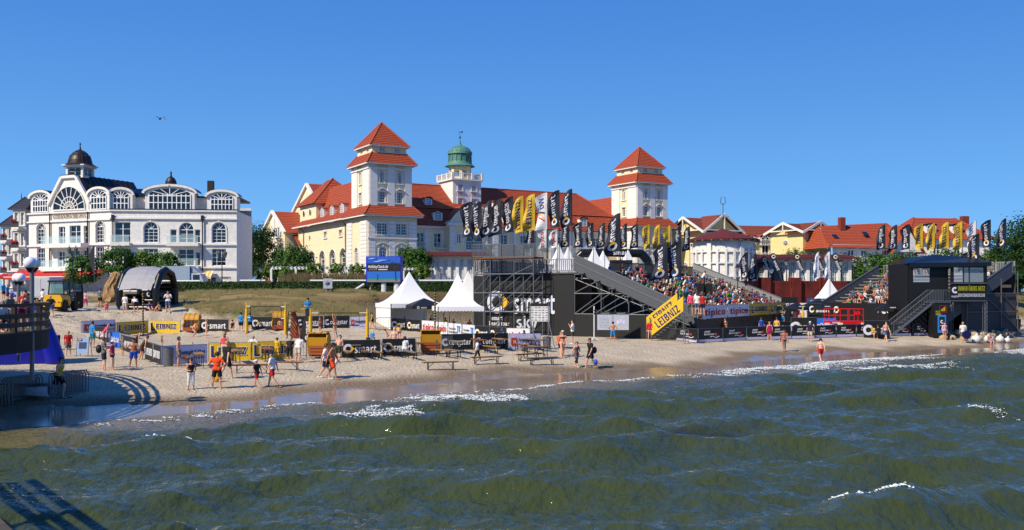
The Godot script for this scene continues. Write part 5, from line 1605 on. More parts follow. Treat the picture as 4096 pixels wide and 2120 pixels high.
# printed banners on crowd barriers
const STYLE := {
	"ring": "black banner with ring emblem", "star": "black banner with crescent emblem", "biscuit": "yellow banner with blue capitals",
	"bets": "white banner with red word", "health": "white banner with blue initials", "office": "lilac banner with orange square", "camp": "black banner with white capitals",
	"travel": "bright blue banner", "tour": "black tour banner with sun emblem"}
func banner_face(t: Node, style: String, w: float, h: float, y: float, z := 0.03):
	var K := ink()
	var Wt := paint(Color(0.9, 0.9, 0.91))
	match style:
		"ring":
			ring_logo(t, V(w * 0.17, y + h * 0.5, z), h * 0.3)
			write(t, "smart", V(w * 0.62, y + h * 0.46, z), h * 0.46, w * 0.56, Wt)
		"star":
			star_logo(t, V(w * 0.12, y + h * 0.5, z), h * 0.26)
			write(t, "congstar", V(w * 0.58, y + h * 0.47, z), h * 0.36, w * 0.68, Wt)
		"biscuit":
			var B := paint(Color(0.12, 0.1, 0.36))
			write(t, "L", V(w * 0.13, y + h * 0.5, z + 0.004), h * 0.66, w * 0.14, B)
			write(t, "EIBNIZ", V(w * 0.56, y + h * 0.54, z + 0.004), h * 0.44, w * 0.66, B)
			var E := paint(Color(0.9, 0.9, 0.88))
			write(t, "L", V(w * 0.13, y + h * 0.5, z), h * 0.74, w * 0.17, E)
			write(t, "EIBNIZ", V(w * 0.56, y + h * 0.54, z), h * 0.5, w * 0.69, E)
		"bets":
			write(t, "tipico", V(w * 0.5, y + h * 0.44, z), h * 0.5, w * 0.82, paint(Color(0.76, 0.05, 0.12)))
		"health":
			write(t, "Techniker", V(w * 0.34, y + h * 0.58, z), h * 0.17, w * 0.5, paint(Color(0.15, 0.16, 0.2)), Basis(), 400)
			write(t, "Krankenkasse", V(w * 0.4, y + h * 0.32, z), h * 0.17, w * 0.64, paint(Color(0.15, 0.16, 0.2)), Basis(), 400)
			write(t, "TK", V(w * 0.8, y + h * 0.58, z), h * 0.5, w * 0.26, paint(Color(0.1, 0.5, 0.85)))
		"office":
			bx(t, "orange_square", paint(Color(0.78, 0.25, 0.05)), V(w * 0.15, y + h * 0.52, z), V(w * 0.18, h * 0.5, 0.01))
			write(t, "TA", V(w * 0.17, y + h * 0.5, z + 0.01), h * 0.18, w * 0.1, Wt)
			write(t, "TriumphAdler", V(w * 0.62, y + h * 0.6, z), h * 0.22, w * 0.66, paint(Color(0.12, 0.1, 0.14)))
			write(t, "The Document Business", V(w * 0.62, y + h * 0.3, z), h * 0.12, w * 0.66, paint(Color(0.5, 0.25, 0.22)), Basis(), 400)
		"camp":
			write(t, "CAMP DAVID", V(w * 0.5, y + h * 0.48, z), h * 0.42, w * 0.86, Wt)
		"travel":
			write(t, "HolidayCheck.de", V(w * 0.5, y + h * 0.48, z), h * 0.34, w * 0.84, Wt)
		"tour":
			bx(t, "foot_strip", paint(Color(0.82, 0.8, 0.9)), V(w * 0.5, y + h * 0.11, z), V(w * 0.97, h * 0.2, 0.012))
			write(t, "smart", V(w * 0.36, y + h * 0.8, z), h * 0.15, w * 0.22, Wt, Basis(), 700, "Droid Serif")
			write(t, "beach tour", V(w * 0.44, y + h * 0.6, z), h * 0.15, w * 0.42, Wt, Basis(), 700, "Droid Serif")
			var b := MB.new()
			b.ball(Vector3.ZERO, V(h * 0.13, h * 0.13, 0.012), 12, 6)
			part(t, "sun_emblem", b.mesh(), paint(Color(0.72, 0.16, 0.08)), V(w * 0.72, y + h * 0.56, z))
			b = MB.new()
			for i in 8:
				var x0 := -0.18 + 0.045 * i
				b.bar(V(w * x0, h * 0.05 * sin(i * 0.9), 0), V(w * (x0 + 0.045), h * 0.05 * sin((i + 1) * 0.9), 0), 0.03, h * 0.05)
			part(t, "wave_emblem", b.mesh(), Wt, V(w * 0.66, y + h * 0.38, z))
func banner_cloth(style: String) -> StandardMaterial3D:
	match style:
		"biscuit": return paint(Color(0.88, 0.72, 0.08), 0.6)
		"bets", "health": return paint(Color(0.88, 0.88, 0.9), 0.6)
		"office": return paint(Color(0.86, 0.84, 0.94), 0.6)
		"travel": return paint(Color(0.05, 0.4, 0.85), 0.6)
	return ink()
func cloth_mesh(w: float, h: float, amp: float, seed0: float) -> ArrayMesh:
	var b := MB.new()
	var nx := 14
	var ny := 4
	var P := func(i: int, k: int) -> Vector3:
		var x := w * i / nx
		return V(x, h * k / ny, amp * (sin(x * 5.1 + seed0) * 0.6 + 0.4 * sin(x * 11.0 + k + seed0)) * sin(PI * clampf(float(k) / ny, 0.1, 0.9)))
	for i in nx:
		for k in ny:
			b.quad_out(P.call(i, k), P.call(i + 1, k), P.call(i + 1, k + 1), P.call(i, k + 1), V(0, 0, 1))
	return b.mesh()
func barrier(a: Vector3, b: Vector3, style: String, where: String, hgt := 1.05, group := "advertising barriers on the beach"):
	var d := Vector2(b.x - a.x, b.z - a.z)
	var w := d.length()
	var t := thing("banner", (STYLE[style] + " " + where), "banner", V(a.x, minf(a.y, b.y), a.z), rad_to_deg(atan2(-d.y, d.x)), group)
	part(t, "cloth", cloth_mesh(w - 0.04, hgt, 0.014, a.x), banner_cloth(style), V(0.02, 0.04, 0))
	banner_face(t, style, w, hgt - 0.04, 0.06)
	var f := MB.new()
	f.tube(V(0, 0, -0.06), V(0, hgt + 0.05, -0.06), 0.02, 0.02, 6); f.tube(V(w, 0, -0.06), V(w, hgt + 0.05, -0.06), 0.02, 0.02, 6)
	f.tube(V(0, hgt + 0.05, -0.06), V(w, hgt + 0.05, -0.06), 0.02, 0.02, 6); f.tube(V(0, 0.12, -0.06), V(w, 0.12, -0.06), 0.02, 0.02, 6)
	for x in [0.15, w - 0.15]:
		f.box(V(x, 0.03, -0.06), V(0.05, 0.04, 0.6))
	part(t, "barrier_frame", f.mesh(), steel())
func row(list: Array, where: String, hgt := 1.05, group := "advertising barriers on the beach"):
	for o in list:
		barrier(gp(o[1], o[2]), gp(o[3], o[4]), o[0], where, hgt, group)
func crowd_barrier(a: Vector3, b: Vector3, label: String):
	var d := Vector2(b.x - a.x, b.z - a.z)
	var w := d.length()
	var t := thing("crowd_barrier", label, "barrier", V(a.x, minf(a.y, b.y), a.z), rad_to_deg(atan2(-d.y, d.x)), "bare steel crowd barriers")
	var f := MB.new()
	f.path([V(0, 0, 0), V(0, 0.95, 0), V(0.15, 1.1, 0), V(w - 0.15, 1.1, 0), V(w, 0.95, 0), V(w, 0, 0)], 0.022)
	f.tube(V(0, 0.18, 0), V(w, 0.18, 0), 0.018, 0.018, 6)
	part(t, "frame", f.mesh(), steel())
	var n := int(w / 0.16)
	for i in range(1, n):
		bx(t, "bar", steel(), V(w * i / n, 0.64, 0), V(0.014, 0.92, 0.014))
	for x in [0.3, w - 0.3]:
		bx(t, "foot", steel(), V(x, 0.03, 0), V(0.05, 0.04, 0.6))
func banners():
	row([["office", 328, 1333, 462, 1333], ["biscuit", 465, 1334, 593, 1334], ["biscuit", 597, 1333, 720, 1331], ["ring", 800, 1329, 915, 1329], ["ring", 1006, 1319, 1098, 1318], ["star", 1187, 1317, 1292, 1316], ["star", 1297, 1315, 1397, 1314], ["office", 1400, 1315, 1470, 1316]], "along the far side of the practice court")
	row([["camp", 372, 1345, 432, 1372], ["travel", 438, 1374, 480, 1394], ["camp", 484, 1396, 535, 1418], ["camp", 580, 1437, 612, 1448], ["camp", 613, 1449, 643, 1461]], "on the diagonal fence where onlookers gather")
	row([["office", 646, 1463, 830, 1452], ["biscuit", 834, 1446, 1004, 1441], ["biscuit", 1006, 1441, 1172, 1436], ["ring", 1366, 1433, 1520, 1429], ["ring", 1530, 1427, 1662, 1423], ["star", 1766, 1404, 1893, 1400], ["star", 1898, 1400, 2033, 1396], ["office", 2036, 1400, 2164, 1397]], "along the near side of the practice court")
	row([["ring", 1567, 1320, 1625, 1323], ["ring", 1629, 1324, 1684, 1329], ["bets", 1687, 1330, 1740, 1336], ["bets", 1743, 1337, 1790, 1342], ["health", 1793, 1343, 1846, 1350], ["health", 1850, 1350, 1899, 1358], ["ring", 1901, 1358, 1956, 1363], ["ring", 1960, 1363, 2022, 1368], ["bets", 2026, 1368, 2120, 1373]], "in front of the white pagoda tents")
	row([["tour", 2704, 1362, 2790, 1374], ["tour", 2793, 1373, 2891, 1369], ["tour", 2894, 1368, 2985, 1362], ["tour", 2988, 1362, 3075, 1360], ["tour", 3078, 1359, 3164, 1357], ["tour", 3167, 1357, 3257, 1355], ["tour", 3260, 1354, 3343, 1351], ["tour", 3346, 1351, 3424, 1349], ["tour", 3427, 1349, 3500, 1347], ["tour", 3503, 1347, 3573, 1346], ["tour", 3576, 1346, 3644, 1345], ["tour", 3654, 1345, 3711, 1343]], "fencing the centre court off from the beach", 1.08, "tour barriers in front of the centre court")
	for o in [["ring", 2802, 2930], ["star", 2932, 3040], ["star", 3042, 3165]]:
		barrier(gd(o[1], 92.0), gd(o[2], 93.5), o[0], "along the sand of the centre court", 1.0)
	for o in [[1135, 1438, 1225, 1434], [1226, 1434, 1316, 1432], [1625, 1421, 1735, 1418], [1745, 1420, 1850, 1392]]:
		crowd_barrier(gp(o[0], o[1]), gp(o[2], o[3]), "bare steel crowd barrier behind the benches by the practice court")
	crowd_barrier(gp(2666, 1362), gp(2755, 1376), "steel crowd barrier standing at the foot of the yellow stairs")
	crowd_barrier(gp(1503, 1322), gp(1566, 1320), "low steel barrier against the closed pagoda tent")
# flags
const FLAGW := {"ring": "navy ring-emblem flag", "star": "navy crescent-emblem flag", "biscuit": "yellow flag with blue capitals", "union": "white flag with black, red and gold swoosh", "bets": "white flag with red word", "camp": "navy flag with white capitals", "lake": "white and blue flag with pale lettering"}
func flag(foot: Vector3, top: Vector3, tall: float, wide: float, style: String, where: String, group: String):
	var t := thing("flag", FLAGW[style] + " " + where, "flag", foot, 0, group)
	var up := top.y - foot.y
	var b := MB.new()
	b.tube(Vector3.ZERO, V(0, up, 0), 0.035, 0.022, 6)
	part(t, "pole", b.mesh(), paint(Color(0.06, 0.06, 0.07), 0.4))
	var sd := foot.x * 1.7
	var dr := 0.6 + 0.25 * sin(sd * 3.1)
	var bend := func(p: Vector3) -> Vector3:
		var x := p.x * (1.0 - 0.16 * sin(p.y * 5.0 + sd) * p.x - 0.12 * p.x * (0.5 + 0.5 * sin(sd)))
		return V(-x * wide, up - tall + p.y * tall - dr * p.x * p.x * wide * (0.4 + p.y), p.z + 0.16 * wide * p.x * sin(p.y * 6.0 + p.x * 3.0 + sd) + 0.1 * p.x * cos(p.y * 11.0 + sd))
	b = MB.new()
	for i in 6:
		for k in 12:
			var q := [V(i / 6.0, k / 12.0, 0), V((i + 1) / 6.0, k / 12.0, 0), V((i + 1) / 6.0, (k + 1) / 12.0, 0), V(i / 6.0, (k + 1) / 12.0, 0)]
			b.quad_out(bend.call(q[0]), bend.call(q[1]), bend.call(q[2]), bend.call(q[3]), V(0, 0, 1))
	var cl: Material = navy()
	var lc := Color(0.88, 0.88, 0.9)
	if style == "biscuit":
		cl = paint(Color(0.8, 0.66, 0.1), 0.7); lc = Color(0.1, 0.1, 0.34)
	elif style in ["union", "bets", "lake"]:
		cl = paint(Color(0.86, 0.86, 0.88), 0.7); lc = Color(0.74, 0.05, 0.12) if style == "bets" else Color(0.2, 0.3, 0.6)
	var c := part(t, "cloth", b.mesh(), cl)
	var word: String = {"ring": "smart", "star": "congstar", "biscuit": "LEIBNIZ", "union": "DVV", "bets": "tipico", "camp": "CAMP DAVID", "lake": "Bodensee"}[style]
	var y0 := 0.3 if style in ["ring", "star"] else 0.08
	var y1 := 0.9
	if style == "union": y0 = 0.6
	var src: ArrayMesh = text_mesh(word)
	var arr := src.surface_get_arrays(0)
	var vs: PackedVector3Array = arr[Mesh.ARRAY_VERTEX]
	var ww := text_wide(word)
	for s in [0.012, -0.012]:
		var out := PackedVector3Array()
		for v in vs:
			out.append(bend.call(V(0.5 + (v.y - 0.42) * (0.42 if style != "camp" else 0.3), lerpf(y0, y1, v.x / ww + 0.5), s + v.z * 0.004)))
		var a2 := []
		a2.resize(Mesh.ARRAY_MAX)
		a2[Mesh.ARRAY_VERTEX] = out
		var nn := PackedVector3Array()
		nn.resize(out.size()); nn.fill(V(0, 0, signf(s)))
		a2[Mesh.ARRAY_INDEX] = arr[Mesh.ARRAY_INDEX]
		var st := SurfaceTool.new()
		var tmp := ArrayMesh.new()
		a2[Mesh.ARRAY_NORMAL] = nn
		tmp.add_surface_from_arrays(Mesh.PRIMITIVE_TRIANGLES, a2)
		st.create_from(tmp, 0)
		st.deindex(); st.generate_normals()
		part(c, "lettering", st.commit(), paint(lc, 0.7))
	if style in ["ring", "star"]:
		var rb := MB.new()
		var yb := MB.new()
		for i in 14:
			var t0 := deg_to_rad(120.0 + 300.0 * i / 14)
			var t1 := deg_to_rad(120.0 + 300.0 * (i + 1) / 14)
			for s in [0.02, -0.02]:
				var q := []
				for e in [[t0, 1.0], [t1, 1.0], [t1, 0.5], [t0, 0.5]]:
					q.append(bend.call(V(0.5 + cos(e[0]) * e[1] * 0.3, 0.16 + sin(e[0]) * e[1] * 0.3 * wide / tall, s)))
				rb.quad_out(q[0], q[1], q[2], q[3], V(0, 0, signf(s)))
		for s in [0.024, -0.024]:
			yb.tri(bend.call(V(0.26, 0.16 + 0.16 * wide / tall, s)), bend.call(V(0.74, 0.16 + 0.16 * wide / tall, s)), bend.call(V(0.5, 0.16 + 0.42 * wide / tall, s)))
		part(c, "ring_emblem", rb.mesh(), paint(Color(0.85, 0.86, 0.9)))
		if style == "ring": part(c, "emblem_tip", yb.mesh(), paint(Color(0.92, 0.72, 0.12)))
	if style == "union":
		for e in [[Color(0.1, 0.1, 0.1), 0.42, 0.5], [Color(0.8, 0.1, 0.12), 0.2, 0.36], [Color(0.9, 0.7, 0.15), 0.24, 0.5]]:
			var sw := MB.new()
			for i in 6:
				for s in [0.014, -0.014]:
					var x0 := 0.25 + 0.1 * i
					sw.quad_out(bend.call(V(x0, lerpf(e[1], e[2], i / 6.0), s)), bend.call(V(x0 + 0.1, lerpf(e[1], e[2], (i + 1) / 6.0), s)), bend.call(V(x0 + 0.1, lerpf(e[1], e[2], (i + 1) / 6.0) + 0.05, s)), bend.call(V(x0, lerpf(e[1], e[2], i / 6.0) + 0.04, s)), V(0, 0, signf(s)))
			part(c, "swoosh", sw.mesh(), paint(e[0]))
func flags():
	var g := "flags above the main stand"
	var big := [["ring", 1888, 806], ["ring", 1926, 806], ["star", 1966, 800], ["star", 2006, 793], ["star", 2052, 784], ["biscuit", 2095, 782], ["biscuit", 2141, 775], ["union", 2190, 770], ["ring", 2237, 760], ["ring", 2288, 755]]
	for o in big:
		var d: float = 89.4 - (o[1] - 1888) / 400.0 * 5.2
		var top := at(o[1], o[2], d)
		flag(V(top.x, 6.75, top.z), top, 3.3, 1.05, o[0], "on the near railing of the scaffold deck", g)
	var mid := [["camp", 680, 735, 900], ["bets", 775, 755, 900], ["bets", 858, 755, 893], ["ring", 945, 715, 890], ["ring", 1040, 700, 890], ["ring", 1130, 705, 885], ["ring", 1217, 705, 890], ["ring", 1385, 710, 893], ["ring", 1470, 715, 897], ["biscuit", 1560, 718, 900], ["biscuit", 1638, 720, 900], ["biscuit", 1718, 725, 900], ["star", 1795, 730, 905], ["star", 1865, 733, 915]]
	for o in mid:
		var px: float = 1780 + 0.5251 * o[1]
		var d := 90.0 + (px - 2137) / 622.0 * 21.0
		var top := at(px, 520 + 0.5251 * o[2], d)
		flag(V(top.x, 6.75, top.z), top, (o[3] - o[2]) * 0.5251 * d / FO, 0.82, o[0], "on the rear rail of the main stand", g)
	for o in [[2481, 852, 84.2, 3.4], [2670, 968, 84.0, 3.2], [2724, 964, 84.5, 3.2]]:
		var top := at(o[0], o[1], o[2])
		flag(V(top.x, 1.2, top.z), top, o[3], 1.3, "ring", "on a tall pole in front of the seated crowd", g)
	for o in [["star", 2992, 1008, 106.0], ["star", 3026, 1014, 107.0]]:
		var top := at(o[1], o[2], o[3])
		flag(V(top.x, 1.2, top.z), top, 2.9, 0.95, o[0], "beside the round pavilion", g)
	for o in [[3276, 1008], [3320, 1006]]:
		var top := at(o[0], o[1], 108.0)
		flag(V(top.x, 1.2, top.z), top, 3.0, 0.6, "lake", "above the small pagoda by the red wall", g)
	var g2 := "flags above the smaller stand"
	for o in [["star", 757, 130], ["star", 863, 130], ["star", 975, 125], ["biscuit", 1095, 118], ["biscuit", 1200, 113], ["biscuit", 1325, 105], ["biscuit", 1445, 103], ["union", 1567, 93], ["ring", 1695, 85], ["ring", 1832, 72]]:
		var px: float = 3200 + 0.45 * o[1]
		var d := 108.0 - (px - 3540) / 485.0 * 13.5
		var top := at(px, 840 + 0.45 * o[2], d)
		flag(V(top.x, 6.9, top.z), top, 2.75, 1.0, o[0], "on the rear rail of the smaller stand", g2)
	for o in [[1592, 208, 92.0, 2.7], [1360, 372, 93.0, 1.6], [1490, 374, 92.5, 1.6]]:
		var top := at(3200 + 0.45 * o[0], 840 + 0.45 * o[1], o[2])
		flag(V(top.x, 4.0, top.z), top, o[3], 1.1, "ring", "on the roof edge of the black beach club", g2)
	for o in [[3055, 1025, 1080], [3090, 1012, 1110], [3185, 1013, 1112], [3268, 1014, 1115], [3338, 1013, 1102], [2592, 1028, 1048], [2628, 1030, 1052]]:
		var d := 119.0
		var a := at(o[0], o[1], d)
		var t := thing("beach_flag", "black drop-shaped flag with ring emblem above the terrace", "flag", V(a.x + 1.1, 6.35, a.z), 0, "drop-shaped flags on the terrace")
		var hgt := a.y - 6.35
		var poly := PackedVector2Array([Vector2(0, 0.1)])
		for i in 9:
			var u := PI * i / 8
			poly.append(Vector2(-1.0 + 0.42 * cos(u + 0.1), hgt - 0.45 + 0.45 * sin(u)))
		poly.append(Vector2(-0.5, hgt * 0.45))
		var b := MB.new()
		b.slab(poly, -0.01, 0.01)
		part(t, "cloth", b.mesh(), paint(Color(0.1, 0.095, 0.1), 0.7))
		b = MB.new()
		b.path([V(0.03, 0, 0), V(-0.28, hgt * 0.5, 0), V(-0.58, hgt - 0.4, 0), V(-0.9, hgt, 0)], 0.025)
		part(t, "pole", b.mesh(), steel())
		ring_logo(t, V(-0.98, hgt - 0.45, 0.015), 0.26)
		write(t, "smart", V(-0.62, hgt * 0.56, 0.015), 0.34, 1.3, paint(Color(0.9, 0.9, 0.91)), Basis(V(0, 0, 1), -1.15))
	var f := gd(377, 103)
	var t2 := thing("beach_flag", "dark feather flag with small emblem between the round trees", "flag", f)
	var fb := MB.new()
	fb.slab(PackedVector2Array([Vector2(0, 2.2), Vector2(-0.5, 3.4), Vector2(-0.5, 4.4), Vector2(-0.15, 5.3), Vector2(0.02, 5.4)]), -0.01, 0.01)
	part(t2, "cloth", fb.mesh(), navy())
	fb = MB.new()
	fb.tube(Vector3.ZERO, V(0.03, 5.4, 0), 0.03, 0.02)
	part(t2, "pole", fb.mesh(), steel())
# grandstands
func slat_rail(p: Node, a: Vector3, b: Vector3, panel: float, mt: Material, h := 1.15):
	var n := maxi(1, roundi((b - a).length() / panel))
	for i in n:
		var q0 := a.lerp(b, float(i) / n)
		var q1 := a.lerp(b, float(i + 1) / n)
		var m := MB.new()
		var dir := (q1 - q0)
		var l := dir.length()
		m.bar(V(0.03, h, 0), V(l - 0.03, h, 0), 0.05, 0.08); m.bar(V(0.03, 0.12, 0), V(l - 0.03, 0.12, 0), 0.05, 0.08)
		var k := maxi(2, roundi(l / 0.19))
		for j in k:
			m.box(V(l * (j + 0.5) / k, h * 0.55, 0), V(0.09, h * 0.82, 0.03))
		m.box(V(0, h * 0.55, 0), V(0.07, h * 1.1, 0.07))
		part(p, "railing_panel", m.mesh(), mt, q0, Basis(Vector3.UP, atan2(-dir.z, dir.x)))
func rake(p: Node, x0: float, x1: float, top: float, low: float, len0: float, rows: int, plank: Material):
	for i in rows:
		var x := lerpf(x0, x1, (i + 0.5) / rows)
		var y := lerpf(top, low, float(i + 1) / rows)
		bx(p, "seat_plank", plank, V(x, y + 0.42, -len0 / 2), V(0.28, 0.05, len0))
		bx(p, "foot_plank", plank, V(x + 0.3, y, -len0 / 2), V(0.42, 0.05, len0))
		bx(p, "riser", plank, V(x + 0.1, y + 0.17, -len0 / 2), V(0.03, 0.34, len0))
		for z in [0.1, len0 - 0.1]:
			bx(p, "seat_leg", steel(), V(x, y + 0.2, -z), V(0.05, 0.44, 0.05))
func slope_panel(p: Node, x0: float, y0: float, x1: float, y1: float, z: float, thick: float, mt: Material):
	var b := MB.new()
	b.slab(PackedVector2Array([Vector2(x0, y0), Vector2(x1, y1), Vector2(x1, y1 - thick), Vector2(x0, y0 - thick)]), z - 0.04, z + 0.04)
	var s := part(p, "side_panel", b.mesh(), mt)
	b = MB.new()
	b.bar(V(x0, y0, z), V(x1, y1, z), 0.14, 0.1); b.bar(V(x0, y0 - thick * 0.45, z + 0.05), V(x1, y1 - thick * 0.45, z + 0.05), 0.06, 0.1)
	part(s, "panel_ribs", b.mesh(), steel())
func main_stand():
	var p := thing("grandstand", "tall scaffold grandstand with black mesh wall and crowded raked benches", "grandstand", V(5.5, 1.15, -84.0), -31)
	var grey := mat("grey_panel", Color(0.3, 0.315, 0.34), 0.6, {"tex": ntex("soft", 0.02, 0.86, 1.0), "scale": 0.3})
	var rail := mat("weathered_rail", Color(0.6, 0.6, 0.6), 0.7, {"tex": ntex("mottle", 0.02, 0.6, 1.0), "scale": 0.8})
	var dark := mat("dark_plank", Color(0.11, 0.11, 0.12), 0.8)
	rake(p, 0.3, 11.0, 5.55, 1.6, 30.0, 14, dark)
	bx(p, "deck", paint(Color(0.3, 0.28, 0.25), 0.9), V(-5.3, 5.55, -15.0), V(10.6, 0.14, 30.0))
	slope_panel(p, 0.0, 7.2, 11.4, 2.4, 0.06, 1.45, grey)
	slope_panel(p, 0.0, 7.2, 11.4, 2.7, -30.0, 1.6, mat("pale_panel", Color(0.5, 0.5, 0.5), 0.7))
	slat_rail(p, V(-10.6, 5.65, 0.0), V(0.0, 5.65, 0.0), 1.9, rail)
	slat_rail(p, V(-10.6, 5.65, -30.0), V(-10.6, 5.65, 0.0), 2.0, mat("dark_rail", Color(0.12, 0.13, 0.15), 0.6))
	slat_rail(p, V(-0.1, 5.65, -30.0), V(-0.1, 5.65, -8.0), 2.0, mats["dark_rail"], 1.1)
	var blk := ink()
	for i in 5:
		bx(p, "mesh_panel", blk, V(-10.6 + 2.12 * (i + 0.5), 2.72, -0.03), V(2.08, 5.36, 0.03))
	bx(p, "tarp", blk, V(5.6, 0.95, -0.06), V(11.2, 1.9, 0.04))
	for z in [-3.6, -29.8]:
		var tb := MB.new()
		tb.slab(PackedVector2Array([Vector2(0, 0), Vector2(11.0, 0), Vector2(11.0, 1.4), Vector2(0, 5.4)]), z, z + 0.04)
		part(p, "inner_tarp", tb.mesh(), blk)
	bx(p, "front_tarp", blk, V(11.2, 0.8, -15.0), V(0.05, 1.7, 29.6))
	bx(p, "rear_wall", blk, V(-10.62, 2.7, -15.0), V(0.04, 5.4, 29.8))
	ring_logo(p, V(-8.05, 2.95, 0.02), 1.05)
	write(p, "smart", V(-4.1, 2.75, 0.02), 1.75, 4.3, paint(Color(0.85, 0.86, 0.9)))
	write(p, "smart", V(-8.0, 1.45, 0.02), 0.36, 1.2, paint(Color(0.9, 0.9, 0.91)), Basis(), 700, "Droid Serif")
	write(p, "beach tour", V(-7.8, 0.95, 0.02), 0.36, 2.2, paint(Color(0.9, 0.9, 0.91)), Basis(), 700, "Droid Serif")
	write(p, "sky", V(-4.8, 1.05, 0.02), 1.0, 2.2, paint(Color(0.75, 0.77, 0.82)))
	var S := steel()
	for i in 5:
		var x := 2.6 * i
		var y := 5.5 - 0.47 * x
		var b := MB.new()
		for z in [-0.1, -3.0]:
			b.tube(V(x, 0, z), V(x, y, z), 0.05)
		b.tube(V(x, 1.9, -0.1), V(x, 1.9, -3.0), 0.04)
		part(p, "scaffold_standard", b.mesh(), S)
	for o in [[0, 1.95, 9.0, 1.95], [0, 3.75, 5.2, 3.75], [0, 5.45, 1.4, 5.45], [0, 1.95, 2.6, 3.7], [2.6, 1.95, 5.2, 3.2], [0, 3.8, 2.6, 5.0], [0.1, 5.0, 10.8, 1.1], [5.2, 1.95, 7.8, 2.6], [0.6, 1.95, 3.4, 3.7], [2.0, 2.0, 5.0, 3.75]]:
		var b := MB.new()
		b.tube(V(o[0], o[1], -0.05), V(o[2], o[3], -0.05), 0.045)
		part(p, "scaffold_brace", b.mesh(), S)
	for i in 7:
		var x := 0.9 + 1.45 * i
		bx(p, "bench_bracket", S, V(x, 5.95 - 0.47 * x, 0.25), V(0.5, 0.06, 0.3)); bx(p, "bracket_leg", S, V(x, 5.65 - 0.47 * x, 0.25), V(0.06, 0.6, 0.06))
	var c := thing("camera_scaffold", "scaffold camera tower with railed platform standing against the black mesh wall", "scaffold", V(5.5, 1.15, -84.0), -31)
	for x in [-9.3, -7.5, -5.0, -2.1 - 0.9]:
		for z in [0.35, 2.0]:
			var b := MB.new()
			b.tube(V(x, 0, z), V(x, 8.1 if z > 1 else 7.0, z), 0.05)
			part(c, "standard", b.mesh(), S)
	for y in [2.1, 3.8, 5.5, 6.9]:
		for z in [0.35, 2.0]:
			var b := MB.new()
			b.tube(V(-9.3, y, z), V(-3.0, y, z), 0.045)
			part(c, "ledger", b.mesh(), S)
	for o in [[-9.3, 2.1, -7.5, 3.8], [-7.5, 2.1, -5.0, 3.8], [-5.0, 2.1, -3.0, 3.8], [-9.3, 3.8, -7.5, 5.5], [-7.5, 3.8, -5.0, 5.5], [-5.0, 3.8, -3.0, 5.5], [-9.3, 5.5, -7.5, 6.2], [-5.0, 5.5, -3.0, 6.3]]:
		for z in [0.35, 2.0]:
			var b := MB.new()
			b.tube(V(o[0], o[1], z), V(o[2], o[3], z), 0.04)
			part(c, "diagonal", b.mesh(), S)
	bx(c, "platform", paint(Color(0.45, 0.28, 0.17), 0.9), V(-6.15, 6.95, 1.2), V(6.5, 0.12, 1.9))
	for s in [[V(-9.4, 7.0, 2.1), V(-6.3, 7.0, 2.1)], [V(-6.1, 6.9, 2.1), V(-2.9, 6.9, 2.1)], [V(-9.4, 7.0, 0.3), V(-2.9, 7.0, 0.3)]]:
		var b := MB.new()
		b.bar(s[0] + V(0, 1.25, 0), s[1] + V(0, 1.25, 0), 0.05); b.bar(s[0] + V(0, 0.12, 0), s[1] + V(0, 0.12, 0), 0.05)
		var n := roundi((s[1] - s[0]).length() / 0.14)
		for i in n + 1:
			b.box(s[0].lerp(s[1], float(i) / n) + V(0, 0.68, 0), V(0.04, 1.12, 0.04))
		part(c, "railing_panel", b.mesh(), S)
	for o in [["bets", 1.0], ["bets", 7.6], ["biscuit", 14.2], ["biscuit", 20.8]]:
		var a := p.transform * V(11.45, 1.6, -o[1])
		var e := p.transform * V(11.45, 1.6, -o[1] - 6.4)
		barrier(a, e, o[0], "on the front of the main stand", 1.1, "fascia banners of the stands")
	var st := thing("stairs", "steel stairs with yellow lettered side banners climbing to the stand", "stairs", V(11.3, 1.1, -78.0), -31)
	for i in 9:
		bx(st, "step", S, V(0.35 + i * 0.28, 0.25 + i * 0.2, -0.9), V(0.3, 0.05, 1.5))
	bx(st, "landing", S, V(3.4, 2.1, -0.9), V(1.0, 0.06, 1.6))
	for z in [0.0, -1.8]:
		var b := MB.new()
		b.slab(PackedVector2Array([Vector2(-0.45, 0.35), Vector2(2.3, 2.4), Vector2(2.3, 3.6), Vector2(-0.45, 1.55)]), z - 0.02, z + 0.02)
		var cl := part(st, "side_banner", b.mesh(), paint(Color(0.88, 0.72, 0.08), 0.6), V(0.6 if z == 0.0 else -0.6, 0.0 if z == 0.0 else 0.25, 0))
		var bs := Basis(V(0, 0, 1), atan2(2.05, 2.75))
		write(cl, "LEIBNIZ", V(0.95, 1.95, z + 0.03), 0.62, 2.4, paint(Color(0.12, 0.1, 0.36)), bs)
		b = MB.new()
		b.tube(V(-0.45, 0, z), V(-0.45, 1.6, z), 0.035); b.tube(V(2.35, 0, z), V(2.35, 3.7, z), 0.035)
		part(st, "post", b.mesh(), S, V(0.6 if z == 0.0 else -0.6, 0, 0))
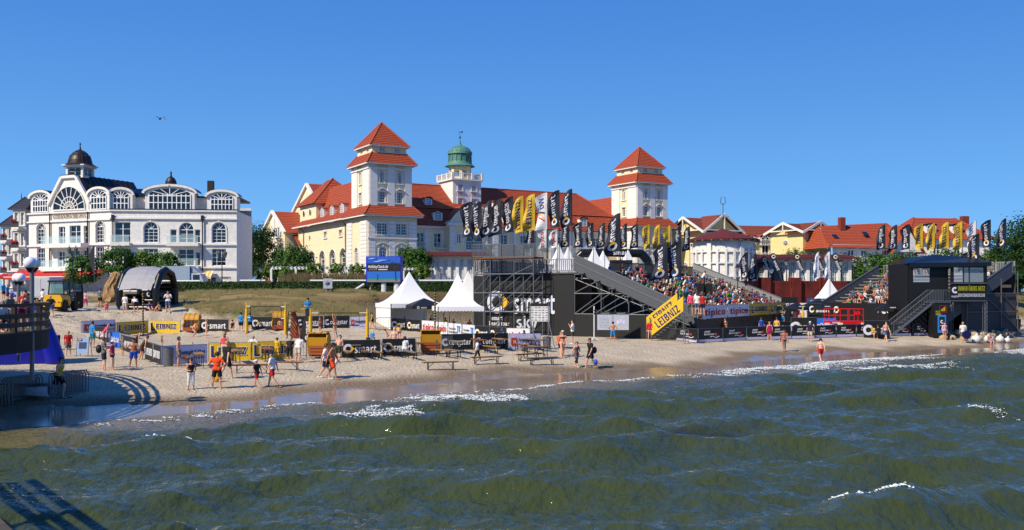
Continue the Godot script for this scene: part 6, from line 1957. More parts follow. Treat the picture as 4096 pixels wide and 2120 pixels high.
func small_stand():
	var p := thing("grandstand", "smaller grandstand with grey railing and half-empty silver benches", "grandstand", V(49.4, 1.1, -94.5), 208.6)
	var bench := mat("silver_plank", Color(0.58, 0.58, 0.59), 0.5)
	var L := 16.0
	var rail := mat("weathered_rail", Color(0.46, 0.46, 0.46), 0.7)
	for i in 14:
		var x := lerpf(0.3, 10.6, (i + 0.5) / 14)
		var y := lerpf(5.7, 0.75, float(i + 1) / 14)
		bx(p, "seat_plank", bench, V(x, y + 0.42, L / 2), V(0.28, 0.05, L)); bx(p, "foot_plank", bench, V(x + 0.3, y, L / 2), V(0.42, 0.05, L))
		bx(p, "riser", mats["dark_plank"], V(x + 0.1, y + 0.17, L / 2), V(0.03, 0.34, L))
		for z in [0.1, L - 0.1]:
			bx(p, "seat_leg", steel(), V(x, y + 0.2, z), V(0.05, 0.44, 0.05))
	bx(p, "deck", bench, V(-0.5, 5.75, L / 2), V(1.2, 0.1, L))
	slat_rail(p, V(-1.0, 5.8, 0), V(-1.0, 5.8, L), 2.0, rail)
	slope_panel(p, -0.4, 7.0, 10.9, 1.8, -0.1, 1.5, mats["grey_panel"])
	slope_panel(p, -0.4, 7.0, 10.9, 1.8, L + 0.1, 1.5, mats["grey_panel"])
	bx(p, "rear_tarp", mat("grey_mesh", Color(0.26, 0.25, 0.25), 0.8), V(-1.1, 2.9, L / 2), V(0.05, 5.6, L))
	bx(p, "side_tarp", mats["grey_mesh"], V(3.2, 1.9, -0.15), V(8.4, 3.8, 0.04))
	for x in [-1.0, 1.6, 4.2, 6.8]:
		var b := MB.new()
		b.tube(V(x, 0, -0.3), V(x, 6.0 - 0.47 * maxf(x, 0), -0.3), 0.05)
		part(p, "scaffold_standard", b.mesh(), steel())
	for o in [[-1.0, 2.0, 6.8, 2.0], [-1.0, 3.8, 4.0, 3.8], [-1.0, 2.0, 1.6, 3.8], [1.6, 2.0, 4.2, 3.6], [-1, 0.2, 1.6, 2.0]]:
		var b := MB.new()
		b.tube(V(o[0], o[1], -0.3), V(o[2], o[3], -0.3), 0.045)
		part(p, "scaffold_brace", b.mesh(), steel())
	var w := 0.0
	for o in ["ring", "ring", "star", "star"]:
		var a := at(3232 + w, 1262, 103.0 - w * 0.0275)
		var e := at(3232 + w + 97, 1262, 103.0 - (w + 97) * 0.0275)
		a.y = 1.15 + 1.35; e.y = a.y
		barrier(a, e, o, "on the front of the smaller stand", 1.25, "fascia banners of the stands")
		w += 98
	var sk := thing("fascia", "black skirting under the front banners of the smaller stand", "panel", V(0, 0, 0))
	var a2 := at(3232, 1262, 103.2)
	var e2 := at(3624, 1262, 92.4)
	var b2 := MB.new()
	b2.quad_out(V(a2.x, 1.0, a2.z), V(e2.x, 1.0, e2.z), V(e2.x, 3.9, e2.z), V(a2.x, 3.9, a2.z), V(0, 0, 1))
	part(sk, "panel", b2.mesh(), ink())
# the two-storey black beach club
func beach_club():
	var o := gd(3632, 89.0)
	o.y = 1.0
	var p := thing("beach_club", "two-storey black scaffold beach club with canopy roof, windows and slogan board", "pavilion", o, 4)
	var K := ink()
	var S := steel()
	var w := 7.4
	part(p, "cladding", holed(3.9, 3.6, [[0.5, 1.75, 1.6, 1.3, false]], 0.05), K, V(0, 3.2, 0))
	part(p, "cladding", holed(3.6, 3.6, [[0.35, 1.75, 2.9, 1.4, false]], 0.05), K, V(3.9, 3.2, 0.35))
	var film := mat("clear_film", Color(0.8, 0.85, 0.88), 0.08, {"glass": 0.16})
	bx(p, "film_window", film, V(1.3, 5.6, -0.03), V(1.6, 1.3, 0.01)); bx(p, "film_window", film, V(5.7, 5.65, 0.32), V(2.9, 1.4, 0.01))
	for x in [5.2, 5.75]: bx(p, "glazing_bar", K, V(x, 5.65, 0.34), V(0.07, 1.4, 0.05))
	bx(p, "side_cladding", K, V(7.48, 5.0, -1.8), V(0.05, 3.6, 4.2)); bx(p, "side_cladding", K, V(0.02, 3.4, -2.0), V(0.05, 6.6, 4.0))
	bx(p, "rear_cladding", K, V(3.7, 1.6, -4.0), V(7.4, 3.1, 0.05))
	bx(p, "floor", K, V(3.7, 3.15, -1.8), V(7.4, 0.12, 4.3))
	bx(p, "lower_cladding", K, V(0.9, 1.6, 0.02), V(1.8, 3.1, 0.05))
	var b := MB.new()
	b.quad_out(V(-0.2, 6.75, 0.6), V(7.7, 6.8, 0.75), V(7.3, 7.35, -1.7), V(3.5, 7.6, -1.7), Vector3.UP); b.quad_out(V(-0.2, 6.75, 0.6), V(3.5, 7.6, -1.7), V(0.6, 7.3, -1.7), V(-0.2, 6.75, -0.5), Vector3.UP)
	b.quad_out(V(-0.2, 6.75, -4.2), V(7.7, 6.75, -4.2), V(7.3, 7.35, -1.7), V(0.6, 7.35, -1.7), Vector3.UP)
	b.quad_out(V(-0.2, 6.75, 0.62), V(7.7, 6.8, 0.77), V(7.7, 6.45, 0.77), V(-0.2, 6.3, 0.62), V(0, 0, 1))
	part(p, "canopy", b.mesh(), mat("black_tarpaulin", Color(0.06, 0.065, 0.075), 0.35))
	write(p, "IMMER ÜBERS NETZ", V(5.95, 4.35, 0.38), 0.42, 2.6, paint(Color(0.62, 0.62, 0.1)))
	write(p, "DER CONGSTAR BEACHCLUB", V(5.95, 3.72, 0.38), 0.3, 2.6, paint(Color(0.72, 0.74, 0.8)))
	star_logo(p, V(4.35, 4.2, 0.38), 0.3)
	write(p, "congstar", V(4.35, 3.62, 0.38), 0.18, 0.7, paint(Color(0.72, 0.74, 0.8)))
	for y in [3.2, 4.85]:
		bx(p, "rail", S, V(5.6, y, 0.44), V(3.7, 0.07, 0.07))
	for x in [2.6, 4.0, 7.3]:
		for z in [0.3, -3.8]:
			b = MB.new()
			for e in [Vector2(-0.14, -0.14), Vector2(0.14, -0.14), Vector2(0.14, 0.14), Vector2(-0.14, 0.14)]:
				b.tube(V(e.x, 0, e.y), V(e.x, 3.1, e.y), 0.025, 0.025, 5)
			for i in 8:
				b.tube(V(-0.14, i * 0.38, 0.14), V(0.14, i * 0.38 + 0.38, 0.14), 0.015, 0.015, 4)
			part(p, "truss_post", b.mesh(), S, V(x, 0, z))
	var st := thing("stairs", "galvanised outside stairs with barred handrail leading up to the beach club", "stairs", V(o.x, o.y, o.z + 1.0), 4)
	for i in 13:
		bx(st, "step", S, V(-2.1 + i * 0.3, 0.25 + i * 0.235, 0), V(0.32, 0.05, 1.1))
	for z in [0.6, -0.6]:
		b = MB.new()
		b.bar(V(-2.3, 0.0, z), V(1.7, 3.1, z), 0.06, 0.2)
		b.tube(V(-2.3, 1.1, z), V(1.7, 4.2, z), 0.03); b.tube(V(1.7, 4.2, z), V(3.3, 4.2, z), 0.03); b.tube(V(1.7, 3.2, z), V(3.3, 3.2, z), 0.03)
		part(st, "stringer", b.mesh(), S)
		for i in 38:
			var x := -2.3 + i * 0.15
			var y := 0.775 * (minf(x, 1.7) + 2.3)
			bx(st, "baluster", S, V(x, y + 0.6, z), V(0.022, 1.05, 0.022))
	bx(st, "landing", S, V(2.5, 3.1, 0), V(1.7, 0.08, 1.2))
	var ac := thing("advert_column", "black advertising column with a blue mobile phone picture and signal bars", "advert", V(o.x + 1.55, o.y - 0.1, o.z + 1.35), 4)
	bx(ac, "column", K, V(0.75, 1.55, 0), V(1.5, 3.1, 0.9))
	bx(ac, "phone", paint(Color(0.12, 0.5, 0.85)), V(0.8, 1.2, 0.46), V(0.78, 1.65, 0.03)); bx(ac, "phone_screen", paint(Color(0.03, 0.03, 0.04)), V(0.8, 1.25, 0.48), V(0.5, 1.2, 0.03))
	star_logo(ac, V(0.8, 1.4, 0.5), 0.17)
	write(ac, "congstar", V(0.8, 1.05, 0.5), 0.09, 0.42, paint(Color(0.8, 0.8, 0.84)))
	write(ac, "BESTE", V(0.42, 2.35, 0.46), 0.1, 0.4, paint(Color(0.7, 0.68, 0.1))); write(ac, "D-NETZ", V(0.45, 2.2, 0.46), 0.1, 0.46, paint(Color(0.7, 0.68, 0.1))); write(ac, "QUALITÄT", V(0.48, 2.05, 0.46), 0.1, 0.52, paint(Color(0.7, 0.68, 0.1)))
	for i in 4:
		bx(ac, "signal_bar", paint(Color(0.7, 0.68, 0.1)), V(0.75 + i * 0.11, 2.45 + i * 0.04, 0.46), V(0.07, 0.16 + i * 0.08, 0.02))
	b = MB.new()
	b.path([V(0.6, 2.25, 0.47), V(1.25, 2.25, 0.47), V(1.25, 2.85, 0.47), V(0.6, 2.85, 0.47), V(0.6, 2.25, 0.47)], 0.018, 4)
	part(ac, "red_speech_frame", b.mesh(), paint(Color(0.65, 0.07, 0.06)))
# tents and inflatables
func pagoda(c: Vector3, w: float, ev: float, pk: float, yaw: float, label: String, closed := [], group := "white pagoda tents"):
	var t := thing("pagoda_tent", label, "tent", c, yaw, group)
	var Wc := mat("white_tent_pvc", Color(0.9, 0.9, 0.9), 0.45, {"back": Color(0.25, 0.25, 0.24)})
	var b := MB.new()
	var h := w / 2
	var N := 10
	for side in 4:
		var R := Basis(Vector3.UP, side * PI / 2)
		for i in N:
			var q := []
			for e in [i, i + 1]:
				var s := float(e) / N
				var r := h * (1.0 - s) ** 1.0
				var y := ev + (pk - ev) * pow(s, 1.9)
				q.append([V(-r, y, r), V(r, y, r)])
			if i == N - 1:
				b.tri(R * q[0][0], R * q[0][1], R * q[1][0])
			else:
				b.quad_out(R * q[0][0], R * q[0][1], R * q[1][1], R * q[1][0], R * V(0, 1, 1))
	part(t, "roof", b.mesh(), Wc)
	b = MB.new()
	for side in 4:
		var R := Basis(Vector3.UP, side * PI / 2)
		var n := 14
		for i in n:
			var x0 := -h + w * i / n
			var x1 := -h + w * (i + 1) / n
			b.quad_out(R * V(x0, ev, h + 0.02), R * V(x1, ev, h + 0.02), R * V(x1, ev - 0.34, h + 0.03), R * V(x0, ev - 0.34, h + 0.03), R * V(0, 0, 1))
			b.tri(R * V(x0, ev - 0.34, h + 0.03), R * V(x1, ev - 0.34, h + 0.03), R * V((x0 + x1) / 2, ev - 0.42, h + 0.03))
	part(t, "valance", b.mesh(), Wc)
	for sx in [-1, 1]:
		for sz in [-1, 1]:
			b = MB.new()
			b.tube(V(h * sx, 0, h * sz), V(h * sx, ev, h * sz), 0.045)
			part(t, "pole", b.mesh(), steel())
	for s in closed:
		var R := Basis(Vector3.UP, s * PI / 2)
		bx(t, "side_wall", Wc, R * V(0, (ev - 0.3) / 2, h - 0.05), V(w - 0.1, ev - 0.3, 0.03), R)
	return t
func tents():
	pagoda(gp(1633, 1324) + V(-0.2, 0, -2.6), 5.0, 2.45, 5.4, 24, "tallest white pagoda tent, its seaward-facing side half open behind ring banners", [3, 2])
	pagoda(gp(1812, 1345) + V(0.2, 0, -3.4), 3.9, 2.4, 5.3, 12, "white pagoda tent open to the bar beside the black mesh wall", [])
	pagoda(gd(1872, 92), 4.2, 2.6, 5.9, 12, "white pagoda tent rising behind the open one and half hidden by mesh", [])
	for o in [[2376, 985, 108.0], [2412, 1000, 112.0], [2512, 998, 110.0], [2235, 975, 104.0], [2272, 985, 108.0]]:
		var a := at(o[0], o[1], o[2])
		pagoda(V(a.x, 6.7, a.z), 3.2, 0.7, a.y - 6.7, 20, "white pagoda tip showing above the rear rail of the main stand", [], "pagoda tips behind the main stand")
	var a3 := at(3316, 1112, 112)
	pagoda(V(a3.x, 1.2, a3.z), 4.6, 2.3, a3.y - 1.2, 15, "white pagoda tent in front of the dark red wall", [0, 3])
	var q := gd(3235, 108)
	var t := thing("drinks_booth", "white booth with blue cocktail fascia below the small pagoda", "booth", q, 6)
	bx(t, "booth", paint(Color(0.86, 0.86, 0.88)), V(1.6, 1.3, -1.0), V(3.6, 2.6, 2.0)); bx(t, "fascia", paint(Color(0.12, 0.36, 0.6)), V(1.6, 2.85, 0.05), V(3.6, 0.6, 0.08))
	write(t, "Cocktail", V(1.6, 2.85, 0.1), 0.32, 1.5, paint(Color(0.85, 0.88, 0.92)))
	for x in [0.4, 2.9]: write(t, "sky", V(x, 2.85, 0.1), 0.28, 0.6, paint(Color(0.7, 0.76, 0.84)))
	for o in [[3270, 1262, 104.0, 1.9, "black pyramid gazebo with white print beside the drinks booth"], [3185, 1296, 95.0, 1.3, "black parasol over the officials' table on the centre court"], [3545, 1270, 92.0, 1.25, "black parasol beside the red lift, next to the silver stairs"], [3290, 1290, 96.0, 1.1, "small black parasol between the blue banner and the red lift"]]:
		var c := gd(o[0], o[2])
		var u := thing("parasol", o[4], "parasol", c, 12)
		var hh := 2.35
		var b := MB.new()
		b.lathe([Vector2(0.0, hh + o[3] * 0.42), Vector2(o[3], hh), Vector2(o[3], hh - 0.22)], 4 if o[3] > 1.5 else 8, Vector3.ZERO, 0, PI / 4)
		part(u, "canopy", b.mesh(), paint(Color(0.05, 0.05, 0.055), 0.6))
		b = MB.new()
		b.tube(Vector3.ZERO, V(0, hh + 0.3, 0), 0.03)
		part(u, "pole", b.mesh(), steel())
		write(u, "smart", V(0, hh + 0.06 + o[3] * 0.08, o[3] * 0.86), 0.16, 0.6, paint(Color(0.85, 0.85, 0.87)), Basis(Vector3.RIGHT, -0.9))
	var pc := gp(1690, 1330) + V(0, 0, -1.5)
	var pu := thing("parasol", "black square parasol with printed edge between the two pagoda tents", "parasol", pc, 20)
	var pb := MB.new()
	pb.lathe([Vector2(0, 3.0), Vector2(2.0, 2.35), Vector2(2.0, 2.05)], 4, Vector3.ZERO, 0, PI / 4)
	part(pu, "canopy", pb.mesh(), paint(Color(0.05, 0.05, 0.055), 0.6))
	pb = MB.new()
	pb.tube(Vector3.ZERO, V(0, 2.9, 0), 0.035)
	part(pu, "pole", pb.mesh(), steel())
	ring_logo(pu, V(-0.9, 2.18, 1.44), 0.12); write(pu, "smart", V(-0.4, 2.17, 1.44), 0.16, 0.5, paint(Color(0.85, 0.85, 0.87)))
func fat_tube(b: MB, pts: Array, r: float):
	for i in pts.size() - 1:
		b.tube(pts[i], pts[i + 1], r, r, 14, false)
		b.ball(pts[i], Vector3.ONE * r, 14, 8)
	b.ball(pts[-1], Vector3.ONE * r, 14, 8)
func inflatables():
	var g := gp(548, 1243)
	var p := thing("bouncy_castle", "black inflatable bouncy castle with grey canvas roof on the sand bank", "inflatable", g + V(0, -0.1, -1.5), -8)
	var K := mat("black_inflatable", Color(0.04, 0.042, 0.05), 0.35)
	var b := MB.new()
	for s in [-1, 1]:
		b = MB.new()
		fat_tube(b, [V(2.1 * s, 0.3, 1.3), V(2.1 * s, 2.2, 1.25), V(2.1 * s, 3.5, 0.35), V(2.1 * s, 4.1, -1.0), V(2.1 * s, 3.7, -2.5), V(2.1 * s, 2.4, -3.3), V(2.1 * s, 0.3, -3.3)], 0.36)
		part(p, "arch_tube", b.mesh(), K)
	b = MB.new()
	fat_tube(b, [V(-1.9, 4.0, -1.1), V(1.9, 4.0, -1.1)], 0.25)
	part(p, "ridge_tube", b.mesh(), K)
	for y in [1.0, 1.5, 2.0, 2.5]:
		b = MB.new()
		fat_tube(b, [V(-1.6, y, -3.1), V(1.6, y, -3.1)], 0.3)
		part(p, "back_roll", b.mesh(), K)
		for s in [-1, 1]:
			b = MB.new()
			fat_tube(b, [V(1.9 * s, y, 0.3), V(1.9 * s, y, -3.0)], 0.24)
			if y < 1.6: part(p, "side_roll", b.mesh(), K)
	for i in 5:
		b = MB.new()
		fat_tube(b, [V(-1.9, 0.3, 0.5 - i * 0.75), V(1.9, 0.3, 0.5 - i * 0.75)], 0.36)
		part(p, "floor_roll", b.mesh(), K)
	bx(p, "banner_panel", K, V(0.1, 1.7, -2.74), V(2.9, 0.8, 0.06))
	ring_logo(p, V(-0.75, 1.7, -2.68), 0.24); write(p, "smart", V(0.35, 1.68, -2.68), 0.34, 1.3, paint(Color(0.8, 0.8, 0.83)))
	b = MB.new()
	var f := func(x: float, z: float) -> Vector3: return V(x, 4.5 - 0.05 * x * x - 0.25 * (z + 1.1) * (z + 1.1) + 0.03 * sin(x * 4.0 + z), z)
	for i in 8:
		for k in 9:
			var x0 := -1.85 + 3.7 * i / 8
			var z0 := -3.4 + 5.3 * k / 9
			b.quad_out(f.call(x0, z0), f.call(x0 + 0.4625, z0), f.call(x0 + 0.4625, z0 + 0.589), f.call(x0, z0 + 0.589), Vector3.UP)
	part(p, "roof_canvas", b.mesh(), paint(Color(0.58, 0.58, 0.61), 0.6))
	b = MB.new()
	fat_tube(b, [V(-3.4, 0.2, 1.7), V(-1.5, 0.35, 1.1)], 0.35); fat_tube(b, [V(-3.3, 0.15, 0.9), V(-1.5, 0.35, 0.5)], 0.35)
	part(p, "step_cushion", b.mesh(), paint(Color(0.52, 0.54, 0.58), 0.5))
	p.scale = V(0.86, 0.95, 0.8)
	var sg := gd(432, 97)
	var ss := thing("sand_sculpture", "tall lumpy sand sculpture standing behind the bouncy castle", "sculpture", sg)
	b = MB.new()
	var fold := func(i: int, k: int) -> Vector3:
		var y := 3.1 * k / 14
		var r := lerpf(1.0, 0.34, pow(k / 14.0, 0.7)) * (1.0 + 0.16 * sin(i * 1.9 + y * 2.0) + 0.3 * nz.get_noise_3d(i * 0.7, y * 1.3, 3.0)) * (0.0 if k == 14 else 1.0)
		return V(r * cos(TAU * i / 22) + 0.24 * y + 0.12 * sin(y * 3.0), y, r * 0.7 * sin(TAU * i / 22))
	for i in 22:
		for k in 14:
			b.quad_out(fold.call(i, k), fold.call(i + 1, k), fold.call(i + 1, k + 1), fold.call(i, k + 1), V(cos(TAU * i / 22), 0.2, sin(TAU * i / 22)))
	part(ss, "body", b.mesh(), mat("packed_sand", Color(0.72, 0.57, 0.38), 0.95, {"tex": ntex("sand", 0.03, 0.72, 1.0, 512), "scale": 0.5}))
	var hg := at(1463, 1162, 113)
	var h := thing("inflatable_billboard", "blue inflatable holiday billboard with palm picture on three white legs", "billboard", V(hg.x, 4.95, hg.z), -6)
	b = MB.new()
	b.box(V(2.15, 2.75, -0.55), V(4.2, 3.1, 1.3))
	part(h, "air_wall", b.mesh(), paint(Color(0.05, 0.14, 0.75), 0.4))
	for x in [0.5, 2.1, 3.7]:
		b = MB.new()
		b.tube(V(x, -0.05, -0.5), V(x, 1.25, -0.5), 0.42, 0.42, 16)
		part(h, "leg", b.mesh(), paint(Color(0.82, 0.83, 0.88), 0.5))
	for o in [[Color(0.1, 0.35, 0.78), 3.85, 0.8], [Color(0.03, 0.06, 0.2), 2.98, 0.94], [Color(0.1, 0.42, 0.82), 2.15, 0.72], [Color(0.05, 0.5, 0.66), 1.68, 0.22], [Color(0.5, 0.5, 0.48), 1.4, 0.34]]:
		bx(h, "poster_band", paint(o[0], 0.5), V(2.2, o[1], 0.12), V(4.0 if o[1] != 2.98 else 4.02, o[2] - 0.01, 0.02))
	for o in [[0.9, 4.0, 1.1], [2.2, 3.8, 1.6], [1.6, 3.65, 1.3]]:
		b = MB.new()
		b.ball(Vector3.ZERO, V(o[2] * 0.5, 0.1, 0.006), 12, 6)
		part(h, "poster_cloud", b.mesh(), paint(Color(0.4, 0.6, 0.9)), V(o[0], o[1], 0.14))
	write(h, "HolidayCheck.de", V(1.55, 3.05, 0.14), 0.32, 2.4, paint(Color(0.9, 0.9, 0.92)))
	for i in 5:
		var s := PackedVector2Array()
		for k in 10:
			s.append(Vector2(cos(PI / 2 + TAU * k / 10), sin(PI / 2 + TAU * k / 10)) * (0.09 if k % 2 == 0 else 0.04))
		b = MB.new()
		b.slab(s, 0.0, 0.01)
		part(h, "star", b.mesh(), paint(Color(0.75, 0.62, 0.3)), V(0.5 + i * 0.2, 2.72, 0.14))
	bx(h, "underline", paint(Color(0.85, 0.86, 0.9)), V(2.1, 2.72, 0.14), V(1.1, 0.1, 0.01))
	b = MB.new()
	b.bar(V(3.7, 1.4, 0.145), V(3.55, 3.3, 0.145), 0.02, 0.12)
	for i in 11:
		var a := deg_to_rad(200.0 - 34.0 * i + 60)
		b.slab(PackedVector2Array([Vector2(3.55, 3.3), Vector2(3.55 + cos(a) * 0.45 - 0.05, 3.32 + sin(a) * 0.4), Vector2(3.5 + cos(a) * 0.85, 3.0 + sin(a) * 0.55), Vector2(3.55 + cos(a + 0.3) * 0.4, 3.3 + sin(a + 0.3) * 0.3)]), 0.14, 0.15)
	b.bar(V(1.45, 1.45, 0.145), V(1.5, 2.2, 0.145), 0.02, 0.07)
	part(h, "poster_palm", b.mesh(), paint(Color(0.1, 0.12, 0.1)))
	b = MB.new()
	b.tube(V(-0.1, 1.0, 0.3), V(-1.25, 0.25, 0.6), 0.14, 0.14, 12)
	part(h, "air_hose", b.mesh(), paint(Color(0.82, 0.83, 0.88), 0.5))
	bx(h, "blower", paint(Color(0.05, 0.05, 0.06)), V(-1.45, 0.18, 0.65), V(0.45, 0.4, 0.4))
	var bt := gp(60, 1458)
	var q := thing("inflatable_tent", "blue inflatable tent with round corner tubes beside the pier platform", "tent", bt, 14)
	b = MB.new()
	fat_tube(b, [V(2.1, 0.2, 0), V(1.75, 1.3, -0.05), V(1.3, 2.3, -0.2), V(0.4, 3.0, -0.6)], 0.55)
	part(q, "corner_tube", b.mesh(), paint(Color(0.03, 0.08, 0.62), 0.35))
	b = MB.new()
	b.slab(PackedVector2Array([Vector2(-4.5, 0), Vector2(1.7, 0), Vector2(1.4, 1.9), Vector2(-0.5, 2.1), Vector2(-4.5, 1.7)]), -0.08, 0.08)
	part(q, "side_wall", b.mesh(), paint(Color(0.03, 0.08, 0.6), 0.4))
	b = MB.new()
	b.quad_out(V(-4.5, 1.7, 0), V(1.3, 2.2, 0), V(0.5, 3.4, -2.5), V(-4.5, 3.4, -2.5), Vector3.UP)
	part(q, "roof", b.mesh(), paint(Color(0.03, 0.08, 0.6), 0.4))
# trees, hedges, grass
func leaf_mat(k: String, c: Color) -> StandardMaterial3D:
	return mat("leaf_" + k, c, 0.6, {"tint": 1, "spec": 0.3, "back": c * 0.55})
func crown(key: String, r: Vector3, clumps: int, leaves: int, size: float, flat := 0.0) -> ArrayMesh:
	if meshes.has(key):
		return meshes[key]
	var rg := RandomNumberGenerator.new()
	rg.seed = key.hash()
	var b := MB.new(true)
	for i in clumps:
		var d := V(rg.randf_range(-1, 1), rg.randf_range(-0.8, 1), rg.randf_range(-1, 1)).normalized()
		var k := rg.randf_range(0.55, 0.98)
		var c := d * k * r
		if flat > 0.0: c.y = minf(c.y, flat * r.y)
		var cr := rg.randf_range(0.16, 0.3) * minf(r.x, r.y)
		var tone := rg.randf_range(0.65, 1.0)
		for j in leaves:
			var o := V(rg.randfn(), rg.randfn(), rg.randfn()) * 0.5 * cr
			var p := c + o
			var nn := (o.normalized() * 0.6 + d * 0.5 + V(rg.randf_range(-1, 1), rg.randf_range(0, 1), rg.randf_range(-1, 1)) * 0.7).normalized()
			var x := nn.cross(V(rg.randf_range(-1, 1), rg.randf_range(-1, 1), rg.randf_range(-1, 1))).normalized() * size * rg.randf_range(0.6, 1.2)
			var y := nn.cross(x) * 0.62
			var g := tone * rg.randf_range(0.7, 1.1)
			b.col = Color(g * rg.randf_range(0.85, 1.1), g, g * 0.9)
			b.tri(p - x * 0.5, p + y * 0.5, p + x * 0.5); b.tri(p - x * 0.5, p + x * 0.5, p - y * 0.5)
	meshes[key] = b.mesh()
	return meshes[key]
func tree(c: Vector3, r: Vector3, trunk: float, key: String, called: String, label: String, tone: String, group: String, clumps := 90, leaves := 34, size := 0.3, flat := 0.0):
	var t := thing(called, label, "tree" if trunk > 0.4 else "shrub", c, fmod(absf(c.x) * 53.0, 360.0), group)
	var cols := {"mid": Color(0.26, 0.4, 0.13), "dark": Color(0.16, 0.28, 0.1), "light": Color(0.38, 0.5, 0.17), "olive": Color(0.22, 0.3, 0.12)}
	part(t, "crown", crown(key, r, clumps, leaves, size, flat), leaf_mat(tone, cols[tone]), V(0, trunk + r.y * 0.85, 0))
	var b := MB.new()
	var h := trunk + r.y * 0.9
	var w := clampf(r.y * 0.07, 0.06, 0.3)
	b.tube(V(0, -0.2, 0), V(0.05, h * 0.6, 0), w, w * 0.7, 8)
	for i in 5:
		var a := TAU * i / 5 + 0.4
		b.tube(V(0.05, h * (0.4 + 0.05 * i), 0), V(cos(a) * r.x * 0.6, h * (0.75 + 0.06 * i), sin(a) * r.z * 0.6), w * 0.5, w * 0.15, 6)
	b.tube(V(0.05, h * 0.6, 0), V(0, h * 1.2, 0), w * 0.7, w * 0.2, 6)
	part(t, "trunk", b.mesh(), mat("bark", Color(0.24, 0.19, 0.14), 0.95))
func spot(px: float, d: float) -> Vector3:
	return V((px - 2048) / FO * d, LAND, -d)
func greenery():
	var g := "clipped trees in front of the hotel"
	tree(spot(328, 113), V(2.15, 1.95, 2.1), 0.9, "lime1", "lime_tree", "round green tree in front of the hotel's red awning", "mid", g)
	tree(spot(470, 118), V(2.2, 2.3, 2.0), 1.6, "lime2", "lime_tree", "tall leafy tree behind the sand sculpture", "mid", g)
	tree(spot(560, 120), V(2.7, 1.7, 2.1), 2.0, "lime3", "lime_tree", "broad pale-leaved tree above the bouncy castle roof", "light", g, 110)
	tree(spot(665, 119), V(2.2, 1.8, 2.0), 1.9, "lime4", "lime_tree", "leafy tree beside the white lorry box", "mid", g)
	g = "round trees in the spa garden"
	tree(spot(1178, 126), V(2.9, 2.5, 2.6), 1.5, "ball1", "round_tree", "round dark tree before the spa hall's arched windows", "mid", g, 170, 46, 0.3)
	tree(spot(1656, 126), V(2.6, 2.4, 2.4), 1.7, "ball2", "round_tree", "round dark tree beside the blue inflatable billboard", "mid", g, 160, 46, 0.3)
	g = "park trees beside the annexe"
	tree(spot(985, 168), V(4.2, 5.2, 3.5), 2.4, "big1", "park_tree", "big dark park tree next to the hotel's end wall", "dark", g, 130, 44, 0.42)
	tree(spot(1035, 182), V(4.2, 5.8, 3.5), 2.8, "big2", "park_tree", "tallest dark park tree close behind the yellow annexe", "dark", g, 130, 44, 0.42)
	tree(spot(950, 176), V(3.6, 4.6, 3.0), 1.6, "big3", "park_tree", "lower dark park tree touching the hotel's rear corner", "dark", g, 110, 40, 0.42)
	tree(spot(1075, 160), V(2.8, 2.2, 2.5), 0.8, "big4", "park_tree", "low spreading park tree under the annexe gable", "dark", g, 90, 40, 0.36)
	g = "shrubs behind the terrace and the smaller stand"
	var sh := [[3045, 152, 2.2, 2.2], [3115, 156, 2.4, 1.9], [3190, 150, 2.5, 2.6], [3265, 152, 2.4, 2.3], [3335, 148, 2.4, 2.1], [3410, 146, 2.6, 2.3], [3485, 143, 2.4, 2.2], [3560, 140, 2.5, 2.3], [3635, 138, 2.6, 2.5], [3710, 136, 2.5, 2.2], [3785, 134, 2.6, 2.5], [3860, 132, 2.4, 2.2], [3925, 128, 2.4, 2.4]]
	for i in sh.size():
		var o: Array = sh[i]
		var lab := "leafy shrub in the row below the red-roofed houses" if o[0] > 3340 else "leafy shrub behind the colonnade roof"
		tree(spot(o[0], o[1]), V(o[2] * 1.1, o[3] * 1.25, 2.2), 1.0 if o[0] < 3340 else 0.5, "shrub%d" % (i % 4), "shrub", lab, "mid", g, 90, 34, 0.34)
	for o in [[3383, 150, "slim dark conifer in front of the picket balcony"], [3507, 148, "slim dark conifer between the two white houses"]]:
		tree(spot(o[0], o[1]), V(0.95, 2.3, 0.95), 2.2, "conifer", "conifer", o[2], "dark", "slim conifers", 70, 30, 0.24)
	g = "tall trees by the end of the beach"
	for o in [[4075, 128, 3.8, 4.2, 1.6, "tall dark tree behind the railing end of the smaller stand"], [4025, 136, 3.0, 3.2, 1.2, "lower dark tree beside the large hipped house"], [4140, 120, 4.0, 4.6, 1.8, "spreading dark tree at the end of the promenade"], [4050, 116, 2.0, 1.2, 0.3, "dense dark bush above the grassy bank"]]:
		tree(spot(o[0], o[1]), V(o[2], o[3], o[2]), o[4], "edge%d" % int(o[0]), "beach_tree", o[5], "dark", g, 130, 44, 0.34)
	var a := spot(655, 113.5)
	var e := spot(1895, 113.5)
	var hd := thing("hedge", "long clipped dark green hedge along the promenade edge", "hedge", a)
	var b := MB.new(true)
	var rg := RandomNumberGenerator.new()
	rg.seed = 4
	var len0 := e.x - a.x
	for i in 9000:
		var onto := rg.randf() < 0.75
		var p := V(rg.randf() * len0, rg.randf_range(0.0, 1.12), 0.45 + rg.randf_range(-0.08, 0.08)) if onto else V(rg.randf() * len0, 1.12 + rg.randf_range(-0.05, 0.07), rg.randf_range(-0.45, 0.45))
		var nn := ((V(0, 0.2, 1) if onto else Vector3.UP) + V(rg.randf_range(-1, 1), rg.randf_range(-1, 1), rg.randf_range(-1, 1)) * 0.7).normalized()
		var x := nn.cross(V(rg.randf_range(-1, 1), rg.randf_range(-1, 1), 0.3)).normalized() * rg.randf_range(0.08, 0.15)
		var y := nn.cross(x) * 0.8
		var k := rg.randf_range(0.6, 1.1)
		b.col = Color(k, k, k)
		b.quad(p - x, p + y, p + x, p - y)
